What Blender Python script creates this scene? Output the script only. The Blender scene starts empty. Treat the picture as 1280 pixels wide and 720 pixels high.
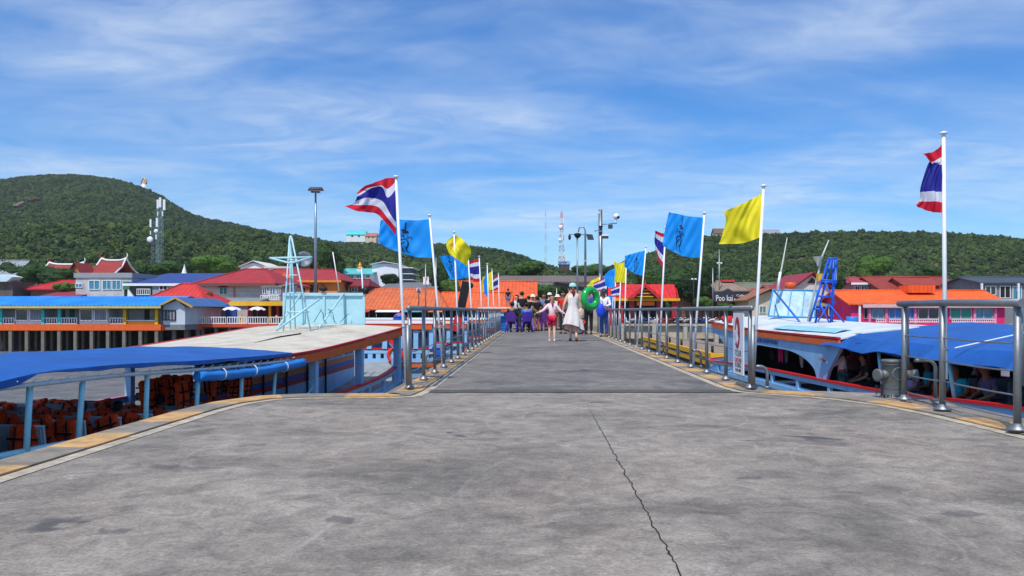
import bpy, bmesh, math, random
from mathutils import Vector, Matrix, noise as mnoise
R = random.Random(7)
S = bpy.context.scene
COL = S.collection
PI = math.pi
# ------------------------------------------------------------ camera, sky, sun, exposure
H = 0.9            # eye height above the pier deck
cam = bpy.data.cameras.new('camera'); cam.lens = 28.125; cam.sensor_width = 36
cam.shift_x = -28/1280; cam.shift_y = 28/1280; cam.clip_start = 0.05; cam.clip_end = 6000
co = bpy.data.objects.new('camera', cam); COL.objects.link(co)
co.location = (0, 0, H); co.rotation_euler = (PI/2, 0, 0); S.camera = co
SUN_EL, SUN_AZ = math.radians(58), math.radians(201)   # azimuth clockwise from +Y (behind and to the left)
w = bpy.data.worlds.new('World'); S.world = w; w.use_nodes = True
wt = w.node_tree; wt.nodes.clear()
def wn(t, **k):
    n = wt.nodes.new(t)
    for a, b in k.items(): setattr(n, a, b)
    return n
def wl(a, ao, b, bi): wt.links.new(a.outputs[ao], b.inputs[bi])
sky = wn('ShaderNodeTexSky', sky_type='NISHITA', sun_disc=False, sun_elevation=SUN_EL, sun_rotation=SUN_AZ,
         air_density=1.0, dust_density=0.5, ozone_density=4.0)
gam = wn('ShaderNodeGamma'); gam.inputs[1].default_value = 1.0
hsv = wn('ShaderNodeHueSaturation'); hsv.inputs['Saturation'].default_value = 1.32; hsv.inputs['Value'].default_value = 1.0
tc = wn('ShaderNodeTexCoord'); sep = wn('ShaderNodeSeparateXYZ'); wl(tc, 'Generated', sep, 0)
mx = wn('ShaderNodeMath', operation='MAXIMUM'); mx.inputs[1].default_value = 0.0; wl(sep, 2, mx, 0)
ad = wn('ShaderNodeMath', operation='ADD'); ad.inputs[1].default_value = 0.10; wl(mx, 0, ad, 0)
dx = wn('ShaderNodeMath', operation='DIVIDE'); wl(sep, 0, dx, 0); wl(ad, 0, dx, 1)
dy = wn('ShaderNodeMath', operation='DIVIDE'); wl(sep, 1, dy, 0); wl(ad, 0, dy, 1)
cx = wn('ShaderNodeCombineXYZ'); wl(dx, 0, cx, 0); wl(dy, 0, cx, 1)
mp = wn('ShaderNodeMapping'); mp.inputs['Rotation'].default_value = (0, 0, math.radians(12)); mp.inputs['Scale'].default_value = (0.6, 0.95, 1)
mp.inputs['Location'].default_value = (5.1, 0.6, 0); wl(cx, 0, mp, 0)
n1 = wn('ShaderNodeTexNoise'); n1.inputs['Scale'].default_value = 1.15; n1.inputs['Detail'].default_value = 9; n1.inputs['Roughness'].default_value = 0.52; n1.inputs['Distortion'].default_value = 0.9
wl(mp, 0, n1, 'Vector')
n2 = wn('ShaderNodeTexNoise'); n2.inputs['Scale'].default_value = 4.6; n2.inputs['Detail'].default_value = 8; n2.inputs['Roughness'].default_value = 0.58; n2.inputs['Distortion'].default_value = 1.4
wl(mp, 0, n2, 'Vector')
r1 = wn('ShaderNodeMapRange'); r1.inputs[1].default_value = 0.24; r1.inputs[2].default_value = 0.82; r1.interpolation_type = 'SMOOTHSTEP'; wl(n1, 0, r1, 0)
r2 = wn('ShaderNodeMapRange'); r2.inputs[1].default_value = 0.32; r2.inputs[2].default_value = 0.68; r2.inputs[3].default_value = 0.42; wl(n2, 0, r2, 0)
mu = wn('ShaderNodeMath', operation='MULTIPLY'); wl(r1, 0, mu, 0); wl(r2, 0, mu, 1)
mu2 = wn('ShaderNodeMath', operation='MULTIPLY'); mu2.inputs[1].default_value = 0.78; wl(mu, 0, mu2, 0)
tint = wn('ShaderNodeMix', data_type='RGBA', blend_type='MULTIPLY'); tint.inputs[0].default_value = 1.0
tint.inputs[7].default_value = (0.74, 1.0, 1.24, 1)
mix = wn('ShaderNodeMix', data_type='RGBA'); mix.inputs[7].default_value = (6.0, 6.9, 8.0, 1)
wl(sky, 0, gam, 0); wl(gam, 0, hsv, 'Color'); wl(hsv, 0, tint, 6); wt.links.new(tint.outputs[2], mix.inputs[6]); wl(mu2, 0, mix, 0)
bg = wn('ShaderNodeBackground'); bg.inputs[1].default_value = 0.128; wt.links.new(mix.outputs[2], bg.inputs[0])
wo = wn('ShaderNodeOutputWorld'); wl(bg, 0, wo, 0)
sl = bpy.data.lights.new('sun', 'SUN'); sl.energy = 4.0; sl.angle = math.radians(0.5); sl.color = (1, 0.955, 0.87)
so = bpy.data.objects.new('sun', sl); COL.objects.link(so)
sd = Vector((math.sin(SUN_AZ)*math.cos(SUN_EL), math.cos(SUN_AZ)*math.cos(SUN_EL), math.sin(SUN_EL)))
so.rotation_euler = sd.to_track_quat('Z', 'Y').to_euler(); so.location = (-20, -20, 40)
S.view_settings.view_transform = 'Standard'; S.view_settings.look = 'None'; S.view_settings.exposure = 0.0; S.view_settings.gamma = 1
S.cycles.max_bounces = 6; S.cycles.diffuse_bounces = 4; S.cycles.glossy_bounces = 3

# ------------------------------------------------------------ helpers
def X(px, Y): return (px-668)/1000*Y
def Z(py, Y): return H+(388-py)/1000*Y
def P(px, py, Y): return Vector((X(px, Y), Y, Z(py, Y)))
def lin(c):
    f = lambda v: v/12.92 if v <= 0.04045 else ((v+0.055)/1.055)**2.4
    return tuple(f(v/255) for v in c)+(1,)
MATS = {}
def mat(rgb, rough=0.6, metal=0.0, var=0.12, scale=3.0, bump=0.0, bscale=40.0, key='', stripes=None, dirt=0.0, spec=0.4, trans=0.0):
    """procedural paint / stone / cloth: base colour with two octaves of uneven colour, optional bands, dirt and relief"""
    k = (rgb, rough, metal, var, scale, bump, bscale, key, stripes, dirt, spec, trans)
    if k in MATS: return MATS[k]
    m = bpy.data.materials.new('paint'); m.use_nodes = True; t = m.node_tree; N = t.nodes
    b = N['Principled BSDF']; c = lin(rgb)
    b.inputs['Roughness'].default_value = rough; b.inputs['Metallic'].default_value = metal
    b.inputs['Specular IOR Level'].default_value = spec
    g = N.new('ShaderNodeNewGeometry') if key == 'world' else N.new('ShaderNodeTexCoord')
    src = g.outputs['Position'] if key == 'world' else g.outputs['Object']
    n = N.new('ShaderNodeTexNoise'); n.inputs['Scale'].default_value = scale; n.inputs['Detail'].default_value = 6; n.inputs['Roughness'].default_value = 0.6
    t.links.new(src, n.inputs['Vector'])
    mr = N.new('ShaderNodeMapRange'); mr.inputs[1].default_value = 0.3; mr.inputs[2].default_value = 0.7; mr.inputs[3].default_value = 1-var; mr.inputs[4].default_value = 1+var
    t.links.new(n.outputs[0], mr.inputs[0])
    mm = N.new('ShaderNodeMix'); mm.data_type = 'RGBA'; mm.blend_type = 'MULTIPLY'; mm.inputs[0].default_value = 1; mm.inputs[6].default_value = c
    t.links.new(mr.outputs[0], mm.inputs[7]); out = mm.outputs[2]
    if stripes:      # (axis, period, depth)  fine courses / corrugation
        sx = N.new('ShaderNodeSeparateXYZ'); t.links.new(src, sx.inputs[0])
        q = N.new('ShaderNodeMath'); q.operation = 'MULTIPLY'; q.inputs[1].default_value = 2*PI/stripes[1]; t.links.new(sx.outputs[stripes[0]], q.inputs[0])
        s = N.new('ShaderNodeMath'); s.operation = 'SINE'; t.links.new(q.outputs[0], s.inputs[0])
        r = N.new('ShaderNodeMapRange'); r.inputs[1].default_value = -1; r.inputs[3].default_value = 1-stripes[2]; r.inputs[4].default_value = 1
        t.links.new(s.outputs[0], r.inputs[0])
        m2 = N.new('ShaderNodeMix'); m2.data_type = 'RGBA'; m2.blend_type = 'MULTIPLY'; m2.inputs[0].default_value = 1
        t.links.new(out, m2.inputs[6]); t.links.new(r.outputs[0], m2.inputs[7]); out = m2.outputs[2]
    if dirt:
        n3 = N.new('ShaderNodeTexNoise'); n3.inputs['Scale'].default_value = scale*0.45; n3.inputs['Detail'].default_value = 9; n3.inputs['Roughness'].default_value = 0.72
        t.links.new(src, n3.inputs['Vector'])
        r3 = N.new('ShaderNodeMapRange'); r3.inputs[1].default_value = 0.5; r3.inputs[2].default_value = 0.72; r3.inputs[4].default_value = dirt; t.links.new(n3.outputs[0], r3.inputs[0])
        m3 = N.new('ShaderNodeMix'); m3.data_type = 'RGBA'; m3.inputs[7].default_value = (0.09, 0.075, 0.06, 1)
        t.links.new(r3.outputs[0], m3.inputs[0]); t.links.new(out, m3.inputs[6]); out = m3.outputs[2]
    t.links.new(out, b.inputs['Base Color'])
    if bump:
        n2 = N.new('ShaderNodeTexNoise'); n2.inputs['Scale'].default_value = bscale; n2.inputs['Detail'].default_value = 4; t.links.new(src, n2.inputs['Vector'])
        bp = N.new('ShaderNodeBump'); bp.inputs['Strength'].default_value = bump; bp.inputs['Distance'].default_value = 0.02
        t.links.new(n2.outputs[0], bp.inputs['Height']); t.links.new(bp.outputs[0], b.inputs['Normal'])
    if trans:        # thin cloth lit through
        tr = N.new('ShaderNodeBsdfTranslucent'); t.links.new(out, tr.inputs[0]); ms = N.new('ShaderNodeMixShader'); ms.inputs[0].default_value = trans
        t.links.new(b.outputs[0], ms.inputs[1]); t.links.new(tr.outputs[0], ms.inputs[2]); t.links.new(ms.outputs[0], N['Material Output'].inputs[0])
    MATS[k] = m; return m

class MB:
    def __init__(s): s.v = []; s.f = []; s.m = []; s.mi = 0; s.sm = []; s.smooth = False
    def add(s, vs, fs):
        o = len(s.v); s.v += [tuple(p) for p in vs]
        for f in fs: s.f.append(tuple(i+o for i in f)); s.m.append(s.mi); s.sm.append(s.smooth)
        return s
    def box(s, x0, x1, y0, y1, z0, z1):
        return s.add([(x0,y0,z0),(x1,y0,z0),(x1,y1,z0),(x0,y1,z0),(x0,y0,z1),(x1,y0,z1),(x1,y1,z1),(x0,y1,z1)],
                     [(0,3,2,1),(4,5,6,7),(0,1,5,4),(1,2,6,5),(2,3,7,6),(3,0,4,7)])
    def bar(s, a, b, w, h=None, up=(0,0,1)):
        """square bar from a to b"""
        h = h or w; a = Vector(a); b = Vector(b); d = (b-a)
        if d.length < 1e-6: return s
        d.normalize(); u = Vector(up)
        if abs(d.dot(u)) > 0.97: u = Vector((0,1,0))
        r = d.cross(u).normalized()*w/2; u2 = r.cross(d).normalized()*h/2
        vs = [p+i*r+j*u2 for p in (a, b) for i, j in ((-1,-1),(1,-1),(1,1),(-1,1))]
        return s.add(vs, [(0,1,2,3),(7,6,5,4),(0,4,5,1),(1,5,6,2),(2,6,7,3),(3,7,4,0)])
    def tube(s, pts, r, n=8, cap=True):
        pts = [Vector(p) for p in pts]; k = len(pts); rs = r if isinstance(r, (list, tuple)) else [r]*k
        old = s.smooth; s.smooth = True; vs = []; ref = None
        for i, p in enumerate(pts):
            d = (pts[min(i+1, k-1)]-pts[max(i-1, 0)]).normalized()
            if ref is None: ref = d.orthogonal().normalized()
            ref = (ref-d*ref.dot(d)).normalized(); b = d.cross(ref)
            for j in range(n):
                a = 2*PI*j/n; vs.append(p+(ref*math.cos(a)+b*math.sin(a))*rs[i])
        fs = [(i*n+j, i*n+(j+1) % n, (i+1)*n+(j+1) % n, (i+1)*n+j) for i in range(k-1) for j in range(n)]
        s.add(vs, fs); o = len(s.v)-len(vs)
        s.smooth = False
        if cap:
            s.f += [tuple(o+j for j in range(n))[::-1], tuple(o+(k-1)*n+j for j in range(n))]; s.m += [s.mi]*2; s.sm += [False]*2
        s.smooth = old; return s
    def lathe(s, prof, c=(0,0,0), n=16, smooth=True):
        """profile [(r,z)] turned about z through c"""
        vs = [(c[0]+r*math.cos(2*PI*j/n), c[1]+r*math.sin(2*PI*j/n), c[2]+z) for r, z in prof for j in range(n)]
        fs = [(i*n+j, i*n+(j+1) % n, (i+1)*n+(j+1) % n, (i+1)*n+j) for i in range(len(prof)-1) for j in range(n)]
        old = s.smooth; s.smooth = smooth; s.add(vs, fs); s.smooth = old; return s
    def ball(s, c, r, n=10, m=7, mtx=None):
        rx, ry, rz = r if isinstance(r, (tuple, list)) else (r, r, r)
        vs = []
        for i in range(m+1):
            th = PI*i/m
            for j in range(n):
                p = Vector((rx*math.sin(th)*math.cos(2*PI*j/n), ry*math.sin(th)*math.sin(2*PI*j/n), rz*math.cos(th)))
                if mtx: p = mtx @ p
                vs.append(p+Vector(c))
        fs = [(i*n+j, (i+1)*n+j, (i+1)*n+(j+1) % n, i*n+(j+1) % n) for i in range(m) for j in range(n)]
        old = s.smooth; s.smooth = True; s.add(vs, fs); s.smooth = old; return s
    def torus(s, c, R_, r, n=28, m=12, mtx=None):
        vs = []
        for i in range(n):
            a = 2*PI*i/n
            for j in range(m):
                b = 2*PI*j/m; p = Vector(((R_+r*math.cos(b))*math.cos(a), (R_+r*math.cos(b))*math.sin(a), r*math.sin(b)))
                if mtx: p = mtx @ p
                vs.append(p+Vector(c))
        old = s.smooth; s.smooth = True
        s.add(vs, [(i*m+j, ((i+1) % n)*m+j, ((i+1) % n)*m+(j+1) % m, i*m+(j+1) % m) for i in range(n) for j in range(m)]); s.smooth = old; return s
    def prism(s, poly, d):
        """planar 3-D polygon pushed along vector d"""
        n = len(poly); d = Vector(d); vs = [Vector(p) for p in poly]+[Vector(p)+d for p in poly]
        return s.add(vs, [tuple(range(n))[::-1], tuple(range(n, 2*n))]+[(i, (i+1) % n, n+(i+1) % n, n+i) for i in range(n)])
    def sheet(s, rows, thick=0.0, d=(0,0,-1)):
        """grid of points; thick gives it a back skin and edges"""
        a, b = len(rows), len(rows[0]); vs = [Vector(p) for r in rows for p in r]; d = Vector(d)*thick
        fs = [(i*b+j, i*b+j+1, (i+1)*b+j+1, (i+1)*b+j) for i in range(a-1) for j in range(b-1)]
        if thick:
            o = a*b; vs += [v+d for v in vs]; fs += [tuple(x+o for x in f)[::-1] for f in fs]
            rim = [j for j in range(b)]+[i*b+b-1 for i in range(1, a)]+[(a-1)*b+j for j in range(b-2, -1, -1)]+[i*b for i in range(a-2, 0, -1)]
            fs += [(rim[i], rim[i]+o, rim[(i+1) % len(rim)]+o, rim[(i+1) % len(rim)]) for i in range(len(rim))]
        return s.add(vs, fs)
    def sweep(s, pts, w, h):
        """box section along a path, kept upright, one continuous piece"""
        pts = [Vector(p) for p in pts]; vs = []; k = len(pts)
        for i, p in enumerate(pts):
            d = pts[min(i+1, k-1)]-pts[max(i-1, 0)]; r = Vector((d.y, -d.x, 0))
            r = r.normalized()*w/2 if r.length > 1e-6 else Vector((w/2, 0, 0)); u = Vector((0, 0, h/2))
            vs += [p-r-u, p+r-u, p+r+u, p-r+u]
        fs = [(3,2,1,0), tuple(4*(k-1)+j for j in range(4))]
        for i in range(k-1):
            for j in range(4): fs.append((4*i+j, 4*i+(j+1) % 4, 4*i+4+(j+1) % 4, 4*i+4+j))
        return s.add(vs, fs)
    def mesh(s, name, mats, off=(0,0,0)):
        me = bpy.data.meshes.new(name); o = Vector(off)
        me.from_pydata([(v[0]-o.x, v[1]-o.y, v[2]-o.z) for v in s.v], [], s.f)
        for m in (mats if isinstance(mats, (list, tuple)) else [mats]): me.materials.append(m)
        me.polygons.foreach_set('material_index', s.m); me.polygons.foreach_set('use_smooth', s.sm)
        bm = bmesh.new(); bm.from_mesh(me); bmesh.ops.recalc_face_normals(bm, faces=bm.faces); bm.to_mesh(me); bm.free()
        me.update(); return me
ORG = {}
def tag(o, label=None, cat=None, group=None, kind=None):
    if label: o['label'] = label
    if cat: o['category'] = cat
    if group: o['group'] = group
    if kind: o['kind'] = kind
    return o
def thing(name, label, cat, loc=(0,0,0), rz=0, group=None, world=False):
    """Empty at a thing's base; world=True: its parts are given in world coordinates"""
    o = bpy.data.objects.new(name, None); COL.objects.link(o); o.empty_display_size = 0.2
    o.location = loc; o.rotation_euler = (0, 0, rz); tag(o, label, cat, group)
    ORG[o.name] = Vector(loc) if world else Vector((0,0,0)); return o
def obj(name, mb, mats, parent=None, origin=None, **t):
    """link MB as one mesh; under a parent it is a part"""
    if parent is not None: off = ORG.get(parent.name, Vector((0,0,0)))
    else: off = Vector(origin) if origin is not None else Vector((0,0,0))
    o = bpy.data.objects.new(name, mb.mesh(name, mats, off)); COL.objects.link(o)
    if parent is not None: o.parent = parent; ORG[o.name] = off
    else: o.location = off
    tag(o, **t); return o
def dup(root, loc=None, rz=None, label=None, parent=None):
    c = root.copy(); COL.objects.link(c)
    if parent is not None: c.parent = parent
    if loc is not None: c.location = loc
    if rz is not None: c.rotation_euler = (0, 0, rz)
    if label: c['label'] = label
    for ch in [q for q in COL.objects if q.parent == root and q != c] if parent is None else root.children:
        dup(ch, parent=c)
    return c
def itp(tab, t):
    """smooth-ish interpolation in a table [(t, v)]"""
    if t <= tab[0][0]: return tab[0][1]
    for i in range(len(tab)-1):
        a, b = tab[i], tab[i+1]
        if t <= b[0]:
            u = (t-a[0])/(b[0]-a[0]); p0 = tab[max(i-1, 0)]; p3 = tab[min(i+2, len(tab)-1)]
            m1 = (b[1]-p0[1])/max(b[0]-p0[0], 1e-6)*(b[0]-a[0]); m2 = (p3[1]-a[1])/max(p3[0]-a[0], 1e-6)*(b[0]-a[0])
            return (2*u**3-3*u*u+1)*a[1]+(u**3-2*u*u+u)*m1+(-2*u**3+3*u*u)*b[1]+(u**3-u*u)*m2
    return tab[-1][1]
def fr(a, b, n): return [a+(b-a)*i/n for i in range(n+1)]
def text(name, body, size, loc, rot, m, parent, ext=0.004, align='CENTER', sx=1.0):
    c = bpy.data.curves.new(name, 'FONT'); c.body = body; c.size = size; c.extrude = ext; c.align_x = align; c.align_y = 'CENTER'; c.resolution_u = 3
    t = bpy.data.objects.new(name, c); COL.objects.link(t); bpy.context.view_layer.update()
    me = bpy.data.meshes.new_from_object(t.evaluated_get(bpy.context.evaluated_depsgraph_get())); bpy.data.objects.remove(t); me.materials.clear(); me.materials.append(m)
    o = bpy.data.objects.new(name, me); COL.objects.link(o)
    off = ORG.get(parent.name, Vector((0,0,0))); o.parent = parent; o.location = Vector(loc)-off; o.rotation_euler = rot; o.scale = (sx, 1, 1); return o
# ------------------------------------------------------------ shared finishes
STEEL = mat((138,142,145), 0.5, 0.8, 0.14, 6, 0.05, 60, dirt=0.25)
GALV = mat((140,146,152), 0.42, 0.8, 0.12, 5)
WHITEP = mat((232,234,236), 0.45, 0, 0.06, 5, dirt=0.12)
DARK = mat((28,27,30), 0.7, 0, 0.2, 5)
BLACK = mat((18,18,20), 0.55, 0, 0.2, 5)
LBLUE = mat((146,194,234), 0.42, 0, 0.10, 3, dirt=0.22)
MBLUE = mat((80,145,210), 0.42, 0, 0.10, 3, dirt=0.15)
AQUA = mat((172,214,224), 0.45, 0, 0.08, 3, dirt=0.18)
RED = mat((206,32,36), 0.45, 0, 0.12, 4)
ORANGE = mat((226,98,32), 0.5, 0, 0.12, 3, dirt=0.12)
GLASS = mat((30,42,50), 0.08, 0, 0.2, 2, spec=0.8)
# ------------------------------------------------------------ setting: sea, pier, shore, hills
WZ = -2.7
GZ = -0.8
def sea_mat():
    m = bpy.data.materials.new('sea_water'); m.use_nodes = True; t = m.node_tree; N = t.nodes; b = N['Principled BSDF']
    g = N.new('ShaderNodeNewGeometry'); b.inputs['Roughness'].default_value = 0.22; b.inputs['IOR'].default_value = 1.33
    n = N.new('ShaderNodeTexNoise'); n.inputs['Scale'].default_value = 1.3; n.inputs['Detail'].default_value = 8; n.inputs['Roughness'].default_value = 0.7; mq = N.new('ShaderNodeMapping'); mq.inputs['Scale'].default_value = (0.5, 1.0, 1); t.links.new(g.outputs['Position'], mq.inputs[0]); t.links.new(mq.outputs[0], n.inputs['Vector'])
    r = N.new('ShaderNodeValToRGB'); r.color_ramp.elements[0].position = 0.35; r.color_ramp.elements[1].position = 0.65; r.color_ramp.elements[0].color = (0.10,0.108,0.106,1); r.color_ramp.elements[1].color = (0.25,0.238,0.212,1)
    t.links.new(n.outputs[0], r.inputs[0]); t.links.new(r.outputs[0], b.inputs['Base Color'])
    mp = N.new('ShaderNodeMapping'); mp.inputs['Scale'].default_value = (1.0, 1.7, 1); t.links.new(g.outputs['Position'], mp.inputs[0])
    n2 = N.new('ShaderNodeTexNoise'); n2.inputs['Scale'].default_value = 2.1; n2.inputs['Detail'].default_value = 7; n2.inputs['Roughness'].default_value = 0.62; t.links.new(mp.outputs[0], n2.inputs['Vector'])
    bp = N.new('ShaderNodeBump'); bp.inputs['Strength'].default_value = 0.9; bp.inputs['Distance'].default_value = 0.30
    t.links.new(n2.outputs[0], bp.inputs['Height']); t.links.new(bp.outputs[0], b.inputs['Normal']); return m
obj('sea', MB().box(-2600, 2600, -600, 2600, WZ-0.5, WZ), sea_mat(), kind='structure', label='murky grey green sea water round the pier')

def concrete(dark, seed, arcs=True):
    m = bpy.data.materials.new('worn_concrete'); m.use_nodes = True; t = m.node_tree; N = t.nodes; b = N['Principled BSDF']
    L = t.links.new; g = N.new('ShaderNodeNewGeometry'); pos = g.outputs['Position']
    def mapn(scale, loc=(0,0,0), rot=0):
        q = N.new('ShaderNodeMapping'); q.inputs['Scale'].default_value = scale; q.inputs['Location'].default_value = loc; q.inputs['Rotation'].default_value = (0,0,rot); L(pos, q.inputs[0]); return q.outputs[0]
    def ns(v, sc, det=8, ro=0.6, dis=0.0):
        q = N.new('ShaderNodeTexNoise'); q.inputs['Scale'].default_value = sc; q.inputs['Detail'].default_value = det; q.inputs['Roughness'].default_value = ro; q.inputs['Distortion'].default_value = dis
        L(v, q.inputs['Vector']); return q.outputs[0]
    def mr(v, a, c, lo=0.0, hi=1.0):
        q = N.new('ShaderNodeMapRange'); q.inputs[1].default_value = a; q.inputs[2].default_value = c; q.inputs[3].default_value = lo; q.inputs[4].default_value = hi; L(v, q.inputs[0]); return q.outputs[0]
    def mixc(f, a, bcol, mode='MIX'):
        q = N.new('ShaderNodeMix'); q.data_type = 'RGBA'; q.blend_type = mode
        if isinstance(f, float): q.inputs[0].default_value = f
        else: L(f, q.inputs[0])
        for i, c in ((6, a), (7, bcol)):
            if isinstance(c, tuple): q.inputs[i].default_value = c
            else: L(c, q.inputs[i])
        return q.outputs[2]
    base = (0.20,0.174,0.144,1) if not dark else (0.142,0.126,0.110,1)
    lite = (0.315,0.276,0.230,1) if not dark else (0.215,0.193,0.170,1)
    drk = (0.112,0.099,0.083,1) if not dark else (0.07,0.07,0.074,1)
    c = mixc(mr(ns(mapn((1.0,0.9,1), (seed,0,0)), 0.9, 10, 0.66, 0.5), 0.36, 0.62), base, lite)
    c = mixc(mr(ns(mapn((0.75,0.9,1), (0,seed,0), 0.5), 1.0, 9, 0.7, 1.2), 0.47, 0.66, 0, 0.85), c, drk)          # wide wiped bands
    c = mixc(mr(ns(mapn((1,1,1), (5,seed,2)), 0.42, 6, 0.6, 0.6), 0.50, 0.70, 0, 0.40), c, (0.33,0.262,0.215,1))        # warm rusty patches
    c = mixc(mr(ns(mapn((1,1,1), (9,2,seed)), 3.1, 8, 0.75, 1.5), 0.62, 0.74, 0, 0.6), c, (0.50,0.485,0.47,1))   # pale scuffs
    c = mixc(mr(ns(mapn((1,1,1), (1,seed,4)), 75, 3, 0.7), 0.25, 0.75, 0.72, 1.26), c, c, 'MIX') if False else c
    sp = mr(ns(mapn((1,1,1), (1,seed,4)), 55, 6, 0.85), 0.32, 0.68, 0.52, 1.42); c = mixc(1.0, c, mr(ns(mapn((1,1,1), (7,seed,1), 0.1), 6, 8, 0.75, 0.8), 0.36, 0.64, 0.68, 1.26), 'MULTIPLY')
    c = mixc(1.0, c, sp, 'MULTIPLY')
    st = mr(ns(mapn((0.7,1.3,1), (3,1,seed)), 1.25, 8, 0.66, 0.9), 0.655, 0.70, 0, 0.85); c = mixc(st, c, (0.055,0.052,0.052,1))
    if arcs:
        # faint pale tyre and hose arcs of several centres
        for (ax, ay, rad, wd, amt) in ((0.9,6.9,0.95,0.014,0.4),(1.15,6.7,1.5,0.02,0.3),(-1.2,5.2,0.9,0.016,0.32),(2.7,4.7,1.1,0.013,0.38),(-0.3,7.6,2.2,0.022,0.22),(2.9,6.6,0.8,0.012,0.3),(-2.1,3.4,1.3,0.018,0.3),(0.9,3.3,0.8,0.012,0.2),(1.5,4.1,1.8,0.02,0.28)):
            v = N.new('ShaderNodeVectorMath'); v.operation = 'DISTANCE'
            w1 = N.new('ShaderNodeVectorMath'); w1.operation = 'MULTIPLY_ADD'; w1.inputs[1].default_value = (0.12,0.12,0)
            nn = N.new('ShaderNodeTexNoise'); nn.inputs['Scale'].default_value = 1.2; L(pos, nn.inputs['Vector']); L(nn.outputs['Color'], w1.inputs[0]); L(pos, w1.inputs[2])
            L(w1.outputs[0], v.inputs[0]); v.inputs[1].default_value = (ax, ay, 0)
            s1 = N.new('ShaderNodeMath'); s1.operation = 'SUBTRACT'; s1.inputs[1].default_value = rad; L(v.outputs['Value'], s1.inputs[0])
            s2 = N.new('ShaderNodeMath'); s2.operation = 'ABSOLUTE'; L(s1.outputs[0], s2.inputs[0])
            brk = mr(ns(mapn((1,1,1), (ax,ay,0)), 1.1, 6, 0.7), 0.45, 0.62, 0, amt)
            s3 = mr(s2.outputs[0], 0.0, wd, 1, 0); s4 = N.new('ShaderNodeMath'); s4.operation = 'MULTIPLY'; L(s3, s4.inputs[0]); L(brk, s4.inputs[1])
            c = mixc(s4.outputs[0], c, (0.52,0.51,0.49,1))
        # a few oil and damp stains with outlines of their own
        for (ax, ay, rad, amt) in ((-2.04,3.37,0.13,0.85),(-0.845,3.44,0.07,0.65),(2.03,3.10,0.12,0.85),(-1.75,3.25,0.06,0.6),(-2.1,4.6,0.1,0.6),(1.9,3.55,0.09,0.5),(2.0,5.4,0.14,0.4),(-0.35,5.9,0.12,0.4),(1.15,4.3,0.05,0.6),(-1.9,5.35,0.09,0.5)):
            v = N.new('ShaderNodeVectorMath'); v.operation = 'DISTANCE'
            w1 = N.new('ShaderNodeVectorMath'); w1.operation = 'MULTIPLY_ADD'; w1.inputs[1].default_value = (0.5,0.16,0)
            nn = N.new('ShaderNodeTexNoise'); nn.inputs['Scale'].default_value = 7; nn.inputs['Detail'].default_value = 6; L(pos, nn.inputs['Vector']); L(nn.outputs['Color'], w1.inputs[0]); L(pos, w1.inputs[2])
            L(w1.outputs[0], v.inputs[0]); v.inputs[1].default_value = (ax+0.25, ay+0.08, 0)
            c = mixc(mr(v.outputs['Value'], rad*0.55, rad, amt, 0), c, (0.07,0.064,0.064,1))
    L(c, b.inputs['Base Color'])
    b.inputs['Roughness'].default_value = 0.78
    bp = N.new('ShaderNodeBump'); bp.inputs['Strength'].default_value = 0.5; bp.inputs['Distance'].default_value = 0.012; L(ns(mapn((1,1,1)), 26, 8, 0.75), bp.inputs['Height'])
    L(bp.outputs[0], b.inputs['Normal']); return m
CON = concrete(False, 3.1); CON2 = concrete(True, 8.2, False); KERB = mat((176,168,155), 0.8, 0, 0.14, 5, 0.3, 50, 'world', dirt=0.25)
# outline of the wide pier head (z 0), then the narrow pier running to the shore
outer_r = [(4.10,-9),(4.09,6.5),(4.06,7.7),(3.95,8.35),(3.7,8.72),(3.3,8.9),(2.66,8.98)]
outer_l = [(-1.62,8.72),(-2.55,8.66),(-2.9,8.48),(-3.08,8.1),(-3.17,7.5),(-3.20,6.5),(-3.20,-9)]
poly = outer_r+outer_l
pl = MB().prism([(x, y, 0) for x, y in poly], (0,0,-0.55)); pier_head = obj('pier_head_deck', pl, CON, kind='structure', label='worn grey concrete deck of the wide pier head')
pd = MB().box(-1.62, 2.66, 8.73, 8.979, -0.55, 0.0); pd.box(-1.62, 2.66, 8.981, 92, -0.55, 0.0)
pier_deck = obj('pier_deck', pd, CON2, kind='structure', label='darker narrow pier deck running to the shore')
pj = MB().box(-1.16, 2.2, 8.76, 9.04, 0.001, 0.005); pj.v = pj.v
obj('expansion_joint', pj, mat((82,80,78), 0.8, 0, 0.3, 5, 0.3, 60, 'world', dirt=0.3), pier_deck)
pp = MB()
for y in list(range(-6, 92, 6)):
    for x in ((-2.6, 0.3, 3.2) if y < 8 else (-1.1, 2.1)): pp.tube([(x, y, -0.5), (x, y, WZ-0.4)], 0.25, 12)
obj('pile_row', pp, KERB, pier_deck, kind='stuff')
# the long crack
cr = MB(); yy = -3.0; pts = []
while yy < 7.5:
    pts.append((0.50+0.009*mnoise.noise(Vector((yy*7, 0, 0)))+0.004*mnoise.noise(Vector((yy*1.3, 4, 0)))+R.uniform(-.006,.006), yy, 0.0035)); yy += R.uniform(0.018, 0.05)
rows = [[], []]
for x, y, z in pts:
    w_ = 0.0016+0.0026*abs(mnoise.noise(Vector((y*11, 2, 0))))+0.0012*R.random(); w_ *= 1 if y < 6.2 else max(0.25, (7.6-y)/1.4)
    rows[0].append((x-w_, y, z)); rows[1].append((x+w_, y, z))
cr.sheet(rows); obj('crack', cr, mat((36,33,32), 0.9, 0, 0.3, 20), pier_head)
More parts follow.
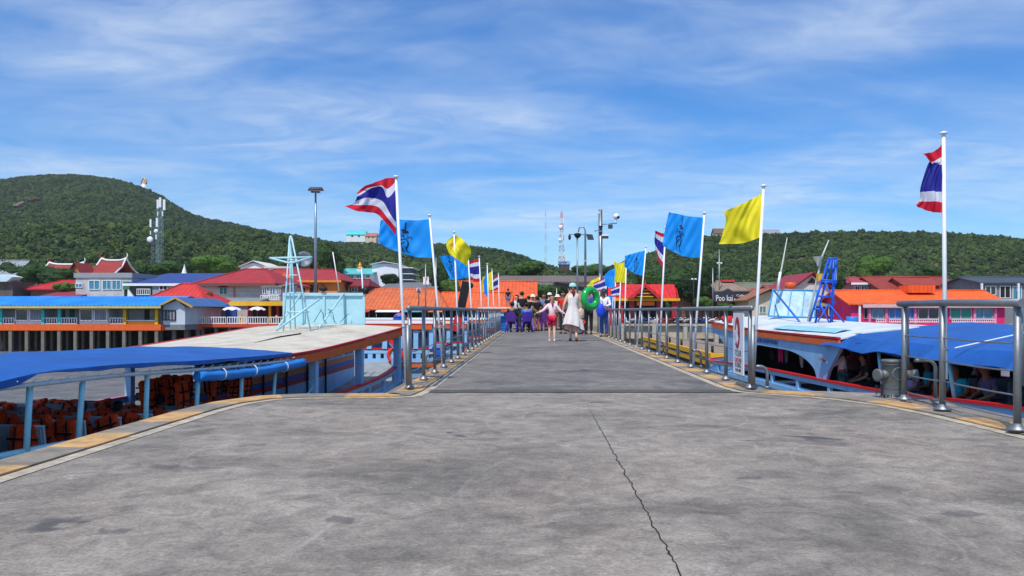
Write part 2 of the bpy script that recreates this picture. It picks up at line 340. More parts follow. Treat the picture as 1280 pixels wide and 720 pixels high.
# white edge line and the yellow and black kerb band following the deck edge
def offset_path(path, d):
    out = []
    for i, p in enumerate(path):
        a = Vector(path[max(i-1, 0)]); b = Vector(path[min(i+1, len(path)-1)]); t = (b-a).normalized(); out.append((p[0]-t.y*d, p[1]+t.x*d))
    return out
def resample(path, step):
    out = [path[0]]; acc = 0
    for a, b in zip(path, path[1:]):
        L_ = math.dist(a, b); t = step-acc
        while t <= L_: out.append((a[0]+(b[0]-a[0])*t/L_, a[1]+(b[1]-a[1])*t/L_)); t += step
        acc = L_-(t-step)
    return out
line_r = [(3.50,-9),(3.48,4.5),(3.45,5.9),(3.40,6.9),(3.28,7.55),(3.05,8.05),(2.75,8.38),(2.45,8.6),(2.25,8.85),(2.19,9.4),(2.19,34)]
line_l = [(-1.19,34),(-1.19,8.9),(-1.24,8.35),(-1.5,8.22),(-2.3,8.18),(-2.62,8.05),(-2.78,7.7),(-2.83,7.1),(-2.83,-9)]
LINE = mat((176,164,146), 0.85, 0, 0.3, 8, 0.2, 60, 'world', dirt=0.7)
YEL = mat((190,150,98), 0.8, 0, 0.3, 7, 0.3, 60, 'world', dirt=0.75); BLK = mat((132,124,112), 0.85, 0, 0.3, 7, 0.3, 60, 'world', dirt=0.5)
for path, side in ((line_r, -1), (line_l, -1)):
    fine = resample(path, 0.1); a = offset_path(fine, 0.05); b = offset_path(fine, -0.05)
    obj('edge_line', MB().sheet([[(x, y, 0.004) for x, y in a], [(x, y, 0.004) for x, y in b]]), LINE, pier_head)
    a = offset_path(fine, 0.055*side); b = offset_path(fine, 0.335*side); n = 5 if side else 5; i = 0; k = 0
    while i+6 < len(fine):
        st = 6; mb = MB(); lift = 0.016
        rows = [[(x, y, 0.006 if q == 0 else lift) for x, y in p[i:i+st+1]] for q, p in enumerate((a, a, b))]
        mb.sheet(rows); mb.sheet([[(x, y, lift) for x, y in b[i:i+st+1]], [(x, y, -0.02) for x, y in b[i:i+st+1]]])
        o = obj('kerb_block', mb, YEL if k % 2 else BLK, pier_head); i += st; k += 1

# shore ground, quay, hills
shore = MB().box(-400, -14, 84, 190, -4, GZ); shore.box(-14, 400, 92, 190, -4, GZ); shore.box(4, 400, 86, 92, -4, GZ)
obj('shore_ground', shore, mat((150,138,118), 0.9, 0, 0.25, 0.2, key='world', dirt=0.4), kind='structure', label='pale built-up shore ground behind the quay')
qy = MB(); qy.box(X(776,85), X(1000,85)+30, 84.9, 86.2, -0.75, -0.55); qy.box(X(776,85), X(1000,85)+30, 85.3, 86.2, -2.1, -0.75)
quay = obj('stone_quay', qy, mat((186,170,146), 0.85, 0, 0.3, 1.1, 0.6, 8, 'world', dirt=0.5), kind='structure', label='pale stone quay edge of the shore promenade')
for i in range(15):
    x = X(776, 85)+i*3.3; obj('quay_pillar', MB().box(x, x+0.4, 84.6, 85.2, WZ-0.3, -0.1 if i % 2 else -0.5), KERB, quay)
qd = MB().box(X(776,85), X(1000,85)+30, 86.4, 86.6, WZ-.3, -2.0); obj('quay_shade_sheet', qd, BLACK, quay)  # black sheet stands in for the shade below the quay

SKYL = [(-900,300),(-500,285),(-200,250),(0,220),(45,214),(110,214),(180,230),(210,245),(240,263),(300,275),(360,288),(430,297),(540,300),(580,304),(610,308),(640,314),(690,328),(720,335),(745,333),(770,325),(800,315),(840,302),(870,294),(900,292),(960,291),(1000,289),(1100,287),(1200,290),(1280,295),(1500,312),(1900,322),(2400,330)]
RIDGE = [(-900,700),(0,720),(200,700),(300,640),(430,560),(560,470),(640,430),(720,420),(800,400),(900,380),(1280,380),(2400,420)]
R0 = 138.0
def hill(px, r):
    """ground height on the hills, px = bearing (tangent*1000+668), r = distance north"""
    D = itp(RIDGE, px); zt = H+(388-itp(SKYL, px)-6)/1000*D; x = (px-668)/1000*r
    t = (r-R0)/(D-R0)
    if t <= 0: return GZ-0.05
    amp = min(1, t*3)*min(1, 0.25+abs(1-t)*2)
    if t <= 1:
        z = GZ+(zt-GZ)*(0.34*t+0.66*t*t*(1.8-0.8*t)) if px < 300 else GZ+(zt-GZ)*(0.62*t+0.38*t*t)
        if px < 560:                       # darker foothill in front of the high peak
            q = max(0, 1-((r-300)/120)**2)*min(1, (560-px)/200)*(9+7*mnoise.noise(Vector((px*0.004, 7, 0)))); z += q
    else: z = zt-(t-1)*zt*0.5
    z += amp*(7*mnoise.noise(Vector((x*0.012, r*0.009, 1)))+3.0*mnoise.noise(Vector((x*0.035, r*0.03, 5))))
    return z
rows = []; rr = [R0-6, R0]+[R0+3+i*9 for i in range(92)]
for r in rr: rows.append([((px-668)/1000*r, r, hill(px, r)) for px in range(-900, 2401, 22)])
hills = obj('hills', MB().sheet(rows), mat((86,76,52), 0.95, 0, 0.3, 0.1, key='world'), kind='structure', label='steep hills above the fishing town')
# tree crowns: lumpy leaf clumps scattered over the hills with geometry nodes
def leaf_mat(name, cols, tr=0.25):
    m = bpy.data.materials.new(name); m.use_nodes = True; t = m.node_tree; N = t.nodes; b = N['Principled BSDF']; b.inputs['Roughness'].default_value = 0.75
    b.inputs['Specular IOR Level'].default_value = 0.2
    oi = N.new('ShaderNodeObjectInfo'); g = N.new('ShaderNodeNewGeometry')
    r = N.new('ShaderNodeValToRGB'); e = r.color_ramp.elements
    while len(e) < len(cols): e.new(0.5)
    for i, c in enumerate(cols): e[i].position = i/(len(cols)-1); e[i].color = lin(c)
    n = N.new('ShaderNodeTexNoise'); n.inputs['Scale'].default_value = 0.9; t.links.new(g.outputs['Position'], n.inputs['Vector'])
    nb = N.new('ShaderNodeTexNoise'); nb.inputs['Scale'].default_value = 0.022; nb.inputs['Detail'].default_value = 4; t.links.new(g.outputs['Position'], nb.inputs['Vector'])
    a = N.new('ShaderNodeMath'); a.operation = 'MULTIPLY_ADD'; a.inputs[1].default_value = 0.42; t.links.new(oi.outputs['Random'], a.inputs[0]); 
    a2 = N.new('ShaderNodeMath'); a2.operation = 'MULTIPLY_ADD'; a2.inputs[1].default_value = 0.55; a2.inputs[2].default_value = -0.15; t.links.new(n.outputs[0], a2.inputs[0]); t.links.new(a2.outputs[0], a.inputs[2])
    a3 = N.new('ShaderNodeMath'); a3.operation = 'MULTIPLY_ADD'; a3.inputs[1].default_value = 0.8; t.links.new(nb.outputs[0], a3.inputs[0]); 
    a4 = N.new('ShaderNodeMath'); a4.operation = 'SUBTRACT'; a4.inputs[1].default_value = 0.25; t.links.new(a.outputs[0], a4.inputs[0]); t.links.new(a4.outputs[0], a3.inputs[2])
    t.links.new(a3.outputs[0], r.inputs[0]); t.links.new(r.outputs[0], b.inputs['Base Color'])
    return m
FOREST = leaf_mat('forest_leaves', [(27,39,21),(46,64,29),(69,88,38),(102,112,54)])
LEAF = leaf_mat('town_leaves', [(32,50,22),(50,76,30),(72,102,38),(104,128,52)])
def crown_mesh(seed, leaves=150, rad=1.0, leaf=0.17, flat=0.78, core=True, lobes=6):
    q = random.Random(seed); mb = MB(); L_ = []
    for i in range(lobes):
        a = q.uniform(0, 2*PI); d = q.uniform(0.25, 0.62)*rad; L_.append((Vector((math.cos(a)*d, math.sin(a)*d, q.uniform(-0.25, 0.45)*rad*flat)), rad*q.uniform(0.36, 0.6)))
    L_.append((Vector((0, 0, 0.1*rad)), rad*0.62))
    if core:
        for c, r_ in L_: mb.ball(c, (r_*0.86, r_*0.86, r_*0.8*flat+0.02), 7, 5)
        mb.v = [tuple(Vector(v)*(1+0.22*mnoise.noise(Vector(v)*3.1+Vector((seed, 0, 0))))) for v in mb.v]
    mb.sm = [False]*len(mb.f)
    for i in range(leaves):
        c, r_ = q.choice(L_); d = Vector((q.gauss(0,1), q.gauss(0,1), q.gauss(0.25,1))).normalized(); p = c+Vector((d.x, d.y, d.z*flat))*r_*q.uniform(0.78, 1.04)
        n = (d+Vector((q.uniform(-.7,.7), q.uniform(-.7,.7), q.uniform(-.3,.9)))).normalized(); u = n.orthogonal().normalized(); v = n.cross(u); s_ = leaf*rad*q.uniform(0.6, 1.3); th = q.uniform(0, PI)
        u, v = u*math.cos(th)+v*math.sin(th), v*math.cos(th)-u*math.sin(th)
        mb.add([p-u*s_, p-v*s_*0.6, p+u*s_, p+v*s_*0.6], [(0,1,2,3)])
    return mb
protos = bpy.data.collections.new('crown_shapes')
for i in range(6):
    me = crown_mesh(40+i, 130, 1.0, 0.20, 0.8).mesh('crown', FOREST); o = bpy.data.objects.new('crown_shape', me); protos.objects.link(o)
ng = bpy.data.node_groups.new('forest', 'GeometryNodeTree')
ng.interface.new_socket('Geometry', in_out='INPUT', socket_type='NodeSocketGeometry'); ng.interface.new_socket('Geometry', in_out='OUTPUT', socket_type='NodeSocketGeometry')
def gn(t, **k):
    n = ng.nodes.new(t)
    for a, b in k.items(): setattr(n, a, b)
    return n
gi = gn('NodeGroupInput'); go = gn('NodeGroupOutput')
dp = gn('GeometryNodeDistributePointsOnFaces'); dp.inputs['Density'].default_value = 0.15; dp.inputs['Seed'].default_value = 3
ci = gn('GeometryNodeCollectionInfo'); ci.inputs['Collection'].default_value = protos; ci.inputs['Separate Children'].default_value = True; ci.inputs['Reset Children'].default_value = True
ip = gn('GeometryNodeInstanceOnPoints'); ip.inputs['Pick Instance'].default_value = True
rv = gn('FunctionNodeRandomValue', data_type='FLOAT_VECTOR'); rv.inputs[0].default_value = (0.8,0.8,0.9); rv.inputs[1].default_value = (3.3,3.3,3.7)
rr_ = gn('FunctionNodeRandomValue', data_type='FLOAT_VECTOR'); rr_.inputs[0].default_value = (0,0,0); rr_.inputs[1].default_value = (0.4,0.4,6.28)
L = ng.links.new
L(gi.outputs[0], dp.inputs['Mesh']); L(dp.outputs['Points'], ip.inputs['Points']); L(ci.outputs[0], ip.inputs['Instance']); L(rv.outputs[0], ip.inputs['Scale']); L(rr_.outputs[0], ip.inputs['Rotation'])
L(ip.outputs[0], go.inputs[0])
# the wooded part of the slope carries the trees (bare scar and clearings left out)
wm = MB(); rows2 = [r_ for r_ in rows[2:82]]; na, nb_ = len(rows2), len(rows2[0])
vs = [Vector(p) for r_ in rows2 for p in r_]; fs = []
for i in range(na-1):
    for j in range(nb_-1):
        px = -900+22*j; y = rows2[i][j][1]; D = itp(RIDGE, px)
        if y > D+60 or px < -260 or px > 1560: continue
        fs.append((i*nb_+j, i*nb_+j+1, (i+1)*nb_+j+1, (i+1)*nb_+j))
wm.add(vs, fs)
fo = obj('hillside_forest', wm, FOREST, kind='stuff', label='dense green woodland covering the hills')
md = fo.modifiers.new('trees', 'NODES'); md.node_group = ng
# ------------------------------------------------------------ buildings of the town
def rect_wall(mb, x0, x1, y0, y1, z0, z1): mb.box(x0, x1, y0, y1, z0, z1)
ROOFN = {}
def roof_mat(rgb, kind='tile', dirt=0.38):
    return mat(rgb, 0.65, 0, 0.22, 1.1, stripes=(0, 0.45, 0.22) if kind == 'tile' else (0, 0.5, 0.22) if kind == 'sheet' else None, dirt=dirt)
def window(b, px0, px1, py0, py1, Y, glass=None, frame=WHITEP, mull=1, face=0.0, awn=None):
    x0, x1, z1, z0 = X(px0,Y), X(px1,Y), Z(py0,Y), Z(py1,Y); y = Y-face; t = max(0.05, (x1-x0)*0.06)
    f = MB(); f.box(x0-t, x1+t, y-0.10, y-0.002, z1, z1+t); f.box(x0-t, x1+t, y-0.10, y-0.002, z0-t, z0)
    f.box(x0-t, x0, y-0.10, y-0.002, z0, z1); f.box(x1, x1+t, y-0.10, y-0.002, z0, z1)
    for i in range(mull): xm = x0+(x1-x0)*(i+1)/(mull+1); f.box(xm-t/2, xm+t/2, y-0.09, y-0.002, z0, z1)
    w_ = obj('window', f, frame, b); obj('pane', MB().box(x0, x1, y-0.04, y-0.003, z0, z1), glass or GLASS, w_)
    if awn:
        a = MB(); a.sheet([[(x0-t*2+(x1-x0+4*t)*u, y-0.05, z1+t*2+0.25*math.sin(PI*u)) for u in fr(0,1,6)], [(x0-t*2+(x1-x0+4*t)*u, y-0.55, z1+t*1.2) for u in fr(0,1,6)]], 0.03)
        obj('awning', a, awn, b)
def house(name, label, px0, px1, ye, yt, Y, depth, wall, roof, kind='hip', over=0.5, wins=(), cat='house', base=GZ-0.3, glass=None, inset=0.28, group=None, ridge=None, mull=1, yb=None, fascia=None, soffit=None, rk='tile', pillars=None, px_ridge=None):
    x0, x1 = X(px0,Y)+over, X(px1,Y)-over; ze = Z(ye,Y-over); y1 = Y+depth; ym = Y+depth/2; o = over
    b = thing(name, label, cat, ((x0+x1)/2, ym, base), group=group, world=True)
    zw = ze-0.02
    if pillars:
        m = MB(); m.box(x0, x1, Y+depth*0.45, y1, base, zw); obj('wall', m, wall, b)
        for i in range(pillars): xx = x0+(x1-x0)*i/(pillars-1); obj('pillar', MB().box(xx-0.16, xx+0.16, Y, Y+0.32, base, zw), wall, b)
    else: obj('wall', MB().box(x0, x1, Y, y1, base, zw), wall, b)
    rm = MB(); th = 0.14; rmat = roof if not isinstance(roof, tuple) else roof_mat(roof, rk); A, B, C_, D_ = x0-o, x1+o, Y-o, y1+o
    zt = Z(yt, ym) if kind in ('hip','gx') else Z(yt, Y-o)
    if kind == 'hip':
        i = (B-A)*inset; r0, r1 = A+i, B-i
        vs = [(A,C_,ze),(B,C_,ze),(B,D_,ze),(A,D_,ze),(r0,ym,zt),(r1,ym,zt)]
        rm.add(vs+[(A,C_,ze-th),(B,C_,ze-th),(B,D_,ze-th),(A,D_,ze-th)], [(0,1,5,4),(1,2,5),(2,3,4,5),(3,0,4),(0,6,7,1),(1,7,8,2),(2,8,9,3),(3,9,6,0),(6,9,8,7)])
        rc = MB(); rc.tube([(r0,ym,zt+0.02),(r1,ym,zt+0.02)], 0.10, 6)
        for p, q in (((A,C_,ze+0.03),(r0,ym,zt+0.03)),((B,C_,ze+0.03),(r1,ym,zt+0.03))): rc.tube([p, q], 0.08, 6)
        ro = obj('roof', rm, rmat, b); obj('ridge_cap', rc, rmat, ro)
    elif kind == 'gx':
        rm.add([(A,C_,ze),(B,C_,ze),(B,ym,zt),(A,ym,zt),(A,C_,ze-th),(B,C_,ze-th),(B,ym,zt-th),(A,ym,zt-th),(B,D_,ze),(A,D_,ze),(B,D_,ze-th),(A,D_,ze-th)],
               [(0,1,2,3),(4,7,6,5),(0,4,5,1),(3,2,8,9),(7,11,10,6),(9,8,10,11),(0,3,7,4),(1,5,6,2),(3,9,11,7),(2,6,10,8)])
        ro = obj('roof', rm, rmat, b); obj('ridge_cap', MB().tube([(A,ym,zt+0.03),(B,ym,zt+0.03)], 0.11, 6), rmat, ro)
        for xx in (x0, x1-0.12): obj('gable_wall', MB().prism([(xx,Y+0.05,zw),(xx,y1-0.05,zw),(xx,ym,zt-th-0.05)], (0.12,0,0)), wall, b)
    elif kind == 'gy':
        xm = (A+B)/2 if px_ridge is None else X(px_ridge, Y)
        rm.add([(A,C_,ze),(xm,C_,zt),(B,C_,ze),(A,D_,ze),(xm,D_,zt),(B,D_,ze)]+[(A,C_,ze-th),(xm,C_,zt-th*1.3),(B,C_,ze-th),(A,D_,ze-th),(xm,D_,zt-th*1.3),(B,D_,ze-th)],
               [(0,1,4,3),(1,2,5,4),(6,9,10,7),(7,10,11,8),(0,6,7,1),(1,7,8,2),(3,4,10,9),(4,5,11,10),(0,3,9,6),(2,8,11,5)])
        obj('roof', rm, rmat, b); obj('gable_wall', MB().prism([(x0,Y+0.02,zw-0.01),(x1,Y+0.02,zw-0.01),(xm,Y+0.02,zt-th*1.3-0.15)], (0,0.12,0)), soffit or wall, b)
        bb = MB(); bb.bar((A,C_-0.05,ze-0.05),(xm,C_-0.05,zt-0.05),0.06,0.26,(0,-1,0)); bb.bar((B,C_-0.05,ze-0.05),(xm,C_-0.05,zt-0.05),0.06,0.26,(0,-1,0)); obj('bargeboard', bb, fascia or rmat, b)
    elif kind == 'shed':
        zb = Z(yt, D_); rm.prism([(A,C_,ze),(B,C_,ze),(B,C_,ze-th),(A,C_,ze-th)], (0,0.01,0)); rm = MB()
        rm.add([(A,C_,ze),(B,C_,ze),(B,D_,zb),(A,D_,zb),(A,C_,ze-th),(B,C_,ze-th),(B,D_,zb-th),(A,D_,zb-th)], [(0,1,2,3),(7,6,5,4),(0,4,5,1),(1,5,6,2),(2,6,7,3),(3,7,4,0)])
        obj('roof', rm, rmat, b); 
        for xx in (x0, x1-0.12): obj('gable_wall', MB().prism([(xx,Y+0.05,zw-0.3),(xx,y1-0.05,zw-0.3),(xx,y1-0.05,zb-th-0.1),(xx,Y+0.05,ze-th-0.02)], (0.12,0,0)), wall, b)
    elif kind == 'flat': obj('roof', MB().box(A, B, C_, D_, ze-0.01, ze+max(0.15, Z(yt,Y-o)-ze)), rmat, b)
    if fascia and kind in ('hip','gx','shed'): obj('fascia', MB().box(A, B, C_-0.05, C_-0.003, ze-th-0.16, ze-0.02), fascia, b)
    for wn_ in wins:
        q = list(wn_)+[None]*(7-len(wn_)); window(b, q[0], q[1], q[2], q[3], Y, q[4] or glass, q[5] or WHITEP, mull, 0, q[6])
    return b
def balustrade(b, x0, x1, y, z0, z1, m, n=None, name='balustrade'):
    g = MB(); g.box(x0, x1, y-0.05, y+0.03, z1-0.07, z1); g.box(x0, x1, y-0.04, y+0.02, z0+0.02, z0+0.09); n = n or max(3, int((x1-x0)/0.22))
    for i in range(n+1): xx = x0+(x1-x0-0.06)*i/n; g.box(xx, xx+0.06, y-0.03, y+0.01, z0+0.09, z1-0.07)
    obj(name, g, m, b)
TEALG = mat((52,130,160), 0.15, 0, 0.2, 1.5, spec=0.8); CURT = mat((150,150,160), 0.8, 0, 0.2, 3, stripes=(0,0.24,0.35)); GREENG = mat((40,140,125), 0.3, 0, 0.15, 2)
WALLW = mat((214,212,200), 0.75, 0, 0.08, 0.8, stripes=(2,0.42,0.14), dirt=0.4); STUC = mat((190,190,190), 0.8, 0, 0.15, 1.2, dirt=0.5); CREAM = mat((214,196,164), 0.8, 0, 0.1, 0.8, dirt=0.25)
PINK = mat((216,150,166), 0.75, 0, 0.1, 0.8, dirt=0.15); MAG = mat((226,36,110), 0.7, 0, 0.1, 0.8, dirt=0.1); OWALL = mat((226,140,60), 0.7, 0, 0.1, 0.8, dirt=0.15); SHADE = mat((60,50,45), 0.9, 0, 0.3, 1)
GREYW = mat((120,124,128), 0.8, 0, 0.15, 0.9, dirt=0.3); ORR = (214,106,56); REDR = (170,46,50); BRED = (204,52,46); TANR = (150,128,110)
YELP = mat((226,172,28), 0.6, 0, 0.1, 2, dirt=0.15)
# --- guest house on stilts, left
Y = 70.0
g = thing('stilt_guest_house', 'long white guest house on stilts under a bright blue corrugated roof, balconies along the front', 'guest house', (X(100,Y), Y+4, WZ), world=True)
xa, xb, xc = X(-70,Y), X(203,Y), X(231,Y); zf0, zf1 = Z(413,Y), Z(406,Y); zeav = Z(382,Y)
obj('floor_beam', MB().box(xa, xb, Y-0.3, Y, zf0, zf1+0.05), ORANGE, g); obj('floor_slab', MB().box(xa, xc, Y+0.002, Y+9, zf0+0.05, zf1+0.02), GREYW, g)
obj('side_beam', MB().bar((xb+0.01,Y-0.15,(zf0+zf1)/2),(xc+0.2,Y+3.2,(zf0+zf1)/2),0.25,zf1-zf0), mat((190,72,40),0.6,0,0.1,2,dirt=.2), g)
obj('back_wall', MB().box(xa, xb, Y+1.6, Y+9, zf1+0.03, zeav-0.1), STUC, g)
# corrugated roof as real ridges
def corr(A, B, C_, D_, z0, z1, per=0.36, am=0.035):
    n = int((B-A)/per*4); r0, r1 = [], []
    for i in range(n+1):
        xx = A+(B-A)*i/n; d = am*math.sin(i*PI/2); r0.append((xx, C_, z0+d)); r1.append((xx, D_, z1+d))
    return MB().sheet([r0, r1], 0.03)
obj('roof', corr(xa-0.5, xb+0.3, Y-0.9, Y+5.2, zeav, Z(370.5,Y+5.2)), mat((38,138,224),0.5,0,0.28,0.6,dirt=0.12), g)
obj('roof_back', corr(xa-0.5, xb+0.3, Y+5.3, Y+10, Z(370.5,Y+5.2), zeav), mat((38,138,224),0.5,0,0.28,0.6,dirt=0.12), g)
obj('eave_trim', MB().box(xa-0.5, xb+0.3, Y-0.97, Y-0.91, zeav-0.24, zeav-0.05), mat((196,178,110),0.6,0,0.1,2), g)
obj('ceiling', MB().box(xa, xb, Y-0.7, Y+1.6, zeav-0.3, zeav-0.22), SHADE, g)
for a, b_ in ((20,55),(100,136),(-60,-20)):
    x0, x1 = X(a,Y), X(b_,Y); obj('room_wall', MB().box(x0, x1, Y-0.05, Y+1.6, zf1+0.05, zeav-0.3), mat((206,210,214),0.7,0,0.06,1,dirt=0.15), g)
    w3 = (b_-a)/2
    for k in range(2): window(g, a+1.5+k*w3, a+w3-2+k*w3, 387, 400, Y, CURT if k else GLASS, WHITEP, 0, 0.06)
for a, m_ in ((-20,'t'),(3,'t'),(55.5,'t'),(76,'t'),(157.5,'y'),(197,'y')):
    x0 = X(a,Y); obj('pillar', MB().box(x0-0.13, x0+0.13, Y-0.26, Y-0.06, zf1+0.05, zeav-0.3), YELP if m_ == 'y' else mat((70,190,190),0.6,0,0.1,2), g)
for a, b_ in ((-20,3),(5,20),(56,98),(138,156)): balustrade(g, X(a,Y)+0.03, X(b_,Y)-0.03, Y-0.15, zf1+0.05, Z(397,Y), WHITEP)
bar = MB(); bar.box(X(160,Y), X(196,Y), Y-0.3, Y-0.1, Z(401,Y), Z(400,Y)); obj('counter_top', bar, WHITEP, g); obj('counter', MB().box(X(160,Y), X(196,Y), Y-0.1, Y, zf1+0.05, Z(401.2,Y)), YELP, g)
for a, col in ((62,(60,110,110)),(74,(20,110,90)),(143,(190,160,20)),(88,(40,45,50)),(10,(60,60,64)),(170,(60,40,20)),(182,(120,100,60))):
    obj('door', MB().box(X(a,Y), X(a+6,Y), Y+1.52, Y+1.59, zf1+0.05, Z(387,Y)), mat(col,0.6,0,0.1,2), g)
# gable end wing
obj('wing_wall', MB().prism([(xb+0.03,Y+0.05,zf1),(xc,Y+0.05,zf1),(xc,Y+0.05,Z(384,Y)),(X(221,Y),Y+0.05,Z(375,Y)),(xb+0.03,Y+0.05,Z(382,Y))],(0,8,0)), mat((196,202,212),0.7,0,0.06,1,dirt=0.2), g)
wr = MB(); wr.bar((X(202,Y),Y-0.4,Z(382,Y)),(X(221.5,Y),Y-0.4,Z(372.5,Y)),0.1,0.16); wr.bar((X(221.5,Y),Y-0.4,Z(372.5,Y)),(X(243,Y),Y-0.4,Z(384,Y)),0.1,0.16); obj('wing_bargeboard', wr, mat((190,150,70),0.6,0,0.1,2), g)
wr = MB(); wr.add([(X(202,Y),Y-0.4,Z(381.5,Y)),(X(221.5,Y),Y-0.4,Z(371.6,Y)),(X(221.5,Y),Y+9,Z(371.6,Y)),(X(202,Y),Y+9,Z(381.5,Y)),(X(243,Y),Y-0.4,Z(383,Y)),(X(243,Y),Y+9,Z(383,Y))],[(0,1,2,3),(1,4,5,2)]); obj('wing_roof', wr, mat((60,100,150),0.5,0,0.2,1), g)
window(g, 201+3, 219, 388.5, 399.5, Y+0.04, CURT, DARK, 3)
for i in range(17):
    px = -66+i*(269/13.3) if i < 14 else 203+(i-13)*9
    o = obj('stilt', MB().box(X(px,Y)-0.14, X(px,Y)+0.14, Y-0.25+(0 if i < 14 else (i-13)*1.0), Y+0.03+(0 if i < 14 else (i-13)*1.0), WZ-0.4, zf0), mat((120,112,102),0.9,0,0.2,2,dirt=0.4), g)
    if i < 13: obj('stilt', MB().box(X(px+10,Y)-0.11, X(px+10,Y)+0.11, Y+2.2, Y+2.4, WZ-0.4, zf0), mat((130,116,96),0.9,0,0.2,2,dirt=0.4), g)
obj('undercroft_shade', MB().box(xa, xc+0.5, Y+7.2, Y+7.4, WZ-0.3, zf0), SHADE, g)  # dark sheet paints in the shade beneath the floor
# --- seaside restaurant deck right of it
Y = 73.0
g = thing('restaurant_deck', 'open seaside restaurant on stilts with white fence and yellow flat roof beside the guest house', 'restaurant', (X(290,Y), Y+3, WZ), world=True)
zd = Z(405,Y); obj('deck', MB().box(X(231,Y), X(362,Y), Y, Y+12, zd-0.3, zd), mat((196,74,40),0.6,0,0.12,1,dirt=0.2), g)
for i in range(5): balustrade(g, X(231+26*i,Y)+.05, X(257+26*i,Y)-.05, Y+0.05, zd, Z(396,Y), WHITEP)
for px in (233,256,300,345): obj('post', MB().box(X(px,Y)-0.08, X(px,Y)+0.08, Y+0.1, Y+0.26, zd, Z(394,Y)), YELP, g)
obj('canopy_roof', MB().box(X(279,Y), X(378,Y), Y+1.5, Y+9, Z(382,Y), Z(376.5,Y)), YELP, g)
for px in (300,327,337,345): obj('column', MB().box(X(px,Y)-0.1, X(px,Y)+0.1, Y+2.2, Y+2.4, zd, Z(382,Y)), YELP if px == 327 else mat((150,40,50),0.6,0,0.1,2), g)
obj('back_wall', MB().box(X(232,Y), X(362,Y), Y+8.5, Y+9, zd, Z(381,Y)), mat((96,52,42),0.8,0,0.3,0.6), g)
obj('side_wall', MB().box(X(255,Y), X(270,Y), Y+5, Y+5.2, zd, Z(380,Y)), mat((40,80,160),0.7,0,0.15,1), g)
for i in range(8): obj('stilt', MB().box(X(234+i*17,Y)-0.12, X(234+i*17,Y)+0.12, Y+0.3, Y+0.55, WZ-0.4, zd-0.3), mat((120,112,102),0.9,0,0.2,2,dirt=0.4), g)
obj('undercroft_shade', MB().box(X(231,Y), X(362,Y), Y+8, Y+8.2, WZ-0.3, zd-0.32), SHADE, g)  # shade under the deck, put in as a dark sheet
for px, lb in ((284,'wide white scalloped parasol on the restaurant deck, nearer the guest house'),(316.5,'small white scalloped parasol on the restaurant deck by the yellow column')):
    hw = 0.9 if px < 300 else 0.78; cx_ = X(px,Y); u = thing('parasol', lb, 'parasol', (cx_,Y+1.1,zd), world=True, group='parasols on the restaurant deck'); zt_ = Z(383,Y)
    c = MB(); n = 16
    vs = [(cx_,Y+1.1,zt_)]+[(cx_+hw*0.55*math.cos(2*PI*i/n), Y+1.1+hw*0.55*math.sin(2*PI*i/n), zt_-0.08) for i in range(n)]+[(cx_+hw*math.cos(2*PI*i/n), Y+1.1+hw*math.sin(2*PI*i/n), zt_-0.26-(0.12 if i % 2 else 0)) for i in range(n)]
    c.add(vs, [(0,1+i,1+(i+1) % n) for i in range(n)]+[(1+i,1+n+i,1+n+(i+1) % n,1+(i+1) % n) for i in range(n)]); obj('canopy', c, mat((214,212,228),0.7,0,0.06,3), u)
    obj('pole', MB().tube([(cx_,Y+1.1,zd),(cx_,Y+1.1,zt_)],0.035,8), mat((50,90,170),0.5), u)
# --- the rest of the town, each a thing
house('red_roof_pavilion','pavilion with a bright red pyramid roof behind the guest house gable',170,262,380,355,76,7,mat((120,60,50),0.8,0,.2,1),BRED,'hip',0.6,inset=0.40,cat='pavilion',pillars=5)
b = house('grey_blue_roof_house','weathered whitewashed house with a row of blue windows below a temple roof',93,166,347,341,92,6,STUC,mat((150,154,158),0.7,0,0.1,1),'flat',0.15,wins=[(112,124.5,351,361.5),(129,139,351,361.5),(141,151,351,361.5),(95,103,355,359)],glass=TEALG)
b = house('open_terrace_house','two storey building with a sloping dark blue roof and shaded terrace with white railing',154,262,354,341.5,91,11,mat((150,158,170),0.8,0,.1,1),(44,72,140),'shed',0.2,wins=[(200,209,356,362),(216,226,356,362),(231,238,357,366),(241,247,357,366)],glass=DARK,fascia=WHITEP,rk='sheet')
obj('terrace_shade', MB().box(X(156,91),X(190,91),90.85,90.98,Z(372,91),Z(354.5,91)), DARK, b); balustrade(b, X(172,91), X(189,91), 90.8, Z(369,91), Z(361,91), WHITEP); obj('side_screen', MB().box(X(155,91),X(163,91),90.78,90.84,Z(362,91),Z(352,91)), mat((60,120,90),0.6), b)  # dark panel on the wall stands in for the terrace's shade
obj('stair_wall', MB().prism([(X(162,91),90.4,Z(382,91)),(X(178,91),90.4,Z(382,91)),(X(163,91),90.4,Z(362,91))],(0,0.3,0)), WHITEP, b)
house('low_red_roof_house','low house with a bright red hip roof half hidden by bushes',33,98,361,351,98,8,mat((130,90,80),0.8,0,.2,1),(196,36,44),'hip',0.5,inset=0.3)
house('maroon_shed','low shed with a dull maroon sheet roof in front of the red hip roof',44,96,371,362.5,90,6,mat((150,70,74),0.8,0,.1,1),(150,48,66),'shed',0.2,rk='sheet',cat='shed')
house('white_red_hip_house','large cream boarded house with a wide red hip roof and one awning window',246,348,354,336.5,88,12,WALLW,REDR,'hip',0.9,wins=[(275,284,360,367.5,GREENG,WHITEP,mat((130,60,60),0.6))],inset=0.36,fascia=mat((120,70,60),0.6),mull=1)
b = bpy.data.objects['white_red_hip_house']
obj('corner_pipe', MB().box(X(293,88)-0.06,X(293,88)+0.06,87.9,87.99,GZ,Z(354.5,88)), mat((200,130,80),0.6), b)
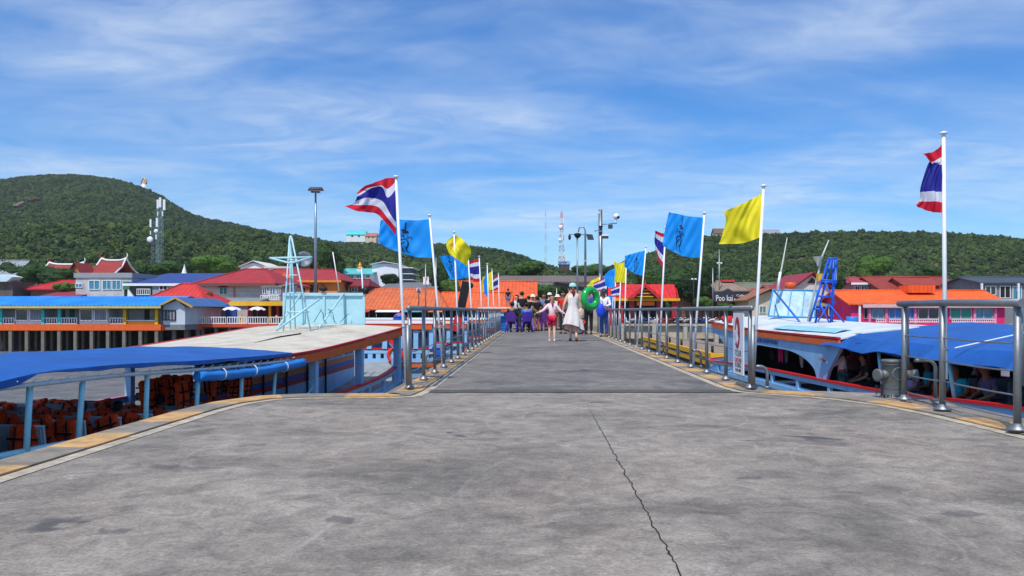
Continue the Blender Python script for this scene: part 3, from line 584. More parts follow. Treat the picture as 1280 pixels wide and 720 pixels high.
house('tin_lean_to','lean-to roof of grey tin sheets below the cream boarded house',250,312,381,372,80,6,STUC,(140,142,144),'shed',0.2,rk='sheet',cat='shed')
house('balcony_annex','small pale annex with a cluttered balcony beside the cream boarded house',326,353,358,354,86,6,STUC,(120,116,110),'shed',0.2,wins=[(329,333,361,367,DARK),(338,344,361,368,TEALG),(347,350,361,368,DARK)],cat='annex')
balustrade(bpy.data.objects['balcony_annex'], X(327,86), X(350,86), 85.6, Z(375,86), Z(369,86), WHITEP)
house('white_gable_house','plain white house with a low gable above the red roofs, left of the radar mast',299,336,333,325.5,118,8,WHITEP,mat((216,214,208),0.8,0,.1,1),'gy',0.2,wins=[(329,333,334,338,DARK)],px_ridge=317)
house('white_flat_annex','low flat white annex right of the plain white gable house',330,366,335,333,117,7,WHITEP,mat((214,206,190),0.8,0,.1,1),'flat',0.2,wins=[(343,347,336,340,DARK)],cat='annex')
house('long_red_hall','long hall with a dark red hip roof behind the radar mast',300,428,350,337,104,12,OWALL,REDR,'hip',0.6,inset=0.2,cat='hall',wins=[(357,366,354,365,DARK,OWALL),(371,382,354,365,DARK,OWALL),(387,398,356,366,DARK,OWALL),(402,406,356,364,GLASS,OWALL)],fascia=mat((226,140,50),0.6))
house('orange_front_hall','orange-red porch roof in front of the long red hall',339,362,351,342,100,5,OWALL,(220,90,42),'hip',0.3,inset=0.3,cat='porch')
b = house('teal_roof_block','white two storey block with a flat teal roof and four windows',412,466,342,335.5,122,8,mat((224,222,214),0.7,0,.06,1),(96,196,196),'shed',0.4,wins=[(421,428,343.5,348,TEALG),(435,442,343.5,348,TEALG),(446,453,343.5,348,TEALG),(458,462,343.5,348,TEALG)],rk='sheet',cat='building')
house('dark_red_roof_house','house with a low dark red roof in front of the teal roofed block',400,462,357,349.5,108,9,mat((120,70,66),0.8,0,.1,1),(140,30,38),'hip',0.5,inset=0.12,wins=[(427,436,358,364,GLASS),(440,447,358,364,GLASS)])
b = house('white_cube_house','tall plain white house with a shallow gable and side balconies',463,500,330,326.5,125,12,mat((230,232,238),0.7,0,.05,1,dirt=0.1),mat((222,222,224),0.8,0,.1,1),'gy',0.25,px_ridge=480)
for k in range(3): obj('balcony', MB().box(X(499,125)+0.05, X(516,125), 125.5, 133, Z(334+k*7.5,125)-0.1, Z(334+k*7.5,125)), WHITEP, b)
obj('balcony_screen', MB().box(X(499,125)+0.05, X(511,125), 126.5, 133, GZ, Z(334.5,125)), mat((90,104,112),0.7,0,.3,1), b)
house('long_grey_roof_shed','long low shed with a grey tin roof and pale fascia behind the orange market roof',473,545,361,353,104,8,mat((190,186,186),0.7,0,.1,1),(120,118,120),'shed',0.3,rk='sheet',fascia=mat((220,220,216),0.6),cat='shed')
house('grey_porch_shed','flat white canopy with a small square sign below the long grey roof',460,532,367,364.5,99,3,mat((200,200,204),0.7,0,.1,1),mat((220,216,214),0.7,0,.1,1),'flat',0.2,cat='canopy')
def sign(label, px0, px1, py0, py1, Y, body, tcol, board, size, pole=True, sub=None):
    x0, x1, z0, z1 = X(px0,Y), X(px1,Y), Z(py1,Y), Z(py0,Y); s_ = thing('sign', label, 'sign', ((x0+x1)/2, Y, GZ), world=True)
    obj('board', MB().box(x0, x1, Y, Y+0.12, z0, z1), board, s_)
    if pole: obj('pole', MB().tube([((x0+x1)/2,Y+0.2,GZ),((x0+x1)/2,Y+0.2,z1-0.1)],0.09,8), GALV, s_)
    if body: text('lettering', body, size, ((x0+x1)/2, Y-0.01, (z0+z1)/2), (PI/2,0,0), tcol, s_)
    return s_
sign('tall white shop sign with a red and blue numeral seven over the tin roofs',529,536,346,355.5,101,'7',mat((190,30,70),0.5),WHITEP,1.0)
sign('small white sign board with a black T mark under the grey roof',490,498,361,365.3,98.5,'T',BLACK,WHITEP,0.4,False)
# --- orange market halls
Y = 86.0
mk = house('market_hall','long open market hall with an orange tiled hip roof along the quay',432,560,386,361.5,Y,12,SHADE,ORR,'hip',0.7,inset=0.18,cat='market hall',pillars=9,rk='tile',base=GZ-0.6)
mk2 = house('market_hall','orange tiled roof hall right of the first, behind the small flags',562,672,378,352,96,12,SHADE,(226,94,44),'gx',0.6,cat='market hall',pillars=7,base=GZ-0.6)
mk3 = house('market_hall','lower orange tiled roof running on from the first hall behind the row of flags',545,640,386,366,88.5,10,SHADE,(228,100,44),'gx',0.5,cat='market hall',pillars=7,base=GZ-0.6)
for i in range(5):
    px = 330+i*0; 
for i, (a, b_, c_) in enumerate(((440,462,(200,40,50)),(470,500,(230,230,230)),(505,530,(70,150,170)),(535,556,(220,120,40)))):
    t_ = thing('market_stall', ['red covered market stall at the left end of the orange hall','white covered market stall left of the first flag pole','teal covered market stall under the orange hall','orange covered market stall at the right end of the long hall'][i], 'market stall', (X((a+b_)/2,84.3),84.3,GZ-.2), world=True)
    x0, x1 = X(a,84.8), X(b_,84.8); obj('counter', MB().box(x0,x1,84.6,85.4,GZ-.25,GZ+0.65), mat(c_,0.6,0,0.2,2,dirt=.2), t_)
    obj('goods', MB().box(x0+.1,x1-.1,84.7,85.3,GZ+0.653,GZ+0.8), mat((120,80,50),0.8,0,0.5,4), t_)
    for xx in (x0+.06, x1-.06): obj('post', MB().tube([(xx,84.7,GZ-.25),(xx,84.7,0.9)],0.04,6), GALV, t_)
    obj('awning', MB().sheet([[(x0,84.3,0.75),(x1,84.3,0.75)],[(x0,85.2,0.95),(x1,85.2,0.95)]],0.04), mat(c_,0.6,0,0.2,2), t_)
# --- central buildings
house('long_brown_roof_shed','very long low shed with a grey brown roof below the saddle of the hills',622,775,352,344.5,128,8,mat((160,150,138),0.8,0,.2,1),(120,106,98),'shed',0.4,cat='shed',wins=[(645,655,354,358,WHITEP),(672,690,354,357,WHITEP)],rk='sheet')
b = thing('black_shade_roof','black sloping sheet shelter roof on thin posts behind the woman in white','shelter',(X(712,60),60,0),world=True)
obj('roof', MB().prism([(X(694,60),60,Z(352,60)),(X(742,60),60,Z(361,60)),(X(742,60),60,Z(364,60)),(X(694,60),60,Z(355.5,60))],(0,4,0)), BLACK, b)
for px in (696,712,728): obj('post', MB().tube([(X(px,60),60.2,GZ if False else 0),(X(px,60),60.2,Z(357+ (px-696)*0.18,60))],0.05,8), GALV, b)
# --- gate building right of centre
Y = 88.0
b = thing('red_gable_terminal','pier terminal with a red sheet roof, pointed red gable and yellow eaves board','terminal',(X(812,Y),Y+4,GZ),world=True)
RR = roof_mat((214,40,40),'sheet',0.12)
rz0, rz1 = Z(374,Y), Z(355.5,Y+4); obj('roof', MB().add([(X(760,Y),Y,rz0),(X(846,Y),Y,rz0),(X(843,Y+4),Y+4,rz1),(X(760,Y+4),Y+4,rz1),(X(846,Y),Y+8,rz0),(X(760,Y),Y+8,rz0)],[(0,1,2,3),(3,2,4,5)]), RR, b)
obj('side_roof', MB().prism([(X(843,Y+3),Y+1,Z(372,Y+1)),(X(851,Y),Y+1,Z(373,Y)),(X(850,Y),Y+2,Z(360,Y)),(X(843,Y+3),Y+2,Z(359,Y))],(0,4,0)), RR, b)
obj('eaves_board', MB().box(X(758,Y),X(849.5,Y),Y-0.35,Y-0.02,Z(376.2,Y),Z(373,Y)), YELP, b)
gb = MB(); zz = Z(354,Y-1)
for s_ in (-1, 1): gb.add([(X(805,Y),Y-1.2,zz),(X(805,Y)+s_*1.9,Y-1.2,Z(373,Y)),(X(805,Y)+s_*1.9,Y+3,Z(373,Y)),(X(805,Y),Y+3,zz),(X(805,Y),Y-1.2,zz-0.45),(X(805,Y)+s_*1.35,Y-1.2,Z(373,Y))],[(0,1,2,3),(0,4,5,1)])
obj('gable', gb, RR, b); obj('gable_panel', MB().prism([(X(805,Y)-1.3,Y-0.9,Z(373,Y)),(X(805,Y)+1.3,Y-0.9,Z(373,Y)),(X(805,Y),Y-0.9,zz-0.5)],(0,0.2,0)), mat((110,30,26),0.7,0,.3,3), b)
for k in range(3): obj('gable_slat', MB().box(X(805,Y)-0.95+k*0.28,X(805,Y)+0.95-k*0.28,Y-0.98,Y-0.91,Z(371.5-k*4,Y),Z(370.3-k*4,Y)), YELP, b)
obj('finial', MB().lathe([(0.1,0),(0.07,0.2),(0.0,0.5)],(X(805,Y),Y-1.1,zz-0.05),8), RR, b)
for px in (762,776,790,824,843): obj('column', MB().box(X(px,Y)-0.25,X(px,Y)+0.25,Y,Y+0.5,GZ,Z(376,Y)), mat((176,30,44),0.6,0,.15,2,dirt=.2), b)
obj('banner', MB().box(X(796,Y),X(818,Y),Y-0.1,Y-0.02,Z(382,Y),Z(377,Y)), mat((230,110,30),0.7,0,.1,2), b)
obj('back_wall', MB().box(X(762,Y),X(846,Y),Y+7.4,Y+7.6,GZ,Z(374,Y)), mat((50,50,56),0.8,0,.4,1), b)
# --- right town
house('red_tin_house','small house with a red tin roof beside the big dark tree',850,894,367,357.5,98,7,mat((150,110,90),0.8,0,.2,1),(206,52,50),'gx',0.3,rk='sheet')
house('blue_tarp_hut','low hut with a light blue sheet roof above the red tin house',857,880,359,355.5,112,5,STUC,(90,170,214),'shed',0.2,rk='sheet',cat='hut')
b = house('cafe','dark fronted cafe with a tan hip roof and wide black name board',892,938,363,351.5,96,9,mat((70,60,50),0.8,0,.3,1),TANR,'hip',0.4,inset=0.3,cat='cafe',rk='sheet')
obj('roof_cap', MB().box(X(901,100),X(917,100),99.4,101.4,Z(352.4,100),Z(350,100)), mat((200,60,52),0.6), b)
obj('name_board', MB().prism([(X(891,95),94.8,Z(377,95)),(X(936,95),94.8,Z(377,95)),(X(936,95),94.8,Z(366,95)),(X(918,95),94.8,Z(365.5,95)),(X(909.5,95),94.8,Z(360.5,95)),(X(901,95),94.8,Z(365,95)),(X(891,95),94.8,Z(364.5,95))],(0,0.15,0)), mat((46,52,62),0.6,0,.1,2), b)
LETW = mat((236,236,236),0.5)
text('lettering','Poo kai',1.0,(X(905.5,94.7),94.74,Z(373,95)),(PI/2,0,0),LETW,b,0.02,sx=0.68)
text('lettering','Cafe',0.34,(X(925.5,94.7),94.74,Z(369.5,95)),(PI/2,0,0),LETW,b,0.02,sx=1.5); text('lettering','&',0.28,(X(925.5,94.7),94.74,Z(372.2,95)),(PI/2,0,0),LETW,b,0.02); text('lettering','Restaurant',0.34,(X(925.5,94.7),94.74,Z(374.7,95)),(PI/2,0,0),LETW,b,0.02,sx=1.0)
house('grey_tile_house','long house with a grey green tile roof behind the cafe',925,984,361,354,108,8,mat((120,110,100),0.8,0,.2,1),(118,122,104),'gx',0.3)
house('red_lean_house','house with a bright red roof right of the cafe',926,966,371,362,97,6,mat((170,140,120),0.8,0,.2,1),(206,44,50),'gx',0.3)
house('cream_gable_house','cream house with a brown gable facing the pier behind the yellow flag pole',930,985,375,360,90,9,mat((206,188,160),0.8,0,.1,1,dirt=.25),mat((150,100,70),0.7,0,.15,1),'gy',0.5,wins=[(949.5,957,383,391,mat((90,130,130),0.4,0,.3,3))],px_ridge=962)
house('small_hut','reddish roof hut left of the cream gable house',960,980,362,357,104,5,STUC,(150,80,70),'gx',0.2,cat='hut')
b = house('white_gable_temple','white gabled building with a dark red double edged gable behind the tilted roof board',985,1042,362,340,94,10,mat((202,196,190),0.7,0,.08,1,dirt=.15),mat((150,50,56),0.6,0,.15,1),'gy',0.4,fascia=mat((140,36,48),0.6),px_ridge=1015)
obj('vent', MB().prism([(X(1009,94),93.9,Z(354,94)),(X(1021,94),93.9,Z(354,94)),(X(1015,94),93.9,Z(347,94))],(0,0.1,0)), DARK, b)
house('weathered_roof_house','low house with weathered grey sheets and dark red front below the blue lattice mast',1022,1062,382,372,89,7,mat((120,30,34),0.8,0,.3,1),(140,136,126),'shed',0.2,rk='sheet',wins=[(1036,1044,384,394,DARK),(1050,1056,384,394,WHITEP)])
house('dark_brown_house','dark timber house half hidden left of the pink upstairs rooms',1047,1068,352,346,112,6,mat((70,60,54),0.8,0,.3,1),(110,96,86),'gx',0.2)
b = house('pink_hip_house','pale pink house with arched windows under a dull red hip roof',1062,1104,353,347,108,8,PINK,(172,62,76),'hip',0.5,inset=0.3,wins=[(1069,1074,358,364,DARK),(1077,1083,357,364,TEALG),(1090,1096,357,364,TEALG)],fascia=WHITEP)
house('brown_red_tile_house','long house with a brown red tiled roof behind the orange roof',1098,1208,361.5,346,104,11,mat((150,80,70),0.8,0,.1,1),(150,56,44),'gx',0.4)
house('brown_red_dormer','raised middle section of the brown red tiled roof with a dotted ridge',1128,1176,356,347,103,6,mat((130,50,42),0.8,0,.1,1),(158,60,48),'gx',0.2,cat='dormer')
Y = 84.0
b = house('magenta_guest_house','magenta walled guest house under a wide bright orange tiled roof',1058,1262,379.5,363.5,Y,9,MAG,(244,100,24),'gx',0.5,cat='guest house',base=GZ-0.4)
obj('roof_lantern', MB().box(X(1134,Y+3),X(1167,Y+3),Y+2.6,Y+5,Z(366,Y+3),Z(356.5,Y+3)), roof_mat((244,96,24)), b)
obj('fascia_board', MB().box(X(1076,Y),X(1262,Y),Y-0.62,Y-0.52,Z(384.5,Y-.5),Z(380.3,Y-.5)), mat((214,180,180),0.7), b)
obj('porch_post', MB().box(X(1073,Y)-0.1,X(1073,Y)+0.1,Y-0.4,Y-0.2,GZ-.3,Z(381,Y)), WHITEP, b)
for i, (a, b_, gl) in enumerate(((1080,1088,DARK),(1090,1104,TEALG),(1111,1126,mat((60,120,190),0.4)),(1132,1142,mat((50,120,200),0.5)),(1148,1172,GLASS),(1188,1213,GREENG),(1218,1240,TEALG))):
    window(b, a, b_, 386, 398, Y, gl, mat((190,150,170),0.6), 1, 0.002)
for a, b_ in ((1092,1104),(1108,1170),(1186,1240)): balustrade(b, X(a,Y), X(b_,Y), Y-0.6, Z(403,Y), Z(398.5,Y), WHITEP)
for px in (1086,1107,1143,1181,1217,1243): obj('pilaster', MB().box(X(px,Y)-0.12,X(px,Y)+0.12,Y-0.25,Y-0.003,GZ,Z(384.5,Y)), mat((226,120,160),0.7,0,.1,1), b)
b = house('grey_loft_house','grey modern house with a dark roof and glazed upper floor at the far right',1222,1330,353,346.5,96,9,GREYW,(70,80,92),'gx',0.4,wins=[(1232,1244,358,368,GLASS),(1250,1262,358,372,DARK),(1266,1276,358,374,TEALG)])
for px in (1229,1275): obj('porch_post', MB().box(X(px,95)-0.1,X(px,95)+0.1,95.2,95.4,GZ,Z(354,95)), WHITEP, b)
house('far_left_grey_gable','grey temple hall roof with pointed gilt end at the far left edge',-30,15,349,326,112,8,STUC,(150,154,160),'gx',0.2,cat='temple hall')
b = thing('blue_banner_shop','white and teal shop awning at the far left edge behind the guest house','shop',(X(0,96),96,GZ),world=True)
obj('wall', MB().box(X(-30,96),X(16,96),96,100,GZ,Z(352,96)), mat((96,86,80),0.8,0,.3,1), b); obj('awning', MB().prism([(X(-30,96),95.4,Z(352,95.4)),(X(12,96),95.4,Z(352,95.4)),(X(20,96),95.4,Z(346,95.4)),(X(10,96),95.4,Z(343,95.4)),(X(-30,96),95.4,Z(343,95.4))],(0,2,0)), mat((190,214,222),0.6,0,.2,1), b)
# Thai temple roofs with swept ridge ends
def temple(label, px0, px1, ye, yt, Y, d, gable_px=None, lean=0.35):
    b = thing('temple_hall', label, 'temple hall', (X((px0+px1)/2,Y),Y+d/2,GZ), world=True); RT = mat((156,52,44),0.6,0,.15,1.5,stripes=(0,0.5,0.2),dirt=.15)
    A, B = X(px0,Y), X(px1,Y); zt = Z(yt,Y+d/2); ze = Z(ye,Y); ym = Y+d/2; i = (B-A)*0.07
    obj('wall', MB().box(A+.8,B-.8,Y+.6,Y+d-.6,GZ,ze+.1), mat((150,120,90),0.8,0,.1,1), b)
    def rowz(u): return [(A+(B-A)*u, )]
    rws = []
    for v in fr(-1,1,8):
        s_ = abs(v)**0.8; rws.append([(A+i*(1-s_)+(B-A-2*i*(1-s_))*u, ym+v*d/2, zt+(ze-zt)*s_+0.35*(1-s_)*(2*u-1)**4) for u in fr(0,1,8)])
    obj('roof', MB().sheet(rws,0.12), RT, b)
    rc = MB(); rc.tube([(A+i+(B-A-2*i)*u, ym, zt+0.12+0.35*(2*u-1)**4) for u in fr(0,1,8)],0.16,6); obj('ridge', rc, WHITEP, b)
    for s_, xx in ((-1,A),(1,B)):
        e = MB(); 
        for v in (-1,1): e.tube([(xx-s_*i, ym, zt+0.45),(xx-s_*i*0.6, ym+v*d*0.16, zt+(ze-zt)*0.4),(xx, ym+v*d/2, ze),(xx+s_*0.25, ym+v*d/2, ze+0.35)],[0.14,0.12,0.12,0.03],6)
        obj('verge', e, WHITEP, b)
        obj('finial', MB().tube([(xx-s_*i,ym,zt+0.3),(xx-s_*(i-0.25),ym,zt+0.9),(xx-s_*(i-0.1),ym,zt+1.3)],[0.16,0.09,0.01],6), WHITEP if s_ > 0 else mat((170,50,40),0.6), b)
    return b
temple('temple hall with dark red swept roof and white ridge behind the bushes',36,88,350,331.5,125,9)
b = temple('steeper dark red temple roof with gabled porch and upturned white finials',104,141,344,326.5,120,9)
gp = MB()
for s_ in (-1,1): gp.add([(X(94.5,118),117.5,Z(328,118)),(X(94.5,118)+s_*1.35,117.5,Z(347,118)),(X(94.5,118)+s_*1.35,122,Z(347,118)),(X(94.5,118),122,Z(328,118))],[(0,1,2,3)])
obj('porch_roof', gp, mat((150,50,42),0.6,0,.15,1), b); obj('porch_gable', MB().prism([(X(94.5,118)-1.1,118,Z(347,118)),(X(94.5,118)+1.1,118,Z(347,118)),(X(94.5,118),118,Z(331,118))],(0,0.2,0)), mat((186,120,60),0.7,0,.3,3), b)
# small chedi spires
for px, py0, py1, Y, lb in ((230.5,330,343,118,'white chedi spire above the blue roofed terrace house'),(57.5,333,350,112,'white spire in front of the left temple roof'),(450,327,336,126,'small gilt spirit house spire over the teal roof')):
    s_ = thing('spire', lb, 'spire', (X(px,Y),Y,GZ), world=True); zt = Z(py0,Y); zb = Z(py1,Y)
    obj('shaft', MB().box(X(px,Y)-.35,X(px,Y)+.35,Y-.35,Y+.35,GZ,zb), WHITEP, s_)
    obj('bell', MB().lathe([(0.45,0),(0.42,.2),(0.3,.35),(0.34,.5),(0.2,.75),(0.1,(zt-zb)*.75),(0.01,zt-zb)],(X(px,Y),Y,zb),10), WHITEP if px < 400 else mat((220,150,60),0.4,0.3), s_)
# houses up on the hills
def ridge_house(name, label, px0, px1, py0, py1, Y, wall, roofc, kind='gx'):
    return house(name, label, px0, px1, py1-(py1-py0)*0.45, py0, Y, 8, wall, roofc, kind, 0.4, wins=[((px0*2+px1)/3-1.2,(px0*2+px1)/3+1.2,py1-(py1-py0)*0.32,py1-(py1-py0)*0.1,DARK),((px0+px1*2)/3-1.2,(px0+px1*2)/3+1.2,py1-(py1-py0)*0.32,py1-(py1-py0)*0.1,DARK)], base=Z(py1,Y)-3, mull=0)
ridge_house('hilltop_house','hilltop villa with a turquoise roof left of the first flag',432,457,288.5,297,552,WHITEP,(80,206,206))
ridge_house('hilltop_house','small hilltop house with a pale red roof beside the turquoise villa',456,471,291.5,298,548,CREAM,(190,110,100))
ridge_house('hilltop_house','brown roofed hilltop villa just left of the big yellow flag',893,908,286,296,384,CREAM,(120,90,70))
ridge_house('hilltop_house','long pale hilltop villa right of the yellow flag pole',949,977,287.5,296,384,CREAM,(150,150,160))
ridge_house('hill_lookout','lookout hut with a blue roof at the foot of the red and white tower',698,713,327,333,425,mat((90,60,50),0.8),(110,160,200))
# gilt statue niche on the high ridge
Y = 700.0; s_ = thing('hilltop_shrine', 'tiny golden shrine on the shoulder of the high hill', 'shrine', (X(180,Y),Y,Z(232,Y)), world=True)
xx = X(180,Y); GOLD = mat((226,160,50),0.4,0.5,.15,1)
obj('plinth', MB().lathe([(2.6,-9),(2.4,0),(1.9,.4),(1.9,1.6)],(xx,Y,Z(232,Y)),10), WHITEP, s_); ar = MB()
ar.tube([(xx-2.2,Y,Z(230,Y)),(xx-2.4,Y,Z(227,Y)),(xx-1.2,Y,Z(224,Y)),(xx,Y,Z(222.5,Y)),(xx+1.2,Y,Z(224,Y)),(xx+2.4,Y,Z(227,Y)),(xx+2.2,Y,Z(230,Y))],[.5,.6,.6,.7,.6,.6,.5],8); obj('arch', ar, GOLD, s_)
f = MB(); f.ball((xx,Y,Z(229.4,Y)),(1.7,1.2,0.8)); f.ball((xx,Y,Z(227.9,Y)),(0.9,.7,1.3)); f.ball((xx,Y,Z(225.9,Y)),(.5,.5,.6)); obj('figure', f, GOLD, s_)
# ------------------------------------------------------------ ferries
def par(o, name, mb, m, **k): return obj(name, mb, m, o, **k)
HULLW = mat((150,190,225), 0.4, 0, 0.1, 1.5, dirt=0.25)
INSIDE = mat((140,146,150), 0.7, 0, 0.2, 2, dirt=0.3); TARP = mat((28,92,172), 0.55, 0, 0.2, 1.0, 0.9, 5, trans=0.12); TARP2 = mat((40,140,226), 0.45, 0, 0.15, 3, 0.6, 12)
ROOFW = mat((196,188,172), 0.8, 0, 0.12, 1.6, 0.3, 20, dirt=0.5); POSTC = mat((160,224,238), 0.4, 0, 0.1, 4, dirt=0.2)
SEATG = mat((188,194,198), 0.5, 0, 0.1, 4, dirt=0.2); PLANK = mat((150,118,84), 0.75, 0, 0.25, 3, dirt=0.3)
JO = mat((255,80,22), 0.75, 0, 0.16, 7, 0.3, 30); STRAP = mat((22,18,20), 0.7)
def hull(o, s, W, ys, gz, xn, wl_in=0.7, col=HULLW, name='hull', deck=0.8, water=WZ):
    """side shells, transom, bow and inner floor; x runs from 0 (near side) to s*W"""
    for near in (True, False):
        rows = []
        for v in (0, 0.25, 0.6, 1.0):
            r_ = []
            for y in ys:
                x = xn(y); z0 = gz(y)-0.34; z = z0+(water-0.3-z0)*v; x += wl_in*v*v*s if near else 0
                if not near: x = s*W-s*abs(xn(y))-s*wl_in*v*v
                r_.append((x, y, z))
            rows.append(r_)
        par(o, name+'_side', MB().sheet(rows), col)
    y0, y1 = ys[0], ys[-1]
    for y in (y0, y1):
        x0, x1 = xn(y), s*W-s*abs(xn(y)); par(o, 'transom', MB().add([(x0,y,gz(y)-.34),(x1,y,gz(y)-.34),(x1-s*wl_in,y,water-.3),(x0+s*wl_in,y,water-.3)],[(0,1,2,3)]), col)
    par(o, 'floor', MB().sheet([[(xn(y)+s*0.12, y, gz(y)-deck) for y in ys],[(s*W-s*abs(xn(y))-s*0.12, y, gz(y)-deck) for y in ys]], 0.05), INSIDE)
def bulwark(o, s, ys, gz, xf, top=RED, body=LBLUE, h=0.34, step=1.6, name='bulwark', cap=0.05):
    pts = [(xf(y), y, gz(y)) for y in ys]
    par(o, name+'_cap', MB().sweep(pts, 0.16, cap), top)
    par(o, name+'_top_rail', MB().sweep([(x,y,z-cap/2-0.062) for x,y,z in pts], 0.10, 0.12), body)
    par(o, name+'_low_rail', MB().sweep([(x,y,z-h-0.02) for x,y,z in pts], 0.10, 0.16), body)
    y = ys[0]
    while y < ys[-1]-0.1:
        mb = MB().box(xf(y)-0.045, xf(y)+0.045, y, y+0.16, gz(y)-h+0.0, gz(y)-0.1)
        par(o, name+'_stanchion', mb, body); y += step
def roof(o, s, W, ys, rz, crown, m=ROOFW, edge=ORANGE, line=RED, fh=0.17, x0=0.0, x1=None, both=True):
    x1 = s*W if x1 is None else x1; n = 8
    rows = [[(x0+(x1-x0)*i/n, y, rz(y)+crown*math.sin(PI*i/n)**0.8) for i in range(n+1)] for y in ys]
    par(o, 'roof', MB().sheet(rows, 0.04), m)
    for xx, on in ((x0-s*0.03, 1), (x1+s*0.03, both)):
        if on:
            par(o, 'fascia', MB().sweep([(xx, y, rz(y)-fh/2-0.035) for y in ys], 0.05, fh-0.03), edge)
            par(o, 'fascia_line', MB().sweep([(xx, y, rz(y)-0.005) for y in ys], 0.07, 0.05), line)
def lattice_mast(o, base, top, w, cross, m, arms=True):
    """four legged ladder mast leaning from base to top"""
    b = Vector(base); t = Vector(top); L_ = []
    for i, j in ((-1,-1),(1,-1),(1,1),(-1,1)): L_.append((b+Vector((i*w, j*w, 0)), t+Vector((i*w*0.25, j*w*0.25, 0))))
    for p, q in L_: par(o, 'mast_leg', MB().tube([p, q], 0.03, 8), m)
    for k in range(1, cross):
        u = k/cross
        mb = MB()
        for a in range(4): mb.tube([L_[a][0].lerp(L_[a][1], u), L_[(a+1) % 4][0].lerp(L_[(a+1) % 4][1], u)], 0.02, 6)
        par(o, 'mast_rung', mb, m)
# ---- left ferry: blue tarpaulin over the rows of benches, cream roof, orange edge
LF = thing('ferry', 'moored ferry left of the pier, blue tarpaulin over benches and cream roof edged in orange', 'ferry', (-6.1, 15, 0), -math.atan(0.15))
W = 5.2; s = -1
gT = [(-16,-0.85),(-4,-1.0),(0,-1.22),(5.7,-1.31),(11.7,-0.93),(15.5,-0.35),(17,-0.05)]
gz = lambda y: itp(gT, y); xn = lambda y: 0 if y < 9 else -2.55*((y-9)/8.0)**2.2
ys = fr(-16, 17, 33)
hull(LF, s, W, ys, gz, xn)
par(LF, 'gunwale_rail', MB().tube([(0.02, y, gz(y)+0.02) for y in fr(-16, 3, 19)], 0.05, 8), POSTC)
par(LF, 'sheer_strake', MB().sweep([(0.0, y, gz(y)-0.2) for y in fr(-16, 3, 19)], 0.06, 0.3), LBLUE)
bulwark(LF, s, fr(3, 16.4, 16), gz, lambda y: xn(y), RED, LBLUE, 0.55, 1.35)
bulwark(LF, s, fr(-16, 16.4, 32), gz, lambda y: s*W-s*abs(xn(y)), mat((200,110,130),0.5,0,.1,3), LBLUE, 0.4, 1.6, 'far_bulwark')
# cream roof
rT = [(-16,0.06),(-3,0.03),(0,-0.06),(4,-0.10),(7.4,0.06),(11.7,0.34)]; rz = lambda y: itp(rT, y)
roof(LF, s, W, fr(2.6, 11.75, 12), rz, 0.09, fh=0.24)
par(LF, 'roof_end_board', MB().bar((0.02,11.8,rz(11.7)-0.12),(-W,11.8,rz(11.7)-0.12),0.05,0.2), ORANGE)
for y, wd, m in ((4.9,0.17,LBLUE),(8.0,0.2,LBLUE),(11.4,0.2,LBLUE)):
    for xx in (-0.1, -W+0.1): par(LF, 'roof_post', MB().box(xx-wd/2, xx+wd/2, y-wd/2, y+wd/2, gz(y)-0.5, rz(y)-0.05), m)
par(LF, 'roof_edge_name', MB().box(0.029,0.032,9.6,10.4,rz(9.9)-0.17,rz(9.9)-0.09), mat((120,60,30),0.6))
pcv = MB().tube([(-.05,3.35,rz(3)-.1),(-.05,2.75,-0.45),(-0.05,2.55,gz(2.5)-.5)],0.04,8); par(LF,'bent_post',pcv,POSTC)
par(LF, 'brace', MB().tube([(-0.1,3.9,gz(3.9)-.15),(-0.1,4.85,gz(4.9)+0.35)],0.03,6), POSTC)
# cabin wall with stripes and windows under the roof
cy = (3.4, 13.4); gc = lambda y: itp([(3,-1.56),(7,-1.54),(13.4,-1.3)], y)
def band(z0, z1, m, name, x=-2.35): par(LF, name, MB().sheet([[(x,y,gc(y)+z0) for y in fr(cy[0],cy[1],8)],[(x,y,gc(y)+z1) for y in fr(cy[0],cy[1],8)]],0.04,(-1,0,0)), m)
band(-0.7,0.18,LBLUE,'cabin_wall'); band(0.183,0.32,mat((170,36,40),.5,0,.1,2),'red_band'); band(0.323,0.47,mat((40,86,170),.5,0,.1,2),'blue_band'); band(0.473,0.64,mat((206,118,56),.5,0,.1,2),'orange_band')
band(0.643,1.02,LBLUE,'window_wall'); band(1.023,1.38,mat((60,56,58),.8,0,.2,2),'cabin_header')
for i in range(10):
    y = 3.7+i*0.98; par(LF, 'cabin_window', MB().prism([(-2.33,y,gc(y)+0.70),(-2.33,y+.72,gc(y+.72)+0.70),(-2.33,y+.72,gc(y+.72)+0.97),(-2.33,y,gc(y)+0.97)],(-0.01,0,0)), GLASS)
for i in range(5): par(LF,'cabin_batten', MB().box(-2.34,-2.30,5.2+i*1.4,5.25+i*1.4,gc(6)-0.6,gc(6)+1.0), BLACK)
# tarpaulin canopy, slightly slack between its pipes
rows = []
for y in fr(-15, 3.3, 60):
    r_ = []
    for i in range(17):
        u = i/16; x = 0.10-(W+0.2)*u; z = rz(y)+0.035+0.12*math.sin(PI*u)**0.8+0.035*mnoise.noise(Vector((x*1.1,y*0.9,3)))+0.014*mnoise.noise(Vector((x*3,y*2.6,1)))+0.014*math.sin(y*2*PI/1.32)*math.sin(PI*u)
        if i == 0: z -= 0.06+0.04*mnoise.noise(Vector((0,y*1.3,0))); 
        if i == 1: x = 0.09; z = rz(y)+0.04
        if y < -4.2: z -= 0.20*min(1, (-4.2-y)/1.5)*max(0, 1-u*3)
        if i == 0 and -4.4 < y < -3.2: z += 0.05
        r_.append((x, y+(0.9*max(0,u-0.25) if y > 3.2 else 0), z))
    rows.append(r_)
par(LF, 'tarpaulin', MB().sheet(rows, 0.012), TARP)
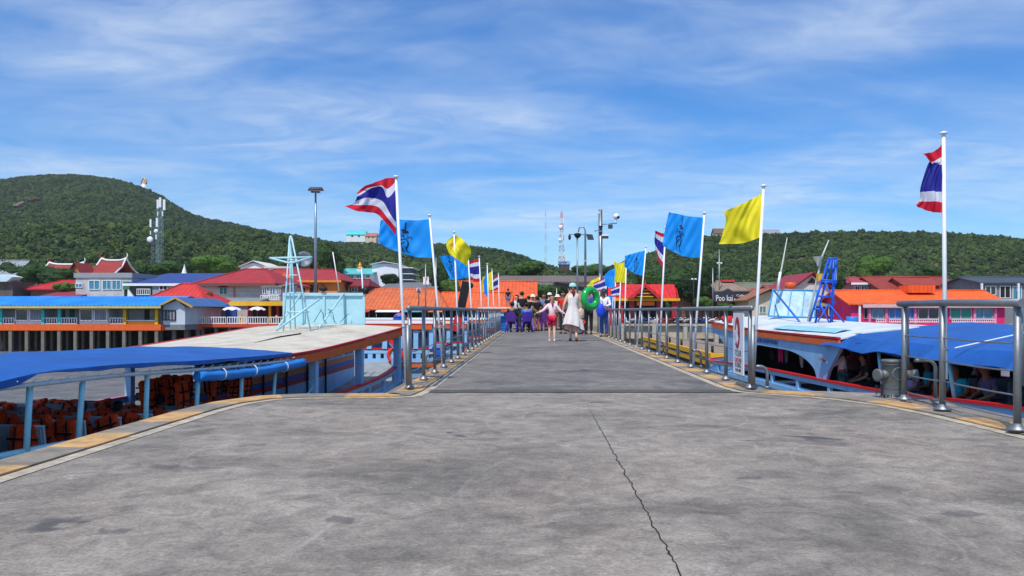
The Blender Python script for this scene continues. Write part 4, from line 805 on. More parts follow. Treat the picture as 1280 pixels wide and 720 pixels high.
par(LF, 'canopy_pipe', MB().tube([(0.06, y, rz(y)-0.13) for y in fr(-16, 3.2, 24)], 0.032, 8), mat((200,206,206),0.5,0,0.2,6))
par(LF, 'far_canopy_pipe', MB().tube([(-W-.03, y, rz(y)-0.0) for y in fr(-16, 3.2, 24)], 0.032, 8), POSTC)
lash = MB()
for i in range(60):
    y = -15+i*0.31; lash.tube([(0.10,y,rz(y)-0.17),(0.02,y+0.06,rz(y)-0.13),(0.10,y+0.1,rz(y)-0.06)],0.009,5)
par(LF, 'lashing', lash, mat((220,220,214),.8), kind='stuff')
for i, y in enumerate((-14.6,-13.2,-11.8,-10.2,-8.8,-7.3,-5.9,-4.35,-3.35,-1.85,-0.35,1.2)):
    par(LF, 'canopy_post', MB().tube([(0.0,y,rz(y)-0.13),(0.02+0.03*(i % 2),y-0.12,gz(y)+0.02)],0.04,8), POSTC)
    par(LF, 'post_knot', MB().torus((0.02,y,rz(y)-0.14),0.05,0.018,10,6), mat((220,220,214),.8))
for y in (-10,-6.6,-3.9,-2.5,0.2): par(LF, 'far_canopy_post', MB().tube([(-W,y,rz(y)),(-W+.03,y-0.15,gz(y)+0.02)],0.04,8), POSTC)
par(LF, 'rope_brace', MB().tube([(-W+0.05,-2.4,-0.35),(-W*0.7,-3.2,-0.8),(-W*0.62,-3.6,-1.0)],0.014,6), BLACK)
rl = [(0.07, y, rz(y)-0.25-0.03*math.sin((y+.4)*1.1)) for y in fr(-0.5, 3.9, 26)]
mb = MB().tube(rl, [0.10+0.016*mnoise.noise(Vector((y[1]*5,0,0))) for y in rl], 12); mb.v = [tuple(Vector(v)+Vector((0,0,1))*0.012*mnoise.noise(Vector(v)*9)) for v in mb.v]
par(LF, 'rolled_tarpaulin', mb, TARP2)
for y in (0.3, 1.5, 2.9): par(LF, 'roll_tie', MB().torus((0.07,y,rz(y)-0.25),0.115,0.012,14,5,Matrix.Rotation(PI/2,3,'X')), WHITEP)
# benches across the boat, an aisle between two blocks
def bench(y, x0, x1):
    b = par(LF, 'bench', MB().box(x0,x1,y+0.03,y+0.42,gz(y)-0.36,gz(y)-0.32), SEATG); z = gz(y)
    bk = MB(); n = 6
    bk.sheet([[(x0+(x1-x0)*i/n, y+0.02-0.07*v, z-0.28+0.52*v) for i in range(n+1)] for v in (0,.5,1)],0.035,(0,-1,0)); obj('backrest', bk, SEATG, b)
    for xx in (x0+.05, x1-.05):
        obj('bench_leg', MB().tube([(xx,y+0.05,z-0.82),(xx,y+0.0,z-0.3),(xx,y-0.07,z+0.22),(xx,y-0.03,z+0.26)],0.02,6), mat((170,200,214),0.4,0.2,.1,4), b)
    obj('top_tube', MB().tube([(x0,y-0.06,z+0.255),(x1,y-0.06,z+0.255)],0.02,6), mat((170,200,214),0.4,0.2,.1,4), b)
BY = [-8.6+i*0.83 for i in range(13)]
for y in BY:
    bench(y, -2.25, -0.35); bench(y, -4.95, -2.95)
# ---- orange life jackets
def make_jacket(seed, hang=False):
    q = random.Random(seed); root = thing('life_jacket', 'orange life jacket', 'life jacket', (0,0,0))
    def panel(x0, x1, fr_, nm, ln=0.46):
        rows = []; n = 7
        for i in range(n+1):
            v = i/n; rows_ = []
            for j in range(5):
                u = j/4; puff = 0.03*math.sin(PI*min(1,max(0,u)))**0.6*(0.55+0.45*math.sin(PI*v)**0.5)
                x = x0+(x1-x0)*u+0.02*mnoise.noise(Vector((u*3,v*4,seed))); y = fr_*(0.03+puff+0.02*mnoise.noise(Vector((u*4,v*4,seed+5)))); z = -ln*v+0.03*(1-abs(2*u-1))
                rows_.append((x, y, z))
            rows.append(rows_)
        return obj(nm, MB().sheet(rows, 0.03, (0,-fr_,0)), JO, root)
    w_ = 0.175
    for fr_ in (-1, 1):
        ln = q.uniform(0.42,0.6) if fr_ < 0 else q.uniform(0.3,0.5)
        for sx in (-1, 1):
            p = panel(sx*0.02+(0 if sx > 0 else -w_), sx*0.02+(w_ if sx > 0 else 0), fr_, 'foam_panel', ln)
        for k in (0.3, 0.62, 0.85):
            st = MB().tube([(-w_-.03,fr_*0.085,-ln*k+q.uniform(-.01,.01)),(0,fr_*0.10,-ln*k),(w_+.03,fr_*0.085,-ln*k+q.uniform(-.01,.01))],0.016,5); obj('strap', st, STRAP, root)
        for sx in (-.6,.6): obj('webbing', MB().tube([(sx*w_,fr_*0.07,0.0),(sx*w_,fr_*0.095,-ln*.5),(sx*w_,fr_*0.07,-ln)],0.014,5), STRAP, root)
    obj('collar', MB().sheet([[(x,-.07,-.05+.02*math.sin(x*20)) for x in fr(-w_,w_,6)],[(x,-.03,.025+.015*math.sin(x*14+seed)) for x in fr(-w_,w_,6)],[(x,.03,.028+.015*math.sin(x*14+seed)) for x in fr(-w_,w_,6)],[(x,.07,-.05) for x in fr(-w_,w_,6)]],.02), JO, root)
    return root
jp = [make_jacket(i) for i in range(4)]; used = [False]*4
kids = {p.name: [q for q in COL.objects if q.parent == p] for p in jp}
def place(i, loc, rot, label, group):
    p = jp[i]
    if not used[i]: used[i] = True; o = p
    else:
        o = p.copy(); COL.objects.link(o)
        for k in kids[p.name]: c = k.copy(); COL.objects.link(c); c.parent = o
    o.location = loc; o.rotation_euler = rot; o['label'] = label; o['group'] = group
Mw = Matrix.Translation((-6.1,15,0)) @ Matrix.Rotation(-math.atan(0.15),4,'Z'); az = -math.atan(0.15)
ordn = ['nearest','second','third','fourth','fifth','sixth','seventh','eighth','ninth','tenth','eleventh','twelfth']
for bi, y in enumerate(BY[3:]):
    for side, (x0, x1) in (('on the pier side',(-2.25,-0.35)),('beyond the aisle',(-4.95,-2.95))):
        n = 3 if R.random() < 0.8 else 4
        for k in range(n):
            wh = (['inner end','middle','outer end'] if n == 3 else ['inner end','inner middle','outer middle','outer end'])[k] if side.startswith('on') else (['far end','middle','aisle end'] if n == 3 else ['far end','far middle','aisle middle','aisle end'])[k]
            x = x0+0.22+(x1-x0-0.44)*(k+0.35*R.random())/max(1,n-0.7); loc = Mw @ Vector((x, y-0.07, gz(y)+0.25))
            place(R.randrange(4), loc, (R.uniform(-.1,.1), R.uniform(-.45,.45), az+R.uniform(-.4,.4)), f'jacket at {wh} of the {ordn[bi]} bench row from left {side}', 'life jackets draped over the ferry benches')
HL = ['at the open end','second from the open end','third from the open end','fourth from the open end','fifth from the open end','sixth from the open end','seventh from the open end','at the middle of the row','just past the middle of the row','sixth from the cabin','fifth from the cabin','fourth from the cabin','third from the cabin','second from the cabin','next to the cabin','against the cabin wall']
for k in range(16):
    y = 0.3+k*0.215; x = -0.7-1.1*R.random(); loc = Mw @ Vector((x, y, rz(y)-0.35-0.1*R.random()))
    place(R.randrange(4), loc, (0, R.uniform(-.1,.1), az+PI/2+R.uniform(-.5,.5)), f'orange life jacket hanging under the rolled tarpaulin {HL[k]}', 'life jackets hanging under the tarpaulin')
par(LF, 'hanging_bar', MB().tube([(-1.35, y, rz(y)-0.22) for y in fr(-.6,4,5)],0.02,6), POSTC)
# roof board frame and radar mast of the left ferry: one frame of aqua panels, in world coordinates
IM = Mw.inverted()
def wl_(v): return IM @ Vector(v)
Yb = 27.0; zb = Z(407,Yb)-0.05; zt = Z(366,Yb); xl_, xr_ = X(355,Yb), X(455,Yb)
bf = thing('roof_board', 'aqua blue board screen with two struts standing on the cream ferry roof', 'board screen', ((xl_+xr_)/2, Yb, zb), world=True)
n = 4
for i in range(n):
    a = xl_+(xr_-xl_)*i/n; b_ = xl_+(xr_-xl_)*(i+1)/n; obj('panel', MB().box(a+.04,b_-.04,Yb+.02,Yb+.05,zb+.1,zt-.08), mat((172,218,228),0.6,0,0.1,2,dirt=0.3), bf)
for i in range(n+1):
    a = xl_+(xr_-xl_)*i/n; obj('upright', MB().box(a-.035,a+.035,Yb-.03,Yb+.02,zb,zt), AQUA, bf)
obj('top_rail', MB().box(xl_,xr_,Yb-.05,Yb-.032,zt-.1,zt), AQUA, bf); obj('bottom_rail', MB().box(xl_,xr_,Yb-.05,Yb-.032,zb+.02,zb+.1), AQUA, bf)
for px in (0.28, 0.98-.35): pass
for xa_, xb_ in ((X(430,Yb), X(396,Yb-1.6)), (X(377,Yb), X(345,Yb-1.6))): obj('strut', MB().tube([(xa_,Yb-.06,zt-.03),(xb_,Yb-1.7,zb-0.12)],0.035,8), AQUA, bf)
for k, (a, b_) in enumerate((((402,386),(392,403)),((410,386),(418,403)),((401,388),(404,404)),((437,392),(425,403)))): obj('loose_wire', MB().tube([P(a[0],a[1],Yb-.1),P((a[0]+b_[0])/2+2,(a[1]+b_[1])/2-3,Yb-.2),P(b_[0],b_[1],Yb-.1)],0.010,5), BLACK, bf)
obj('end_pole', MB().tube([(xr_+.03,Yb,zb-.1),(X(452,Yb),Yb,Z(334,Yb))],0.028,8), mat((190,210,216),.4,.2), bf)
ant = MB().tube([P(424,364,Yb),P(416,315,Yb)],0.018,6); obj('whip_antenna', ant, WHITEP, bf)
obj('horn', MB().ball(P(457,363,Yb-.05),(0.13,0.12,0.13)), BLACK, bf); obj('lamp', MB().ball(P(404,361,Yb-.05),(0.15,0.12,0.09)), DARK, bf)
Ym = 24.8; zb = Z(415.5,Ym)
ms = thing('radar_mast', 'aqua lattice mast with a triangular crossarm on the cream ferry roof', 'mast', (X(366,Ym), Ym, zb), world=True)
pf = [(X(334,Ym),Ym-.3,zb-.02),(X(374,Ym),Ym-.5,zb-.03),(X(407,Ym),Ym,zb-.02),(X(372,Ym),Ym+.7,zb+0.0)]
obj('base_plate', MB().prism(pf,(0,0,0.06)), AQUA, ms)
tops = P(363,298,Ym)
for px, dy in ((358,-.3),(364,.45),(392,-.3),(358,.4)):
    obj('mast_leg', MB().tube([(X(px,Ym),Ym+dy,zb+.02),(tops.x+(px-366)*0.002,Ym+dy*.1,tops.z)],0.025,8), AQUA, ms)
for pz, w0, w1 in ((344,361.5,372),(366,360,378),(390,359,386),(325,362,369)): obj('rung', MB().tube([P(w0,pz,Ym-.1),P(w1,pz,Ym-.1)],0.022,6), AQUA, ms)
obj('top_cap', MB().ball(P(363.5,298,Ym),(0.06,0.06,0.09)), AQUA, ms)
ca = MB(); A_, B_, C_ = P(337,322.5,Ym-.2), P(390,321.5,Ym-.2), P(363,329,Ym-.9); 
ca.tube([A_,B_],0.03,8); ca.tube([B_,C_],0.03,8); ca.tube([C_,A_],0.03,8); obj('crossarm', ca, AQUA, ms)
obj('strut', MB().tube([P(399,374,Ym),P(345,413,Ym-.8)],0.035,8), AQUA, ms)
dm = Matrix.Rotation(math.radians(75),3,'X') @ Matrix.Rotation(0.3,3,'Y')
c0 = P(380,324,Ym+.3); dsh = MB(); nn = 24
for k, (r_, z_) in enumerate(((0.0,-0.09),(0.09,-0.08),(0.18,-0.045),(0.26,0.0),(0.25,0.012),(0.17,-0.03),(0.08,-0.065),(0.0,-0.075))):
    dsh.v += [tuple(c0+dm @ Vector((r_*math.cos(2*PI*j/nn), r_*math.sin(2*PI*j/nn), z_))) for j in range(nn)]
    if k: 
        for j in range(nn): dsh.f.append(((k-1)*nn+j,(k-1)*nn+(j+1)%nn,k*nn+(j+1)%nn,k*nn+j)); dsh.m.append(0); dsh.sm.append(True)
obj('dish', dsh, mat((104,110,122),0.5,0.2,.1,4), ms)
par(LF, 'roof_cable', MB().tube([wl_(P(318,429,21)),wl_(P(350,421,22.5)),wl_(P(376,417,23.5))],0.02,6), DARK)

# ---- right ferry: pale blue arched side, blue canopy, tilted roof board
RF = thing('ferry', 'pale blue ferry right of the pier with arched side, orange roof edge and blue canopy', 'ferry', (7.35, 15, 0))
s = 1; gT2 = [(-12,-0.4),(-8,-0.45),(-3,-0.57),(2,-0.8),(11.8,-0.97),(18,-1.18),(24,-1.35)]; g2 = lambda y: itp(gT2, y)
x2 = lambda y: 0 if y < 18 else 2.4*((y-18)/6)**2
ys = fr(-12, 24, 36); hull(RF, s, W, ys, g2, x2, col=LBLUE)
bulwark(RF, s, fr(-12, 23.8, 30), g2, x2, RED, LBLUE, 0.46, 2.4)
bulwark(RF, s, fr(-12, 23.8, 30), g2, lambda y: W-x2(y), RED, LBLUE, 0.46, 2.4, 'far_bulwark')
rT2 = [(-12,0.2),(4,0.235),(12,0.27),(18,0.42)]; z2 = lambda y: itp(rT2, y)
roof(RF, s, W, fr(4.2, 18, 12), z2, 0.28, mat((200,208,212),0.7,0,0.12,1.4,0.2,20,dirt=0.5), mat((232,104,42),.5,0,.1,2,dirt=.15), mat((196,30,30),.5), 0.19)
par(RF, 'painted_strip', MB().sheet([[(0.05+0.75*u+0.12*mnoise.noise(Vector((y,u*2,0))), y, z2(y)+0.28*math.sin(PI*(0.05+0.75*u)/W)**0.8+0.03) for u in fr(0.25,1,5)] for y in fr(5.4,10.5,8)]), mat((140,196,222),.7,0,.25,3,dirt=.35))
sp = MB(); YS = fr(4.0, 20, 80); tp, bt = [], []
for y in YS:
    zt_ = z2(min(y,18))-0.19; gb = g2(y)-0.02
    if y < 5.2: zb_ = zt_-0.82*(max(0,y-4.15)/1.05)
    elif y < 5.8: zb_ = gb
    elif y < 8.6: u = (y-5.8)/2.8; zb_ = gb+(zt_-0.30-gb)*math.sqrt(max(0,1-(1-u)**2))
    elif y < 11.2: zb_ = zt_-0.30
    elif y < 12.4: u = (12.4-y)/1.2; zb_ = gb+(zt_-0.30-gb)*math.sqrt(max(0,1-(1-u)**2))
    elif y < 15.6: zb_ = gb
    elif y < 17.4: u = (y-15.6)/1.8; zb_ = gb+(zt_-0.26-gb)*math.sqrt(max(0,1-(1-u)**2))
    else: zb_ = zt_-0.26
    tp.append((-0.0,y,zt_)); bt.append((-0.0,y,min(zb_,zt_-0.01)))
par(RF, 'arched_side', sp.sheet([tp, bt], 0.08, (1,0,0)), LBLUE)
for y in (4.1, 5.5, 14, 17.8): par(RF, 'far_pillar', MB().box(W-.25,W-.1,y-.12,y+.12,g2(y)-.1,z2(y)-.1), LBLUE)
def hull_text(body, size, y, z, m, sx=1.0):
    c = text('lettering', body, size, (-0.007,y,z), (PI/2,0,-PI/2), m, RF, 0.004, sx=sx); return c
hull_text('DON UDOM PHON', 0.19, 10.3, z2(10)-0.335, mat((24,50,130),0.5), 1.35)
par(RF, 'darkening_panel', MB().box(W-.5,W-.42,5.8,18,-1.7,z2(10)-0.0), mat((46,34,34),.9,0,.4,2)); par(RF, 'cabin_bulkhead', MB().box(0.5,W-.5,15.7,15.8,-1.8,z2(15)-.1), mat((60,60,70),.8,0,.3,2))  # dark brown far-side panel added to keep the ferry interior dark
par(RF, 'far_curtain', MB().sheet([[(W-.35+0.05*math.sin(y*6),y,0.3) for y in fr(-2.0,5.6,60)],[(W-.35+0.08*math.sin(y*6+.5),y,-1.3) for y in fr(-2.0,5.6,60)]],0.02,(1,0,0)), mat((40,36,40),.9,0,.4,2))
for k, (y, x, c) in enumerate(((11.0,0.65,(206,30,96)),(10.2,.6,(90,90,96)),(12.2,.7,(50,44,50)),(8.8,.6,(170,156,140)),(7.9,2.2,(150,40,36)),(10.0,1.8,(36,40,60)))):
    t_ = thing('hanging_bag', ['magenta cloth bag hanging in the arched opening of the right ferry','grey jacket hanging in the arched opening of the right ferry','black bag hanging at the far end of the arched opening','beige towel hanging at the near end of the arched opening','red bag hanging deeper inside the right ferry','navy cloth hanging deep inside the right ferry'][k], 'bag', (7.35+x,15+y,z2(y)-.1), world=True)
    zc = z2(y)-0.55; b_ = MB(); b_.sheet([[(7.35+x+(.10-.08*t)*math.cos(a)*(1+.3*math.sin(a*4+k)), 15+y+(.12+.10*t-.12*t*t*(k%2))*math.sin(a)*(1+.2*math.sin(a*3+k*2)), zc+.32-.78*t+.05*math.sin(a*2+k)) for a in fr(0,2*PI,20)] for t in fr(0.05,1,8)]); obj('pouch', b_, mat(c,.85,0,.2,4,.4,12), t_); obj('strap', MB().tube([(7.35+x,15+y,zc+.2),(7.35+x,15+y,z2(y)-.1)],0.02,5), STRAP, t_)
# blue canopy over the after deck, ridge along the middle
rows = []
for y in fr(-12, 5.2, 60):
    r_ = []; k = min(1, max(0, (5.2-y)/1.6))
    for i in range(19):
        u = i/18; c = 1-abs(2*u-1); x = -0.12+(W+0.24)*u; z = 0.22+0.40*(c**0.85)*k+0.30*(c**0.8)*(1-k)+0.03*mnoise.noise(Vector((x,y*.7,9)))+0.016*mnoise.noise(Vector((x*2.6,y*2.4,4)))+0.012*math.sin(y*2.6)*(1-c)
        if i in (0,18): z = 0.0+0.09*mnoise.noise(Vector((x,y*.8,2)))+0.03*math.sin(y*1.7); x += 0.07*math.sin(y*2.3)+.03*math.sin(y*7)
        if i in (1,17): z = 0.235+0.02*math.sin(y*2*PI/3)
        r_.append((x, y, z))
    rows.append(r_)
par(RF, 'canopy', MB().sheet(rows, 0.014), TARP)
par(RF, 'valance', MB().sheet([[(0.1+0.03*math.sin(y*5), y, 0.15) for y in fr(1.5,4.9,14)],[(0.16+0.05*math.sin(y*4+1), y, -0.04+0.04*math.sin(y*3)) for y in fr(1.5,4.9,14)]],0.012,(1,0,0)), TARP)
rope = [(-0.1, -1.2, 0.25),(1.4, -0.9, 0.53),(W/2, -0.5, 0.66),(W-.8,-.1,0.5)]; par(RF, 'canopy_rope', MB().tube(rope, 0.016, 5), mat((210,222,232),.7))
for i, y in enumerate((-11,-8.6,-6.2,-3.6,-0.75,2.15)):
    par(RF, 'canopy_post', MB().tube([(0.02,y,0.10),(0.06,y-.15,g2(y))],0.04,8), POSTC); par(RF, 'far_canopy_post', MB().tube([(W-.05,y,0.2),(W-.05,y,g2(y))],0.04,8), POSTC)
for i in range(9):
    y = -9+i*1.5; b_ = par(RF, 'bench', MB().box(2.4,4.9,y,y+.4,g2(y)-.36,g2(y)-.31), SEATG); obj('backrest', MB().box(2.4,4.9,y-.06,y-.02,g2(y)-.3,g2(y)+.2), SEATG, b_)
# roof gear of the right ferry
Yq = 30.0; c = [P(960,395,Yq),P(1018,397,Yq),P(1021,363,Yq+.5),P(966,362,Yq+.5)]
tb = thing('roof_board', 'pale blue stained board leaning on the roof of the right ferry', 'board', (c[0].x, Yq, c[0].z), world=True)
obj('board', MB().prism(c,(0,0.05,0)), mat((176,204,216),0.7,0,.2,2.5,dirt=.5), tb)
f = MB()
for a in range(4): 
    f = MB(); f.tube([c[a]+Vector((0,-.02,0)), c[(a+1) % 4]+Vector((0,-.02,0))],0.028,8); obj('frame_bar', f, mat((60,150,200),.5,0,.2,4), tb)
for u in (0.12,0.42,0.72): obj('batten', MB().bar(c[0].lerp(c[1],u)+Vector((0,-.03,0)),c[3].lerp(c[2],u)+Vector((0,-.03,0)),0.03), mat((80,150,196),.5,0,.2,4), tb)
obj('diagonal_strut', MB().tube([P(968,364,Yq-.1),P(1001,404,Yq-3)],0.035,8), mat((30,96,190),.5), tb)
Yr = 25.5; BLU = mat((18,86,200),.45,0,.12,4)
rm_ = thing('radar_mast', 'bright blue lattice mast leaning on the white roof of the right ferry', 'mast', (X(1030,Yr),Yr,Z(403,Yr)), world=True)
for a, b_ in (((1012,402),(1036,323)),((1019,404),(1040,322)),((1038,405),(1046,322)),((1040,403),(1042,323))): obj('mast_leg', MB().tube([P(*a,Yr+(0.25 if a[0] in (1019,1040) else -.25)),P(*b_,Yr)],0.035,8), BLU, rm_)
for a, b_ in (((1034,323),(1046,323)),((1026,350),(1046,351)),((1027,352),(1046,353)),((1022,370),(1040,371)),((1018,386),(1030,387))): obj('rung', MB().tube([P(*a,Yr-.2),P(*b_,Yr-.2)],0.03,8), BLU, rm_)
for a, b_ in (((1024,378),(1037,404)),((1036,380),(1056,404)),((1031,352),(1044,380)),((1036,380),(1022,402))): obj('brace', MB().tube([P(*a,Yr-.25),P(*b_,Yr-.4)],0.025,8), BLU, rm_)
obj('light_rod', MB().tube([P(1045,350,Yr),P(1045,325,Yr)],0.025,6), WHITEP, rm_); obj('brown_pole', MB().tube([P(1010,402,Yr+.3),P(1021,350,Yr+.3),P(1027,322,Yr+.3),P(1036,300,Yr+.3)],[.04,.035,.03,.015],8), mat((190,196,190),.5,0,.3,6), rm_)
obj('horn_speaker', MB().lathe([(0.02,0),(0.05,.1),(0.17,.3)],(X(1025,Yr),Yr+.2,Z(332,Yr)),12), mat((200,196,180),.5), rm_); obj('lamp_box', MB().box(X(1023,Yr),X(1029,Yr),Yr,Yr+.2,Z(351,Yr),Z(342,Yr)), mat((220,170,60),.5,0,.3,9), rm_)
wa = thing('whip_antenna','white whip antenna rising from the roof board of the right ferry','antenna',(X(971,30),30,Z(364,30)),world=True); obj('rod', MB().tube([P(971,364,30),P(978,330,30),P(984,297,30)],[.04,.03,.012],6), mat((200,206,190),.5), wa); obj('lower_sleeve', MB().tube([P(972,361,29.98),P(975.5,340,29.98)],.05,8), WHITEP, wa)
for px, py, Y_, c_, lb in ((909,399,31,(210,36,30),'red tub standing on the bow roof of the right ferry'),(1065,400,30,(40,120,200),'blue basin lying on the white roof beside the mast feet'),(988,357,31.4,(220,90,40),'small orange buoy on top of the tilted roof board')):
    t_ = thing('tub', lb, 'tub', (X(px,Y_),Y_,Z(py+4,Y_)), world=True); obj('shell', MB().lathe([(0.0,0),(0.15,0),(0.2,.05),(0.21,.24),(0.18,.25),(0.17,.08),(0,.06)],(X(px,Y_),Y_,Z(py+4,Y_)),16), mat(c_,.5), t_)
# ---- lesser boats moored behind, broadside on
def small_ferry(label, px0, px1, Y, py_roof, py_gun, roofc, band_c, rot=0, cabin=True, n=7):
    x0, x1 = X(px0,Y), X(px1,Y); L_ = x1-x0; zr, zg = Z(py_roof,Y), Z(py_gun,Y); D = 3.6
    b = thing('ferry', label, 'ferry', ((x0+x1)/2, Y+D/2, WZ), world=True, group='ferries moored beyond the left ferry')
    xs = fr(0,1,16); sh = lambda u: 0.35*max(0,u-0.75)*4*max(0,u-0.75)*4*0.4
    for yy, nm in ((0,'hull_side'),(D,'far_hull_side')):
        rows = []
        for v in fr(0,1,3): rows.append([(x0+L_*u*(1-0.03*v), Y+ (D/2+(yy-D/2)*(1-max(0,u-.8)**2*18*0.9))+(0.35*v if yy == 0 else -.35*v), (zg+sh(u)-0.5)*(1-v)+(WZ-.3)*v) for u in xs])
        obj(nm, MB().sheet(rows), LBLUE, b)
    yf = lambda u, yy=0: Y+(D/2+(yy-D/2)*(1-max(0,u-.8)**2*16))
    for nm, dz, h_, m_ in (('red_rail',0,0.07,RED),('upper_rail',-0.12,0.12,LBLUE),('lower_rail',-0.45,0.14,LBLUE)): obj(nm, MB().sweep([(x0+L_*u,yf(u),zg+sh(u)+dz) for u in xs],0.08,h_), m_, b)
    obj('stripe', MB().sweep([(x0+L_*u,yf(u)-.03,zg+sh(u)-0.66) for u in xs],0.06,0.12), band_c, b)
    for i in range(n*2): u = i/(n*2); obj('stanchion', MB().box(x0+L_*u,x0+L_*u+.18,yf(u)-.03,yf(u)+.03,zg+sh(u)-.45,zg+sh(u)-.1), LBLUE, b)
    obj('deck', MB().box(x0+.1,x0+L_*.95,Y+.3,Y+D-.3,zg-.9,zg-.8), INSIDE, b)
    if cabin:
        obj('roof', MB().sheet([[(x0+L_*0.86*u,Y+D*v-.1,zr+0.12*math.sin(PI*v)) for u in fr(0,1,6)] for v in fr(0,1,6)],0.04), roofc, b)
        obj('fascia', MB().box(x0,x0+L_*.86,Y-.16,Y-.12,zr-.2,zr-.02), ORANGE, b); obj('fascia_line', MB().box(x0,x0+L_*.86,Y-.17,Y-.115,zr-.018,zr+.02), RED, b)
        for i in range(n): xx = x0+.1+L_*.83*i/(n-1); obj('post', MB().box(xx-.09,xx+.09,Y-.08,Y+.06,zg,zr-.2), LBLUE, b)
        obj('cabin_block', MB().box(x0+L_*.35,x0+L_*.8,Y+1.4,Y+2.8,zg-.8,zr-.05), mat((140,170,190),.6,0,.15,2,dirt=.3), b)
        for i in range(5): xx = x0+L_*(.38+.085*i); obj('cabin_window', MB().box(xx,xx+L_*.05,Y+1.36,Y+1.398,(zg+zr)/2-.1,zr-.35), GLASS, b)
    return b
b1 = small_ferry('pale blue ferry broadside behind the cream roof, its red rail seen between the posts',420,560,31,405,436,mat((196,200,198),.6,0,.1,1,dirt=.3),mat((226,110,40),.5))
b2 = small_ferry('second pale blue ferry behind the left railing with an orange edged white roof',455,604,37.5,405,428,ROOFW,mat((210,60,40),.5))
b3 = small_ferry('farther white and blue ferry below the orange market hall',425,640,47,400,421,mat((206,214,220),.6,0,.1,1,dirt=.2),RED)
for i, (px, py, Y_) in enumerate(((494,444,30.8),(500,400,37),(436,405,46))):
    t_ = tag(obj('life_ring', MB().torus(P(px,py,Y_),0.26,0.075,20,8,Matrix.Rotation(PI/2,3,'X')), mat((226,60,44),.5,0,.1,4), origin=P(px,py,Y_)), ['red life ring on the rail of the ferry behind the cream roof','red life ring under the roof of the second ferry','red life ring at the left end of the farther ferry'][i], 'life ring', 'life rings on the moored boats')
for px, py, Y_, lb in ((449,399,46.5,'blue barrel on the farther ferry behind the board screen'),(500,403,36,'blue barrel beside the first flag pole behind the ferry roof'),(581,403,46,'blue barrel on the farther ferry seen through the left railing'),(549,444,30.5,'blue barrel on the lower deck seen through the left railing')):
    q = P(px,py+4,Y_); t_ = thing('barrel', lb, 'barrel', q, world=True, group='blue barrels on the moored boats'); obj('shell', MB().lathe([(0,0),(0.24,0),(0.27,.1),(0.25,.25),(0.27,.4),(0.24,.5),(0,.5)],q,14), mat((20,100,200),.45), t_)
    for z_ in (.12,.38): obj('hoop', MB().torus(q+Vector((0,0,z_)),0.268,0.015,16,5), DARK, t_)
sb = thing('prow','tall dark slanting boat prow with red foot sticking up behind the left railing','prow',P(575,402,34),world=True)
obj('stem', MB().bar(P(574,398,34),P(583,352,34),0.34,0.22,(0,1,0)), BLACK, sb); obj('red_foot', MB().bar(P(569,414,34),P(574.3,396,34),0.36,0.25,(0,1,0)), RED, sb); obj('knob', MB().ball(P(588,357,34),0.13), BLACK, sb)
# yellow plank barge between the pier and the quay
bg_ = thing('plank_barge','long low barge with yellow edges and a plank deck right of the pier','barge',(8.7,50,WZ),world=True)
zb_ = -1.32
for i in range(30): obj('deck_plank', MB().box(8.75,12.4,39.2+i*0.78,39.2+i*0.78+0.72,zb_-.05,zb_+0.01*(i % 3)), mat((156,136,116) if i % 3 else (120,104,90),.8,0,.2,3,dirt=.35), bg_)
obj('yellow_beam', MB().box(8.55,8.73,38.8,63,zb_-.12,zb_+.14), YELP, bg_); obj('lower_beam', MB().box(8.58,8.72,38.8,63,zb_-.5,zb_-.3), YELP, bg_); obj('hull', MB().box(8.76,12.3,39,62.8,WZ-.2,zb_-.06), BLACK, bg_); obj('near_beam', MB().box(8.73,12.4,38.95,39.15,zb_-.12,zb_+.1), YELP, bg_)
for i in range(6): obj('mooring_post', MB().tube([(8.9,40+i*4.2,zb_),(8.9,40+i*4.2,zb_+.45)],.07,8), DARK, bg_)
# ------------------------------------------------------------ railings
def rail_post(r, x, y, zt=0.90, rad=0.0235, fl=0.06, up=0.03):
    p = obj('post', MB().tube([(x,y,up),(x,y,zt)],rad,14), STEEL, r)
    obj('base_flange', MB().lathe([(0,0.05),(rad+.004,0.05),(rad+.012,0.03),(fl,0.012),(fl,0.0),(0,0)],(x,y,up-0.002),16), STEEL, p)
    return p
def cables(r, pts, zs, rad=0.006, sag=0.018):
    for z in zs:
        path = []
        for a, b in zip(pts, pts[1:]):
            sg = sag*R.uniform(.3,1.4)
            for u in (0,.25,.5,.75): path.append((a[0]+(b[0]-a[0])*u, a[1]+(b[1]-a[1])*u, z-sg*4*u*(1-u)))
        path.append((pts[-1][0],pts[-1][1],z)); obj('cable', MB().tube(path, rad, 6), GALV, r)
for x, n, lb in ((-1.40,22,'long stainless steel railing along the left edge of the pier'),(2.42,20,'long stainless steel railing along the right edge of the pier')):
    r = thing('pier_railing', lb, 'railing', (x,9,0.03), world=True, group='steel railings of the pier'); ys = [8.98+i*1.13 for i in range(n)]
    sgn = 1 if x < 0 else -1
    for y in ys: rail_post(r, x, y)
    obj('handrail', MB().tube([(x,8.9,0.925),(x,ys[-1]+.05,0.925)],0.029,14), STEEL, r)
    obj('end_cap', MB().ball((x,8.9,0.925),(0.029,0.02,0.029)), STEEL, r)
    cables(r, [(x,y) for y in ys], (0.22,0.44,0.66))
    # doubled first post as in the photo
    obj('sleeve', MB().tube([(x,8.86,0.07),(x,8.86,0.74)],0.026,12), STEEL, r)
r = thing('pier_railing', 'short stainless steel railing with four cables at the right corner of the pier head', 'railing', (3.55,6.8,0.03), world=True, group='steel railings of the pier')
pr = [(3.62,7.83),(3.585,7.03),(3.52,5.83)]
for x, y in pr: rail_post(r, x, y, 0.935, 0.027, 0.075)
